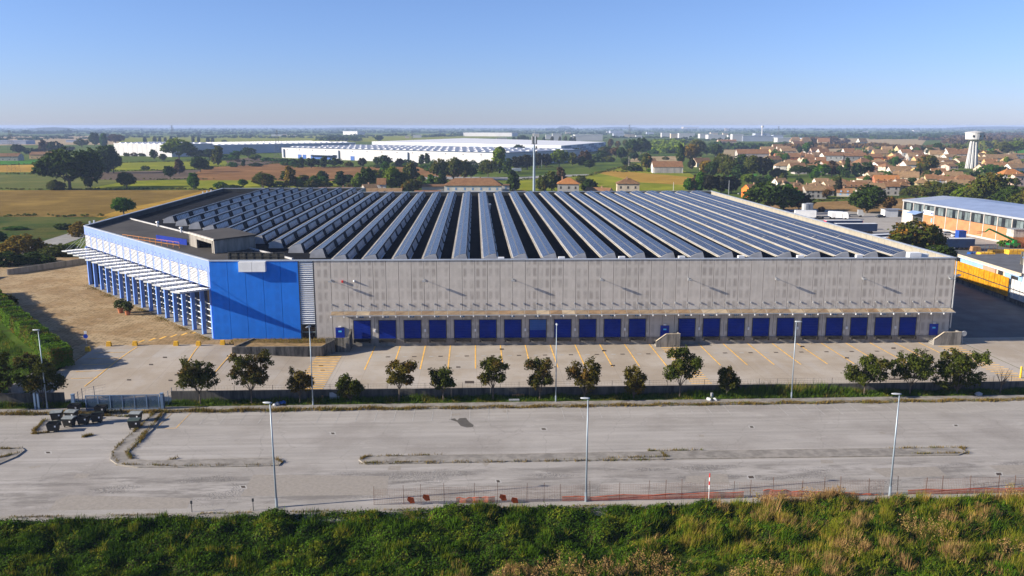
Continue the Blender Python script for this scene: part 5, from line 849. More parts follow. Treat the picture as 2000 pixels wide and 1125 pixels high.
mWall = {k: M('render_'+k, v, .9, .14, .35) for k, v in WC.items()}; mShut = M('shutter', (.05,.045,.04), .6, .2, 1); mShutB = M('shutter_blue', (.18,.30,.50), .6, .1, 1)
mChim = M('chimney', (.36,.22,.14), .9, .2, 1)
def house(p, w, d, h, rise, rz, wall, tile, lab, hip=False, nwin=3, chim=1, grp=None, floors=2, name='house', cat='house', shut=None, ov=.5):
    t = empty(name, p, lab, cat, grp); t.rotation_euler = (0,0,rz)
    def part(n, mats, mb, par=t, at=(0,0,0)):
        o = place(n, mb.mesh(n, mats), par); o.location = at; return o
    m = MB(); m.box(-w/2,w/2,-d/2,d/2,-.2,h)
    if not hip: m.add([(-w/2,-d/2,h),(-w/2,d/2,h),(-w/2,0,h+rise),(w/2,-d/2,h),(w/2,d/2,h),(w/2,0,h+rise)],[(0,2,1),(3,4,5),(0,3,5,2),(1,2,5,4)])
    part('wall', mWall[wall], m); r = MB(); e = ov; dz = rise/(d/2)*e; th = .22; hx = w/2+e; hy = d/2+e; rx = w/2+e*.6 if not hip else max(.1,w/2-d*.45)
    for sy in (-1,1): r.add([(-hx if hip else -rx,sy*hy,h-dz),(hx if hip else rx,sy*hy,h-dz),(rx,0,h+rise),(-rx,0,h+rise),(-hx if hip else -rx,sy*hy,h-dz+th),(hx if hip else rx,sy*hy,h-dz+th),(rx,0,h+rise+th),(-rx,0,h+rise+th)],[(0,1,2,3),(7,6,5,4),(0,4,5,1),(1,5,6,2),(3,7,4,0)])
    if hip:
        for sx in (-1,1): r.add([(sx*hx,-hy,h-dz),(sx*hx,hy,h-dz),(sx*rx,0,h+rise),(sx*hx,-hy,h-dz+th),(sx*hx,hy,h-dz+th),(sx*rx,0,h+rise+th)],[(0,1,2),(3,4,5),(0,1,4,3)])
    ro = part('roof', mTile[tile], r); sm = shut or random.choice([mShut,mShut,mShutB if wall in ('white','grey') else mShut])
    for i in range(chim):
        m = MB(); cx = rng.uniform(-.35,.35)*w; m.box(-.4,.4,-.35,.35,-1,1.5).box(-.5,.5,-.45,.45,1.5,1.7); part('chimney', mChim, m, ro, (cx,rng.uniform(-.15,.25)*d,h+rise*.75))
    for f in range(floors):
        for i in range(nwin):
            m = MB(); m.box(-.5,.5,-.06,.04,0,1.35).box(-.6,.6,-.09,.0,-.12,-.001); part('window', sm, m, t, (-w/2+w*(i+.5)/nwin+rng.uniform(-.3,.3),-d/2,.9+f*h/floors))
    for sy in (-1,):
        m = MB(); m.box(-.06,.04,-.5,.5,0,1.35); part('window', sm, m, t, (-w/2,rng.uniform(-.2,.2)*d,.9+(floors-1)*h/floors))
    return t
def hpx(x, y, wpx, hpx_, rpx, rz, wall, tile, lab, d=None, **k):
    p = G(x,y); s = depth(p)/FPX; w = wpx*s; return house((p.x,p.y+((d or 9)/2),0), w, d or min(11,w*.75), hpx_*s, rpx*s*1.0, rz, wall, tile, lab, **k)
# farms and houses just behind the big roof
hpx(925,386,112,24,12,-.06,'white',0,'long two storey farmhouse with brown hipped roof and blue shutters behind the solar roof',hip=True,nwin=7,d=13)
hpx(745,374,17,15,10,.0,'white',0,'small white tower house with a reddish roof behind the back parapet',nwin=1,d=5,chim=0,name='tower_house'); hpx(720,377,26,8,8,.5,'grey',1,'low grey farm shed with sloping tiled roof beside the white tower house',nwin=1,floors=1,d=8)
hpx(654,376,66,3,6,.02,'brick',2,'low red brown barn roof just showing over the back parapet',nwin=1,floors=1,d=9,name='barn',cat='barn'); hpx(750,380,68,5,6,.03,'ochre',1,'low orange tiled outbuilding under the white tower house',nwin=1,floors=1,d=7); hpx(846,378,44,14,3,.0,'grey',2,'grey ruined farm wall building next to the long farmhouse',nwin=0,floors=1,d=6,chim=0,name='farm_shed',cat='shed'); hpx(835,382,50,4,5,0,'brick',0,'low tiled lean-to roof before the ruined farm wall',nwin=0,floors=1,d=6,chim=0,name='farm_shed',cat='shed'); hpx(988,382,14,20,1,0,'white',2,'narrow pale annex at the end of the long farmhouse',nwin=1,d=8,chim=0)
hpx(1112,384,42,25,10,-.12,'grey',3,'grey villa with bright orange hipped roof near the antenna mast',hip=True,nwin=3,d=12); hpx(1172,384,50,6,10,-.5,'cream',0,'low house with dark red roof between the two villas',nwin=2,floors=1,d=11); hpx(1229,383,43,24,9,-.12,'cream',2,'cream cube villa with brown pyramid roof and a pale balcony',hip=True,nwin=3,d=12); hpx(1012,384,28,5,6,0,'brick',0,'small red roof peeping over the parapet beside the mast',nwin=0,floors=1,d=7)
bn = hpx(1306,338,58,12,10,-.08,'white',0,'white barn with red tiled roof and four grey doors in the meadow',nwin=0,d=16,floors=1,name='barn',cat='barn',chim=0)
for i in range(4): m = MB(); m.box(-2.6,2.6,-.15,.0,0,4.6); o = place('barn_door', m.mesh('barn_door', mWall['grey']), bn); o.location = (-9+5.9*i,-8.02,0)
hpx(1270,322,24,4,8,.1,'brick',2,'dark low barn roof behind the white barn',nwin=0,floors=1,d=12,chim=0,name='barn',cat='barn'); hpx(1372,326,34,8,9,.3,'cream',2,'dark roofed house with bright gable edge in the trees behind the barn',nwin=2,d=13); hpx(1385,336,26,8,6,.2,'cream',3,'cream house with orange roof half hidden by the yellow tree',nwin=2,d=10)
hpx(1472,309,62,9,8,-.04,'grey',0,'long grey farm building with a red roof before the village',nwin=5,d=16,floors=1,name='barn',cat='barn',chim=0); hpx(1421,284,36,8,3,0,'pink',0,'pale two storey block with red flat roof by the far crop field',nwin=5,d=16); hpx(1437,317,26,3,4,.1,'cream',1,'low cream house beside the long red roofed farm building',nwin=1,floors=1,d=10)
# the village: hand placed near rows
V1 = [(1478,386,40,16,9,.28,'orange',2,'bright orange house with brown roof at the near edge of the village',0),(1527,366,24,10,7,.3,'white',1,'white house with tall pale gable behind the orange house',0),(1538,378,26,14,7,.9,'cream',1,'cream gabled house turning its bare gable to the fields',0),(1555,370,26,7,6,.2,'cream',1,'low cream house with solar panels beside the bare gable',0),(1585,376,24,9,5,.1,'ochre',1,'ochre house behind the grey shuttered one',0),(1562,387,26,15,9,.15,'brick',0,'brick barn with broad hipped roof at the near village edge',1),(1594,388,40,16,8,-.08,'grey',1,'grey two storey house with blue shutters facing the brown field',0),(1622,383,20,11,6,-.05,'grey',0,'lower grey house joined to the one with blue shutters',0),(1632,372,40,9,8,.05,'cream',1,'long cream house with pale roof behind the conifer',0),(1672,372,50,8,8,-.1,'ochre',0,'long ochre row house with chimneys in the middle rank',0),(1655,384,28,8,7,-.4,'grey',0,'grey house with steep red roof and dark yard',0),(1688,386,18,14,1,0,'grey',2,'flat topped grey house wall beside the big yard tree',0),
 (1718,386,26,19,8,-.15,'grey',1,'grey gabled cottage at the start of the long grey terrace',0),(1745,382,28,18,8,-.12,'grey',0,'middle house of the long grey terrace with arched windows',0),(1770,381,16,18,7,-.1,'yellow',2,'yellowish house with a deep balcony in the terrace',1),(1790,382,20,10,6,-.3,'ochre',0,'low ochre house after the yellowish balcony house',0),(1806,373,22,16,7,-.3,'yellow',1,'slim yellow house with a hipped roof and two chimneys',1),(1822,369,20,20,7,-.2,'yellow',0,'taller yellow house joined to the slim one',0),(1774,356,46,10,10,-.45,'cream',1,'cream house with broad pale roof above the terrace',0),(1735,360,46,8,9,-.2,'brick',3,'orange roofed house in the crowd above the terrace',0),(1757,342,34,8,8,-.1,'white',1,'white walled house with long brown roof near the dark tree',0),(1742,350,34,9,3,-.05,'grey',2,'dark flat roofed house between tiled roofs',0),
 (1866,356,34,12,8,-.2,'pink',1,'pink house with solar panels on its roof below the water tower',0),(1890,358,46,6,9,-.2,'ochre',0,'wide tiled barn roof below the water tower',1),(1876,368,40,8,8,-.3,'grey',1,'grey shed with pale roof at the edge of the trees',0),(1910,366,34,8,7,-.1,'brick',2,'brick barn under the tree belt',0),(1978,354,38,14,9,-.1,'white',3,'white house with bright orange hipped roof at the village end',1),(1996,364,30,20,3,0,'pink',2,'tall pink house cut by the picture edge',0),(1990,336,40,8,8,.1,'white',1,'white house behind the bright orange hipped roof',0),(1955,333,50,6,9,-.3,'ochre',0,'red roofed long house before the upper farm roofs',0),(1930,336,40,6,9,.4,'cream',1,'cream house with crossing gables near the tower foot',0)]
for x, y, w, h, r, rz, wl, tl, lab, hp in V1: hpx(x,y,w,h,r,rz,wl,tl,lab,hip=bool(hp),nwin=max(1,w//10),chim=1,grp='houses of the village')
V2 = [(1628,318,38,14,5,-.05,'white',0,'white school like building with red roof and stair tower'),(1672,318,44,13,6,-.05,'grey',0,'pale two storey building with an outside stair'),(1712,318,26,11,6,-.05,'orange',0,'apricot block with hipped red roof beside the school like building'),(1540,316,48,9,7,-.05,'brick',0,'long brick house with red roof'),(1512,320,28,8,7,.3,'yellow',2,'yellow shed with solar panels'),(1515,305,18,9,5,.0,'ochre',1,'ochre tower like house near the long brick house'),(1541,303,28,8,5,0,'cream',1,'long cream barn by the ochre tower house'),(1772,309,20,11,6,-.1,'white',0,'white house with tall gable under the autumn wood'),(1790,309,30,8,7,.0,'white',2,'white chapel like gable beside the autumn wood'),(1873,311,40,10,9,-.05,'white',0,'white gabled house with red roof next to the tower stem'),(1860,313,24,6,5,0,'white',1,'low white house before the tower stem'),(1890,318,34,7,6,0,'cream',1,'cream house with dormer near the tower stem'),(1798,332,60,7,8,-.05,'cream',1,'very long tiled house in the heart of the village'),(1850,334,34,10,7,-.05,'grey',1,'grey block with white garage front'),(1862,336,18,11,3,0,'pink',2,'pink garage with white door'),(1783,334,26,12,7,-.05,'white',1,'white house with two white awnings'),(1958,316,60,7,7,-.05,'cream',1,'long cream house in the upper village'),(1990,310,30,8,2,0,'grey',1,'grey flat shed at the upper village end'),(1935,310,24,8,7,.3,'ochre',0,'ochre house behind the water tower')]
for x, y, w, h, r, rz, wl, tl, lab in V2: hpx(x,y,w,h,r,rz,wl,tl,lab,nwin=max(1,w//9),chim=1,grp='houses of the village',d=14)
rows = [('lowest village lane',[(1700,358),(1714,350),(1828,352),(1838,346),(1782,350),(1800,344),(1766,366),(1690,366),(1610,366),(1645,363),(1600,372),(1838,360),(1850,362)]),('second village lane',[(1560,334),(1548,326),(1575,322),(1590,326),(1606,322),(1620,330),(1640,330),(1655,328),(1672,332),(1690,326),(1706,336),(1722,330),(1532,332),(1565,340),(1598,337),(1630,340),(1664,338),(1700,343),(1735,334),(1770,340)]),('third village lane',[(1650,311),(1625,311),(1550,311),(1785,314),(1800,320),(1880,323),(1570,312),(1584,316),(1596,312),(1610,305),(1738,318),(1756,316),(1770,324),(1826,318),(1842,322),(1905,326),(1922,322),(1940,326),(1812,325),(1858,326),(1962,330),(1985,326),(1720,324),(1580,324)]),('uppermost village lane',[(1660,304),(1680,308),(1702,300),(1735,298),(1790,300),(1825,303),(1860,304),(1895,306),(1970,300),(1546,292),(1560,288),(1580,298),(1605,298),(1595,302),(1722,306),(1752,312),(1762,300),(1806,316),(1830,310),(1848,308),(1920,312),(1950,306),(1975,322),(1990,326)]),('outer farm track',[(1520,296),(1532,298),(1575,284),(1555,281),(1610,284),(1685,284),(1500,302),(1640,312)])]
for nm, L in rows:
    L.sort()
    for i, (x, y) in enumerate(L):
        wl = random.choice(['cream','cream','white','white','grey','ochre','pink','yellow']); tl = random.choices([0,1,2,3],(3,4,2,.6))[0]; w = random.uniform(20,34)*(.75+.25*(y-280)/80); hpx(x,y,w,random.uniform(7,10)*(.8+.2*(y-280)/80),random.uniform(5,8),random.uniform(-.3,.35),wl,tl,f'{wl} house with {TN[tl]} tiles, {ordn(i)} along the {nm} from the orange house',nwin=2,chim=random.randint(0,2),grp='houses of the village',d=12,hip=random.random()<.25)
# water tower, antenna mast, pylons
tw = G(1897,329); wt = empty('water_tower', tw, 'white mushroom shaped concrete water tower above the village roofs', 'water tower'); m = MB(); kx = depth(tw)/FPX
mTow = stain_mat('tower_concrete', (.50,.50,.50), (.20,.21,.23), .6)
for a in range(8): an = a*math.pi/4+.2; m.tube(tw+Vector((5.0*math.cos(an),5.0*math.sin(an),0)),tw+Vector((2.9*math.cos(an),2.9*math.sin(an),27)),.75,.6,6)
m.obj('leg', mTow, wt, kind='stuff'); MB().tube(tw,tw+Vector((0,0,27)),2.6,1.9,10).obj('stem', mTow, wt)
m = MB(); z = 26.6; pr = [(z,3.2),(z+1.8,7.6),(z+1.8,7.9),(z+8.2,8.4),(z+8.2,8.9),(z+8.7,8.9),(z+10,.6)]; n = 24
m.add([(tw.x+r*math.cos(2*math.pi*i/n),tw.y+r*math.sin(2*math.pi*i/n),q) for q, r in pr for i in range(n)],[(k*n+i,k*n+(i+1)%n,(k+1)*n+(i+1)%n,(k+1)*n+i) for k in range(len(pr)-1) for i in range(n)]+[tuple(range(n-1,-1,-1)),tuple(range((len(pr)-1)*n,len(pr)*n))]); m.obj('tank', mTow, wt)
for i in range(6): an = -2.2+i*.75; q = tw+Vector((8.25*math.cos(an),8.25*math.sin(an),z+4.5)); MB().box(q.x-.6,q.x+.6,q.y-.6,q.y+.6,q.z-.6,q.z+1.4).obj('window', mDark, wt)
mp = AY(1043,372,372); mp.z = 0; at = empty('antenna_mast', mp, 'tall grey phone mast with antennas behind the solar roof', 'mast')
for k, (a, b, r) in enumerate(((0,12,.75),(12,24,.62),(24,33,.5),(33,37.6,.18))): MB().tube(mp+Vector((0,0,a)),mp+Vector((0,0,b)),r,r*.88 if k < 3 else r,12).obj('mast_section', mPole, at)
for a in range(6): an = a*math.pi/3; q = mp+Vector((1.0*math.cos(an),1.0*math.sin(an),35.2)); MB().box(q.x-.22,q.x+.22,q.y-.22,q.y+.22,q.z-1.5,q.z+1.6).obj('antenna_panel', mWhite if a % 2 else mDark, at)
MB().tube(mp+Vector((.9,-.3,31.5)),mp+Vector((1.0,-.3,32.6)),.35,.3,8).tube(mp+Vector((.9,-.3,29.6)),mp+Vector((1,-.3,30.6)),.35,.3,8).tube(mp+Vector((0,0,33.5)),mp+Vector((0,0,33.7)),1.35,n=12).obj('dish', mDark, at); MB().tube(mp+Vector((0,0,37)),mp+Vector((0,0,39.4)),.05,n=5).obj('spike', mSteel, at)
def pylon(x, y, hp, lab, arms=3):
    p = G(x,y); s = depth(p)/FPX; h = hp*s; m = MB(); b = h*.11; r = max(.06,s*.13); N = 7; t = empty('pylon', p, lab, 'pylon', 'power line pylons')
    lv = [(h*k/N, b*(1-k/N*.86)) for k in range(N+1)]
    for (z0,w0),(z1,w1) in zip(lv, lv[1:]):
        c0 = [(-w0,-w0),(w0,-w0),(w0,w0),(-w0,w0)]; c1 = [(-w1,-w1),(w1,-w1),(w1,w1),(-w1,w1)]
        for i in range(4):
            m.tube(p+Vector((*c0[i],z0)),p+Vector((*c1[i],z1)),r,n=3); m.tube(p+Vector((*c0[i],z0)),p+Vector((*c1[(i+1)%4],z1)),r*.6,n=3); m.tube(p+Vector((*c0[(i+1)%4],z0)),p+Vector((*c1[i],z1)),r*.6,n=3)
    m.obj('lattice', mDark, t); m = MB()
    for k in range(arms): z = h*(.68+.13*k); a = h*(.2-.035*k); m.tube(p+Vector((-a,0,z)),p+Vector((a,0,z)),r,n=3); m.tube(p+Vector((-a,0,z)),p+Vector((0,0,z+h*.06)),r*.7,n=3); m.tube(p+Vector((a,0,z)),p+Vector((0,0,z+h*.06)),r*.7,n=3)
    m.obj('cross_arm', mDark, t)
pylon(27,336,80,'tall lattice pylon standing in the field by the green crop strip'); pylon(337,268,23,'hazy lattice pylon over the far tree line behind the factory'); pylon(543,306,52,'lattice pylon beside the corner of the white factory'); pylon(1229,268,24,'faint lattice pylon above the far town'); pylon(1520,266,19,'faint lattice pylon near the golden wood'); pylon(805,272,14,'tiny hazy pylon over the far fields')
for x, y, h, lab in ((1228,333,27,'white concrete pole standing beside the meadow bushes'),(1315,376,20,'rusty pole at the meadow corner'),(1423,380,28,'grey lamp pole beside the dark trees by the orange house'),(1058,330,18,'pale lamp pole on the road behind the mast'),(705,352,12,'small pole by the brown field')):
    p = G(x,y); s = depth(p)/FPX; tag(MB().tube(p,p+Vector((0,0,h*s)),.22,.14,6).tube(p+Vector((-.5,0,h*s*.9)),p+Vector((.5,0,h*s*.9)),.07,n=4).obj('utility_pole', mSteel if 'lamp' in lab else mConc, off=p), lab, 'pole')
# white factories
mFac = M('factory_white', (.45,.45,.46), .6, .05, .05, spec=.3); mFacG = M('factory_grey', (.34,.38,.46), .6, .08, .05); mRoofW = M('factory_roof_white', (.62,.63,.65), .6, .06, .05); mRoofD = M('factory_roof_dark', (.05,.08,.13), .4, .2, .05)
def factory(p0, p1, dep, h, lab, wall, roof, nsky, sky=mRoofW, mat_side=None, name='factory', rows_=3, nj=12):
    a = G(*p0); b = G(*p1); a.z = b.z = 0; d = (b-a).normalized(); n = Vector((-d.y,d.x,0)); n = n if n.y > 0 else -n; L = (b-a).length; t = empty(name, a.lerp(b,.5), lab, 'factory'); F = lambda s, q, z: tuple(a+d*s+n*q+Vector((0,0,z)))
    m = MB(F); m.box(0,L,0,dep,-.2,h); m.obj('wall', wall, t)
    m = MB(F); m.box(-.3,L+.3,-.3,dep+.3,h,h+.5); m.obj('roof', roof, t)
    m = MB(F)
    for k in range(1,nj): m.box(L*k/nj-.12,L*k/nj+.12,-.12,-.02,0,h)
    m.obj('wall_joint', mFacG, t)
    if nsky:
        m = MB(F)
        for r_ in range(rows_):
            for k in range(nsky): m.add([(L*(k+.15)/nsky,dep*(r_+.25)/rows_,h+.5),(L*(k+.75)/nsky,dep*(r_+.25)/rows_,h+.5),(L*(k+.75)/nsky,dep*(r_+.75)/rows_,h+.5),(L*(k+.15)/nsky,dep*(r_+.75)/rows_,h+.5),(L*(k+.45)/nsky,dep*(r_+.3)/rows_,h+2.0),(L*(k+.45)/nsky,dep*(r_+.7)/rows_,h+2.0)],[(0,1,4),(1,2,5,4),(2,3,5),(3,0,4,5)])
        m.obj('roof_light', sky, t)
    return t, F, L
t, F, L = factory((551,308),(985,324),150,13.2,'long white logistics hall with dark roof and blue loading docks', mFac, mRoofD, 34)
for s0, s1, lab in ((.155,.29,'dock_canopy'),):
    m = MB(F); m.box(L*s0,L*s1,-6,-.2,5.2,6); m.obj('dock_canopy', mFacG, t); m = MB(F); m.box(L*s0+1,L*s1-1,-.3,-.05,0,5); m.obj('dock_wall', mDoorL, t)
for s in (.01,.30,.62): m = MB(F); m.box(L*s,L*s+2,-2,-.1,1,11.5); m.obj('air_duct', mFacG, t)
for s in (.09,.115,.36,.5): m = MB(F); m.box(L*s,L*s+7,-.3,-.05,0,5); m.obj('dock_door', mDoorL, t)
for k in range(14): m = MB(F); m.box(L*(.03+.068*k),L*(.03+.068*k)+.8,-.6,-.05,10.6,11.4); m.obj('wall_lamp', mDark, t)
t, F, L = factory((727,291.5),(1096,303.5),0.6,13,'low white front of the striped hall', mFac, mRoofW, 0); bpy.data.objects.remove(t) if False else None
a, b, c = G(727,291.5), G(1096,303.5), G(1183,292.5); dd = a+(c-b); t['label'] = 'huge white hall with stepped grey stripes and a shaded blue end wall'
MB().prism(ccw([Vector(q[:2]).to_3d() for q in (b+(c-b).normalized()*.7,c,dd+(c-b)*.5,a+(dd-a).normalized()*.7)]),0,13.05).obj('hall_body', M('hall_end_wall_shade', (.36,.42,.52), .6, .1, .05), t); MB().prism(ccw([Vector(q[:2]).to_3d() for q in (b,c,dd+(c-b)*.5,a)]),13.06,13.7).obj('hall_roof', mRoofW, t)  # the end wall's blue shade is put into its colour
fz = MB(F)
for k in range(26):
    for j in range(3):
        if (k*2+j*3) % 5 < 2: fz.box(L*k/26,L*(k+1)/26-.2,-.2,-.05,1+j*4,4.6+j*4)
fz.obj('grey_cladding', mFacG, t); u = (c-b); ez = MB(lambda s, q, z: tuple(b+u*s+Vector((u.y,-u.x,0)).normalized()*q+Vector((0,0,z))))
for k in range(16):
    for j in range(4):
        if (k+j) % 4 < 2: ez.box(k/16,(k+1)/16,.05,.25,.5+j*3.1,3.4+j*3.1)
ez.obj('shade_blue_cladding', M('hall_stripe_shade', (.13,.18,.28), .6, .1, .05), t)  # stripes coloured darker and bluer for the end wall's shade
factory((224,303.5),(336,306.5),70,16.5,'bright white factory block at the edge of the fields', mFac, mRoofW, 10); t, F, L = factory((338,303),(695,294),160,13,'long factory with front coloured grey blue for shade and a white ridged roof', mFacG, mRoofW, 30, nj=8)  # grey wall colour of the long factory stands in for its front's blue shade
factory((905,266),(1000,266.5),60,14,'pale distant factory between the poplars', mFac, mRoofW, 0, nj=4); factory((670,263),(698,263.5),40,16,'small pale distant hall with bays over the fields', mFac, mFacG, 0, nj=6)
for x, y, w, h, col, lab in ((12,314,46,14,'grey','long low farm buildings under the pylon'),(78,310,40,13,'ochre','second low farm building among the dark trees')): hpx(x,y,w,h*.6,h*.4,0,col,2,lab,nwin=4,floors=1,d=14,name='farm_building',cat='barn')
# far town: small pale blocks, each its own
far = [(1150,275,54,11,0),(1126,276,20,10,0),(1088,276,18,14,0),(1072,272,12,8,0),(1209,268,22,7,1),(1230,268,20,6,2),(1248,270,12,5,0),(1205,262,26,6,1),(1190,261,10,4,0),(1300,268,16,8,0),(1317,270,14,9,2),(1336,271,20,10,0),(1349,267,16,6,0),(1380,270,26,8,0),(1400,272,34,8,0),(1395,264,14,5,2),(1417,266,10,6,2),(1441,276,22,13,0),(1430,273,16,8,0),(1480,276,60,10,1),(1490,268,30,7,1),(1520,270,20,6,1),(1270,263,14,5,1),(1110,262,10,4,2),(1047,268,12,7,2),(1350,252,30,4,2),(1420,256,8,5,2),(20,282,60,7,1),(140,278,22,4,1),(540,266,20,3,0),(556,267,8,5,2),(572,267,14,3,0),(795,270,8,4,2),(815,269,16,5,0),(980,276,20,6,2),(1535,278,34,8,0),(1580,276,30,6,1),(1610,278,40,5,2),(1860,277,14,4,0),(1790,258,12,3,0),(1690,259,12,3,0)]
mFar = [mFac, mFacG, mWall['cream']]
ls = sorted(far); cw = ['white','grey','cream']; cc = [0,0,0]
for x, y, w, h, c in ls:
    p = G(x,y); s = depth(p)/FPX; t = empty('distant_building', p, f'small {cw[c]} distant building, {ordn(cc[c])} of its colour from the pylon field', 'building', 'distant buildings on the plain'); cc[c] += 1
    m = MB(); W_ = w*s; m.box(p.x-W_/2,p.x+W_/2,p.y,p.y+W_*.6,-.2,h*s); m.obj('wall', mFar[c], t); m = MB(); m.box(p.x-W_/2-.5,p.x+W_/2+.5,p.y-.5,p.y+W_*.6+.5,h*s+.01,h*s+.8); m.obj('roof', mRoofW if c == 0 else mFacG, t)
for x, y, hp_, lab in ((1488,268,22,'pale far water tower near the horizon'),(1885,252,6,'far chimney stack under its smoke plume')):
    p = G(x,y); s = depth(p)/FPX; m = MB(); m.tube(p,p+Vector((0,0,hp_*s)),1.6*s,1.0*s,8)
    if 'water' in lab: m.tube(p+Vector((0,0,hp_*s*.85)),p+Vector((0,0,hp_*s)),2.8*s,n=10)
    tag(m.obj('far_tower', mFac, off=p), lab, 'tower')
# ================================================================ lorry yard and brick workshop
mBrick = M('brick_orange', (.37,.17,.075), .9, .15, .4); mTrl = M('trailer_white', (.62,.64,.66), .5, .08, .4); mNavy = M('trailer_navy', (.012,.03,.08), .5, .2, .5); mTrRed = M('trailer_red', (.45,.03,.06), .5, .2, .5); mTint = glass_mat('windscreen', (.02,.025,.03), .1)
def trailer(x, y, L, rz, front, side, lab, z=1.0, h=3.9):
    p = G(x,y); t = empty('lorry_trailer', p, lab, 'trailer', 'trailers in the lorry yard'); t.rotation_euler = (0,0,rz)
    def part(n, mats, fn): m = MB(); fn(m); return place(n, m.mesh(n, mats), t)
    part('box_side', side, lambda m: m.box(-L/2+.06,L/2-.06,-1.25,1.25,z,h)); part('front_wall', front, lambda m: m.box(-L/2-.06,-L/2+.05,-1.28,1.28,z,h)); part('roof', mTrl, lambda m: m.box(-L/2,L/2,-1.27,1.27,h+.01,h+.1)); part('rear_door', front, lambda m: m.box(L/2-.05,L/2+.06,-1.27,1.27,z,h))
    for q in (L/2-2,L/2-3.3,L/2-4.6): part('wheel', mRub, lambda m: (m.tube((q,-1.3,.5),(q,-.9,.5),.5,n=10), m.tube((q,.9,.5),(q,1.3,.5),.5,n=10)))
    part('landing_leg', mDark, lambda m: m.box(-L/2+2,-L/2+2.3,-.9,.9,0,z))
trailer(1646,449,15,.0,mTrRed,mNavy,'dark trailer with a red front end, first behind the roof parapet'); trailer(1670,456,16,-.02,mNavy,mNavy,'long navy trailer with white roof beside the red fronted one'); trailer(1708,480,13.5,.25,mTrl,mNavy,'blue sided trailer with white front half behind the white fronted one'); trailer(1730,486,14,.25,mTrl,M('trailer_blue',(.02,.08,.20),.5,.2,.5),'white fronted blue trailer next to the big orange and green tree'); trailer(1858,488,14,-.05,mNavy,mNavy,'dark blue trailer behind the autumn coloured tree'); trailer(1572,428,9,-.2,mTrl,mTrl,'short white trailer close to the roof corner')
def lorry(x, y, rz, col, lab, box=True):
    p = G(x,y); t = empty('lorry', p, lab, 'lorry', 'lorries'); t.rotation_euler = (0,0,rz)
    def part(n, mats, fn): m = MB(); fn(m); return place(n, m.mesh(n, mats), t)
    part('cab', col, lambda m: m.add([(-1.2,-1.2,.7),(1.2,-1.2,.7),(1.2,1.2,.7),(-1.2,1.2,.7),(-1.1,-1.2,2.2),(1.2,-1.2,3.4),(1.2,1.2,3.4),(-1.1,1.2,2.2),(-.7,-1.2,3.3),(-.7,1.2,3.3)],[(3,2,1,0),(0,1,5,8,4),(2,3,7,9,6),(1,2,6,5),(0,4,7,3),(4,8,9,7),(8,5,6,9)])); part('windscreen', mTint, lambda m: m.quad((-1.06,-1.05,2.28),(-.74,-1.05,3.2),(-.74,1.05,3.2),(-1.06,1.05,2.28)) if False else m.add([(-1.13,-1.05,2.3),(-1.13,1.05,2.3),(-.76,1.05,3.2),(-.76,-1.05,3.2)],[(0,3,2,1)]))
    part('load_box' if box else 'chassis', col if box else mDark, lambda m: m.box(1.4,7.6,-1.25,1.25,.9,3.5 if box else 1.2))
    for q in (0,5,6.3): part('wheel', mRub, lambda m: (m.tube((q,-1.25,.5),(q,-.9,.5),.5,n=10), m.tube((q,.9,.5),(q,1.25,.5),.5,n=10)))
lorry(1628,428,2.9,mTrl,'white lorry cab facing out of the yard beside the scrap stack',False); lorry(1652,429,2.6,mTrl,'white box lorry next to the bare white cab'); lorry(1680,424,2.9,M('grey_cab',(.3,.31,.32),.5,.1,.5),'grey lorry with open load frame behind the white ones',False); lorry(1291,297,.3,mTrl,'white and blue lorry by the poplar wood'); lorry(1304,296,.3,mDoorL,'blue lorry parked behind the white one at the poplar wood'); lorry(1002,336,.1,mTrl,'small white lorry on the road behind the roof')
def car(x, y, rz, col, lab):
    p = G(x,y); t = empty('parked_car', p, lab, 'car', 'parked cars'); t.rotation_euler = (0,0,rz)
    def part(n, mats, fn): m = MB(); fn(m); return place(n, m.mesh(n, mats), t)
    part('body', col, lambda m: m.prism([(-2.1,-.85),(2.1,-.85),(2.2,0),(2.1,.85),(-2.1,.85),(-2.2,0)],.3,.85)); part('cabin', mTint, lambda m: m.add([(-1.5,-.78,.85),(1.1,-.78,.85),(1.1,.78,.85),(-1.5,.78,.85),(-.95,-.62,1.4),(.45,-.62,1.4),(.45,.62,1.4),(-.95,.62,1.4)],[(0,1,5,4),(1,2,6,5),(2,3,7,6),(3,0,4,7),(4,5,6,7)])); part('roof', col, lambda m: m.box(-.93,.43,-.6,.6,1.405,1.45))
    for q in (-1.3,1.3): part('wheel', mRub, lambda m: (m.tube((q,-.9,.32),(q,-.65,.32),.32,n=8), m.tube((q,.65,.32),(q,.9,.32),.32,n=8)))
car(1720,425,.2,mDark,'dark car parked beside the white hut'); car(1870,463,-.2,mTrl,'white car at the foot of the brick workshop'); car(1852,459,-.2,mSteel,'silver car beside the white one by the workshop'); car(1448,380,.1,mSteel,'silver car under the orange house'); car(1538,414,.1,mDoorL,'blue car by the lorry yard entrance'); car(850,347,0,mTrl,'white car on the road beside the field'); car(1600,428,.5,mDark,'dark car among the lorries'); car(1868,512,.3,mRed,'red car beneath the trees behind the roof corner')
p = G(1741,423); t = empty('yard_hut', p, 'white metal hut beside the brick workshop', 'hut'); MB().box(p.x-4.2,p.x+2,p.y-2,p.y+2,0,3.3).obj('wall', mTrl, t); MB().box(p.x-4.4,p.x+4,p.y-2.3,p.y+2.3,3.31,3.55).obj('roof', mSteel, t); MB().box(p.x+2.01,p.x+4,p.y-1.2,p.y+2,0,2.6).obj('annex', mDark, t)
for i, (x, y) in enumerate(((1572,419),(1580,418))): p = G(x,y); tag(MB().tube(p,p+Vector((0,0,5.2)),1.7,1.7,12).obj('storage_tank', mSteel, off=p), ['grey storage tank nearer the roof corner','grey storage tank next to the lorries'][i], 'tank')
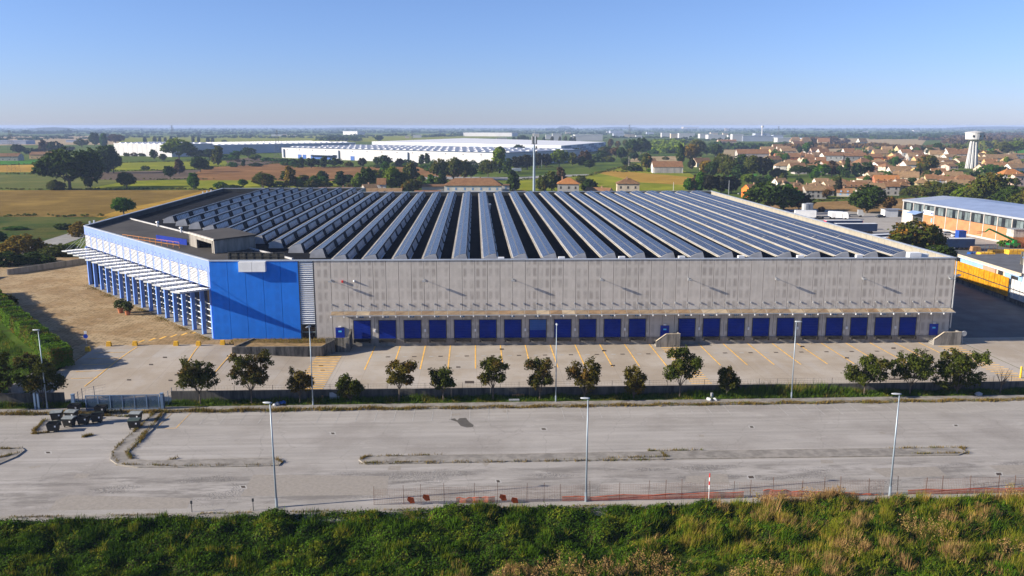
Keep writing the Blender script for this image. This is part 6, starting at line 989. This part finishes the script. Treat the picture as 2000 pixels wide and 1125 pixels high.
p = G(1762,434); q = G(2000,483); e = (q-p).normalized(); q2 = p+e*125; nn = Vector((-e.y,e.x,0)); nn = nn if nn.x > 0 else -nn; BF = lambda s, d, z: tuple(p+e*s+nn*d+Vector((0,0,z)))
ws = empty('brick_workshop', p, 'long orange brick workshop with a glazed strip, blue grey roof and REVISIONI sign', 'workshop'); def_ = lambda n, mat, fn, par=None, **k: (lambda mb: (fn(mb), mb.obj(n, mat, par or ws, **k))[1])(MB(BF))
nb = 16; bwid = 125/nb; def_('inner_wall', mDark, lambda m: m.box(0,125,.5,.7,0,9)); def_('end_wall', mConc, lambda m: m.box(-.4,-.05,-.1,36,0,9.4)); def_('plinth', mConc, lambda m: m.box(15.3,125,-.12,.3,0,.7))
for k in range(nb):
    if k >= 2: def_('brick_panel', mBrick, lambda m: m.box(bwid*k+.2,bwid*(k+1)-.2,0,.35,.72,5.5))
    else: def_('gate_panel', mConc if k == 0 else mDark, lambda m: m.box(bwid*k+.2,bwid*(k+1)-.2,.0 if k == 0 else .3,.45,0,5.5))
    def_('pillar', mConc, lambda m: m.box(bwid*k-.18,bwid*k+.18,-.15,.45,0,9.2))
    for j in range(4): def_('glass_pane', mGlassF if (k*4+j) % 3 else mGlass, lambda m: m.box(bwid*k+.25+j*(bwid-.5)/4,bwid*k+.25+(j+1)*(bwid-.5)/4-.16,.1,.2,5.7,8.7))
def_('fascia', mCap, lambda m: m.box(-.5,125,-.45,-.16,9.2,9.9)); def_('roof', M('workshop_roof',(.25,.30,.42),.35,.12,.2,spec=.5), lambda m: m.add([(12,-.4,9.92),(125,-.4,9.92),(125,18,11.4),(12,18,11.4),(12,36,9.92),(125,36,9.92)],[(0,1,2,3),(3,2,5,4)])); def_('roof', mCap, lambda m: m.add([(-.5,-.4,9.92),(12,-.4,9.92),(12,18,11.4),(-.5,18,11.4),(12,36,9.92),(-.5,36,9.92)],[(0,1,2,3),(3,2,4,5),(0,3,5)])); def_('door_canopy', M('canopy_blue',(.20,.30,.52),.5,.1,.5), lambda m: m.add([(7.5,-3.2,4.9),(15,-3.2,4.9),(15,0,5.8),(7.5,0,5.8),(7.5,-3.2,5.05),(15,-3.2,5.05),(15,0,5.95),(7.5,0,5.95)],[(3,2,1,0),(4,5,6,7),(0,1,5,4),(1,2,6,5),(2,3,7,6),(3,0,4,7)]))
sb = def_('sign_board', mWhite, lambda m: m.box(15.9,23.0,-.3,-.17,5.2,7.0)); wds = [.62 if c_ != 'I' else .3 for c_ in 'REVISIONI']; tot_ = sum(wds)+.28*8; pos_ = -tot_/2; mLet = M('sign_lettering_blue',(.01,.04,.22),.5,.05,1)
for c_, w_ in zip('REVISIONI', wds): place('letter', letters(c_, 1.25, mLet, bold=.025), sb, BF(19.45+pos_+w_/2+(0),-.36,5.65), math.atan2(e.y,e.x)); pos_ += w_+.28
def_('round_notice', M('notice_blue',(.15,.35,.50),.5,.1,1), lambda m: m.box(21.3,22.3,-.1,-.02,2.4,4.0))
# builders' compound behind the shaded driveway
yw = [G(1866,550),G(1969,589),G(2060,625)]; pw = empty('formwork_wall', yw[0], 'yellow formwork panel wall stacked in two tiers along the driveway', 'wall'); mYP = M('formwork_yellow', (.50,.25,.008), .6, .25, .8); dw = (yw[1]-yw[0]); Lw = dw.length; dw.normalize(); nw = Vector((-dw.y,dw.x,0)); nw = nw if nw.x > 0 else -nw; YF_ = lambda s, d, z: tuple(yw[0]+dw*s+nw*d+Vector((0,0,z)))
kb = MB(YF_); kb.box(-14,Lw+12,.0,.6,0,1.0); kb.obj('base_wall', mStain, pw)
for k in range(-9,21):
    for z0, z1 in ((1.1,3.2),(3.35,5.6)):
        if k*1.27 > Lw-1: continue
        m = MB(YF_); s0 = k*1.27; m.box(s0,s0+1.13,.1+.03*(k%2),.22+.03*(k%2),z0,z1)
        for j in range(3): m.box(s0+.1+.42*j,s0+.2+.42*j,.02+.03*(k%2),.1+.03*(k%2),z0+.05,z1-.05)
        m.obj('formwork_panel', mYP, pw)
m = MB(YF_); m.box(-14,Lw+12,-.15,.08,3.2,3.34).box(-14,Lw+12,-.15,.08,1.0,1.09); m.obj('waler', mDark, pw)
def cabin(x, y, L, D, h, z, rz, parts_, lab):
    p = G(x,y,0); t = empty('site_cabin', p, lab, 'cabin', 'site cabins in the builders compound'); t.rotation_euler = (0,0,rz)
    for n, mat, b in parts_: m = MB(); m.box(*b); place(n, m.mesh(n, mat), t)
mLB = M('cabin_light_blue', (.22,.36,.58), .6, .1, .5); mSal = M('cabin_salmon', (.45,.24,.17), .6, .1, .5); ang = math.atan2(dw.y,dw.x)
def cabin2(s0, d0, parts_, lab):
    p = Vector(YF_(s0,d0,0)); t = empty('site_cabin', p, lab, 'cabin', 'site cabins in the builders compound'); t.rotation_euler = (0,0,ang)
    for n, mat, b in parts_: m = MB(); m.box(*b); place(n, m.mesh(n, mat), t)
cabin2(-3,2.2,[('wall',mLB,(0,12,0,5,0,6.6)),('wall',mSal,(12.01,18,0,5,0,6.6)),('wall',mWall['cream'],(18.01,22.4,.3,5,0,6.5)),('wall',mLB,(22.41,30,0,5,0,6.5)),('roof',M('cabin_roof_grey',(.10,.105,.115),.8,.2,.3),(-.4,30.4,-.4,17,6.7,7.0)),('fascia',mWall['cream'],(-.5,30.5,-.62,-.41,6.45,7.05)),('window',mTint,(19,21.2,.2,.295,3.6,6.0)),('window',mTint,(25.5,28.5,-.1,-.005,3.4,5.8)),('chimney',mStain,(16,18.4,7,9.2,7.01,10.2)),('gutter',mTrl,(0,30,-.8,-.63,6.3,6.44))],'light blue and salmon site cabins with grey flat roof behind the yellow wall')
cabin2(Lw+.3,2.4,[('wall',mFac,(0,18,0,12,0,10.6)),('roof',M('cabin_roof_blue',(.10,.16,.28),.4,.1,.3,spec=.5),(-.3,18.3,-.3,12.3,10.61,10.9)),('air_unit',mTrl,(2,3.8,-.7,-.02,5.4,6.9)),('plinth',mFacG,(-.05,18,-.06,-.005,0,1.2))],'white site office with blue roof at the end of the yellow wall')
for k in range(11):
    for z0, z1 in ((1.1,3.2),(3.35,5.6)):
        m = MB(YF_); s0 = Lw+.3+k*1.27; m.box(s0,s0+1.13,.1+.03*(k%2),.22+.03*(k%2),z0,z1); m.obj('white_formwork_panel', mFac, pw)
crn = G(1978,484); t = empty('green_loader', crn, 'green telescopic boom machine reaching over the builders yard', 'crane'); mGreen = M('machine_green', (.01,.16,.03), .4, .15, 1); c1_ = AY(1978,468,crn.y); c2_ = AY(1932,447,crn.y); c3_ = AY(1924,453,crn.y); c4_ = AY(1908,453,crn.y)
MB().box(crn.x-1.9,crn.x+1.9,crn.y-1.1,crn.y+1.1,.6,1.7).box(crn.x-.4,crn.x+.7,crn.y-1.0,crn.y+.3,1.71,2.8).obj('body', mGreen, t); MB().tube(c1_,c2_,.4,.28,6).tube(c2_,c3_,.3,.22,6).obj('boom', mGreen, t); MB().tube(c3_,c4_,.18,.08,5).tube(c3_+Vector((-1,0,-.4)),c4_+Vector((0,0,-.6)),.1,.06,5).obj('grab', mRub, t)
for sx in (-1.5,1.5): MB().tube((crn.x+sx,crn.y-1.4,.6),(crn.x+sx,crn.y+1.4,.6),.6,n=10).obj('wheel', mRub, t)
sp_ = G(1978,478); st_ = empty('brick_stack', G(1984,470), 'grey and brown silo like kiosk before the brick workshop', 'kiosk'); g0 = G(1984,482); MB().box(g0.x-2.6,g0.x+2.6,g0.y-2,g0.y+2,0,3.6).obj('wall', mBrick, st_); MB().box(g0.x-2.6,g0.x+2.6,g0.y-2,g0.y+2,3.61,6.2).obj('upper_wall', mConc, st_); MB().box(g0.x-2.9,g0.x+2.9,g0.y-2.3,g0.y+2.3,6.21,6.4).obj('roof', mSteel, st_)
for i, (x, y, w, d, h, mat, lab) in enumerate(((1925,500,5,3,1.2,mBol,'yellow timber stack in the builders yard near the kiosk'),(1950,494,6,3,1.0,mTan,'tan material heap between yellow stacks'),(1985,496,7,3,1.4,mBol,'yellow shuttering stack under the green machine'),(1905,490,3,2,1.5,mCard,'brown pallet stack nearest the dark trailer'),(1900,498,3,2,.9,mDoorL,'blue crate in the builders yard'),(1880,487,3,3,1.6,mWallG,'grey concrete blocks by the blue container'))):
    p = G(x,y); m = MB()
    for k in range(3): m.box(p.x-w/2+.1*k,p.x+w/2-.13*k,p.y-d/2+.1*k,p.y+d/2,h*k/3+.005*k,h*(k+1)/3)
    tag(m.obj('material_stack', mat, off=p), lab, 'stack')
p = G(1874,480); tag(MB().box(p.x-1.3,p.x+1.3,p.y-1.2,p.y+1.2,0,5.2).box(p.x-1.4,p.x+1.4,p.y-1.3,p.y+1.3,5.21,5.4).obj('blue_container', M('container_blue',(.02,.07,.33),.5,.15,.6), off=p), 'upright deep blue container at the end of the dark trailer', 'container')
for i in range(14): p = G(1898+i*8,505-i*.9+(i%3)*4); tag(MB().tube(p,p+Vector((0,0,4.2)),.05,n=4).obj('scaffold_pole', mRust, off=p), 'thin rusty scaffold pole standing in the builders yard', 'pole', 'rusty scaffold poles in the builders yard')
# ================================================================ overgrown strip in front of the street
def fnoise(x, y):
    return (np.sin(x*.9+1.3*np.sin(y*.6))*np.sin(y*1.1+x*.35)*.5+.3*np.sin(x*2.1+y*.9)*np.sin(y*2.3-x*.7+1)+.35*np.sin(x*.33+2)*np.sin(y*.42+x*.12))
MX, MY, MR, MH = rng.uniform(-90,115,900), rng.uniform(60,85,900), rng.uniform(.7,2.2,900), rng.uniform(.15,.95,900)   # bramble mounds
GX0, GY0, GS = -100.0, 58.0, .25; GNX, GNY = 900, 116
_hx = GX0+GS*np.arange(GNX); _hy = GY0+GS*np.arange(GNY); HM = np.zeros((GNY,GNX))
for a_, b_, r_, h_ in zip(MX, MY, MR, MH):
    i0, i1 = int((a_-r_-GX0)/GS), int((a_+r_-GX0)/GS)+2; j0, j1 = int((b_-r_-GY0)/GS), int((b_+r_-GY0)/GS)+2; i0, j0 = max(i0,0), max(j0,0)
    q = ((_hx[None,i0:i1]-a_)/r_)**2+((_hy[j0:j1,None]-b_)/r_)**2; HM[j0:j1,i0:i1] = np.maximum(HM[j0:j1,i0:i1], h_*np.sqrt(np.clip(1-q,0,1)))
def mound(x, y):
    u = np.clip((x-GX0)/GS,0,GNX-2); v = np.clip((y-GY0)/GS,0,GNY-2); i = u.astype(int); j = v.astype(int); fu = u-i; fv = v-j
    return (HM[j,i]*(1-fu)+HM[j,i+1]*fu)*(1-fv)+(HM[j+1,i]*(1-fu)+HM[j+1,i+1]*fu)*fv
def gb(x, y, cx, cy, rx, ry): return np.exp(-((x-cx)/rx)**2-((y-cy)/ry)**2)
def fdry(x, y): return np.clip(.95*gb(x,y,8,70.5,6,2.2)+.9*gb(x,y,17,71.5,3.5,2.4)+.7*gb(x,y,26,69.5,4,1.5)+.8*gb(x,y,40,85.2,9,1.1)+.7*gb(x,y,-27,69,4,1.2)+.6*gb(x,y,60,84.3,5,1.6)+.6*gb(x,y,45,77,3,2.5)+.5*gb(x,y,53,74,3,2)+.6*gb(x,y,34,73.5,4,2)+.5*gb(x,y,62,79,4,3)+.35*gb(x,y,-8,84,2,.8)+.55*sst(8,34,x)*np.clip(fnoise(x*.8,y*1.3+4)*2,0,1),0,1)
def fz_(x, y): return np.clip(sst(86.3,84.6,y),.0,1)*(.35+.3*fnoise(x*.5,y*.6)+1.0*mound(x,y)+.3*sst(20,45,x))-.45*sst(83,72,y)
nx, ny = 400, 90; xs = np.linspace(-95,120,nx); ys = np.linspace(60,86.0,ny); gx, gy = np.meshgrid(xs, ys); gzz = fz_(gx.ravel(),gy.ravel())-.2
m = MB(); m.v = [tuple(v) for v in np.stack([gx.ravel(),gy.ravel(),gzz],1)]; m.f = [[j*nx+i,j*nx+i+1,(j+1)*nx+i+1,(j+1)*nx+i] for j in range(ny-1) for i in range(nx-1)]; m.m = [0]*len(m.f)
mUnder = soil_mat('undergrowth_soil', (.02,.03,.007), (.04,.042,.014), scale=.3); m.obj('bank_ground', mUnder, smooth=True, kind='structure')
mWeedG = leafmat('bramble_leaf', (.004,.022,.002), (.072,.142,.005), (.13,.14,.010), .45, .12); mWeedD = leafmat('dry_stalk', (.15,.085,.03), (.46,.30,.12), (.17,.18,.02), .9, .3); mWeedY = leafmat('yellowing_weed', (.05,.095,.004), (.25,.24,.02), (.42,.28,.06), .7, .3)
def edge(x): return 85.75-.9*sst(0,-40,x)+.3*np.sin(x*1.3)*np.sin(x*.47)
def leafcover(n, keep, size, mat):
    x = rng.uniform(-72,96,n); y = 62+24*rng.uniform(0,1,n)**.9; ok = (y < edge(x)) & (rng.uniform(0,1,n) < keep(x,y)); x, y = x[ok], y[ok]; k = len(x); z = fz_(x,y); e = .3
    nr = np.stack([-(fz_(x+e,y)-fz_(x-e,y))/(2*e),-(fz_(x,y+e)-fz_(x,y-e))/(2*e),np.ones(k)],1); nr /= np.linalg.norm(nr,axis=1,keepdims=True)
    c = np.stack([x,y,z+rng.gamma(1.3,.07,k)-.1],1); tn = np.clip(.30+.5*mound(x,y)-.1+.35*fnoise(x*.6+3,y*.6)+.3*fnoise(x*2.3+1,y*2.7)+rng.normal(0,.22,k),0,1); o = place('undergrowth', np_mesh('undergrowth', leaf_quads(c, nr, np.full(k,size), .5, .5), 4, mat, tn)); o['kind'] = 'stuff'  # leaf tint: random variety plus painted light, paler mounds and darker hollows
def tussocks(n, keep, size, mat, per, wd=.05, spread=.5):
    x = rng.uniform(-72,96,n); y = 62+24*rng.uniform(0,1,n)**.9; ok = (y < edge(x)-.1) & (rng.uniform(0,1,n) < keep(x,y)); x, y = x[ok], y[ok]; k = len(x); hh = np.repeat(size*rng.uniform(.45,1.3,k),per); wind = np.repeat(np.stack([.25+.45*fnoise(x*.3+1,y*.3),.12*fnoise(x*.4,y*.4+3)],1),per,0); tn = np.repeat(np.clip(.5+.3*fnoise(x*2,y*2)+rng.normal(0,.2,k),0,1),per)
    x = np.repeat(x,per)+rng.normal(0,.10*size+.05,k*per); y = np.repeat(y,per)+rng.normal(0,.10*size+.05,k*per); N = k*per; h = hh*rng.uniform(.5,1.1,N); o = place('undergrowth', np_mesh('undergrowth', blades(np.stack([x,y,fz_(x,y)-.12],1), h, np.full(N,wd)*rng.uniform(.6,1.5,N), (rng.normal(0,spread,(N,2))+wind)*h[:,None]), 3, mat, np.clip(tn+rng.normal(0,.15,N),0,1))); o['kind'] = 'stuff'
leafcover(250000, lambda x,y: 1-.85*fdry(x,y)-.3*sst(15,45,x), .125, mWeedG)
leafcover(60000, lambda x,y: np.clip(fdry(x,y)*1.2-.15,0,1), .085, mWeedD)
tussocks(12000, lambda x,y: .55+.4*sst(0,40,x), .65, mWeedG, 11)
tussocks(7000, lambda x,y: np.clip(.06+.95*sst(8,36,x)*(.45+.55*(fnoise(x*.5+7,y*.6)>.0)),0,1), .85, mWeedY, 12)
tussocks(6500, lambda x,y: np.clip(fdry(x,y)*1.2-.08,0,1), .95, mWeedD, 14, .045, .4)
def clumps(spots, mat, wd=.05):
    B_, H_, L_, T_n = [], [], [], []
    for cx, cy, r, h, n in spots:
        a = rng.uniform(0,6.28,n); q = r*np.sqrt(rng.uniform(0,1,n)); x = cx+q*np.cos(a); y = cy+q*np.sin(a); B_.append(np.stack([x,y,fz_(x,y)-.15],1)); hh = h*rng.uniform(.45,1.1,n)*(1-.35*(q/r)**2); H_.append(hh); L_.append(np.stack([np.cos(a)*q/r*.25+.12,np.sin(a)*q/r*.2],1)*hh[:,None]+rng.normal(0,.14,(n,2))*hh[:,None]); T_n.append(np.clip(rng.normal(rng.uniform(.3,.75),.22,n),0,1))
    B_ = np.concatenate(B_); H_ = np.concatenate(H_); o = place('undergrowth', np_mesh('undergrowth', blades(B_, H_, np.full(len(H_),wd)*rng.uniform(.6,1.7,len(H_)), np.concatenate(L_)), 3, mat, np.concatenate(T_n))); o['kind'] = 'stuff'
clumps([(31.8+.95*i+rng.uniform(-.3,.3),85.0+rng.uniform(-.35,.25),rng.uniform(.5,.9),rng.uniform(1.2,2.1),230) for i in range(11)]+[(58+1.1*i,84.6+rng.uniform(-.6,.3),.7,rng.uniform(.9,1.8),160) for i in range(7)]+[(float(rng.uniform(26,64)),float(rng.uniform(68,84)),rng.uniform(.5,1.3),rng.uniform(.8,1.7),200) for _ in range(34)]+[(float(rng.uniform(-2,14)),float(rng.uniform(69.5,73)),rng.uniform(.5,1.0),rng.uniform(.7,1.4),150) for _ in range(12)], mWeedD)
clumps([(float(rng.uniform(16,64)),float(rng.uniform(67,84.6)),rng.uniform(.5,1.2),rng.uniform(.8,1.7),190) for _ in range(70)]+[(float(rng.uniform(-45,16)),float(rng.uniform(67,84.6)),rng.uniform(.4,.9),rng.uniform(.5,1.0),120) for _ in range(40)], mWeedY)
clumps([(float(rng.uniform(-55,60)),float(rng.uniform(67,84.8)),rng.uniform(.5,1.4),rng.uniform(.6,1.2),170) for _ in range(160)], mWeedG, .07)
# dead seed-head bushes at the near edge, built as feathery sprays
def sprays(spots):
    P, O = [], []
    for cx, cy, r, h in spots:
        for _ in range(26):
            a = rng.uniform(0,6.28); q = r*rng.uniform(0,1)**.6; bx_, by_ = cx+q*math.cos(a), cy+q*math.sin(a); hh = h*rng.uniform(.6,1.1); k = 16; z0 = float(fz_(np.array([bx_]),np.array([by_]))[0]); u = rng.uniform(.35,1,k); P.append(np.stack([bx_+u*math.cos(a)*.25+rng.normal(0,.10,k),by_+u*math.sin(a)*.25+rng.normal(0,.10,k),z0+u*hh],1)); O.append(rng.normal(0,.6,(k,3))+np.array([0,0,.6]))
    P = np.concatenate(P); O = np.concatenate(O); o = place('undergrowth', np_mesh('undergrowth', leaf_quads(P, O, np.full(len(P),.075), .6, .7), 4, mWeedD, np.clip(rng.normal(.55,.25,len(P)),0,1))); o['kind'] = 'stuff'
sprays([(2.5,70.2,1.6,1.3),(5,70.8,1.4,1.7),(7.6,71.2,1.5,2.1),(9.8,70.6,1.7,1.7),(12.2,70.2,1.5,1.3),(15.2,72.2,1.1,1.5),(17.2,71.6,1.4,1.6),(24.2,70,1.3,1.3),(27,69.8,1.3,1.4),(-26,69.2,1.3,.9),(-29,69.0,1.1,.8),(36,73.5,1.4,1.3),(44.5,77.5,1.5,1.7),(46.5,76.2,1.3,1.5),(52,73,1.6,1.8),(40,85.0,1.2,1.5),(36.5,85.1,1.3,1.7),(33,84.8,1.2,1.3),(31,85.2,1,1.4),(60,84.5,1.4,1.9),(64,79,1.6,1.7)])
# ================================================================ air
hz_ = MB().box(-14600,14600,-260,14600,-1.3,46.5).obj('haze', None, kind='stuff') if False else None
mh = bpy.data.materials.new('haze_air'); mh.use_nodes = True; n_ = mh.node_tree.nodes; n_.remove(n_['Principled BSDF']); pv = n_.new('ShaderNodeVolumePrincipled')
pv.inputs['Color'].default_value = (.50,.66,1.0,1); pv.inputs['Density'].default_value = .00009; pv.inputs['Anisotropy'].default_value = .0; mh.node_tree.links.new(pv.outputs[0], n_['Material Output'].inputs['Volume'])
MB().box(-14600,14600,-200,14600,-1.3,47.0).obj('haze', mh, kind='stuff')
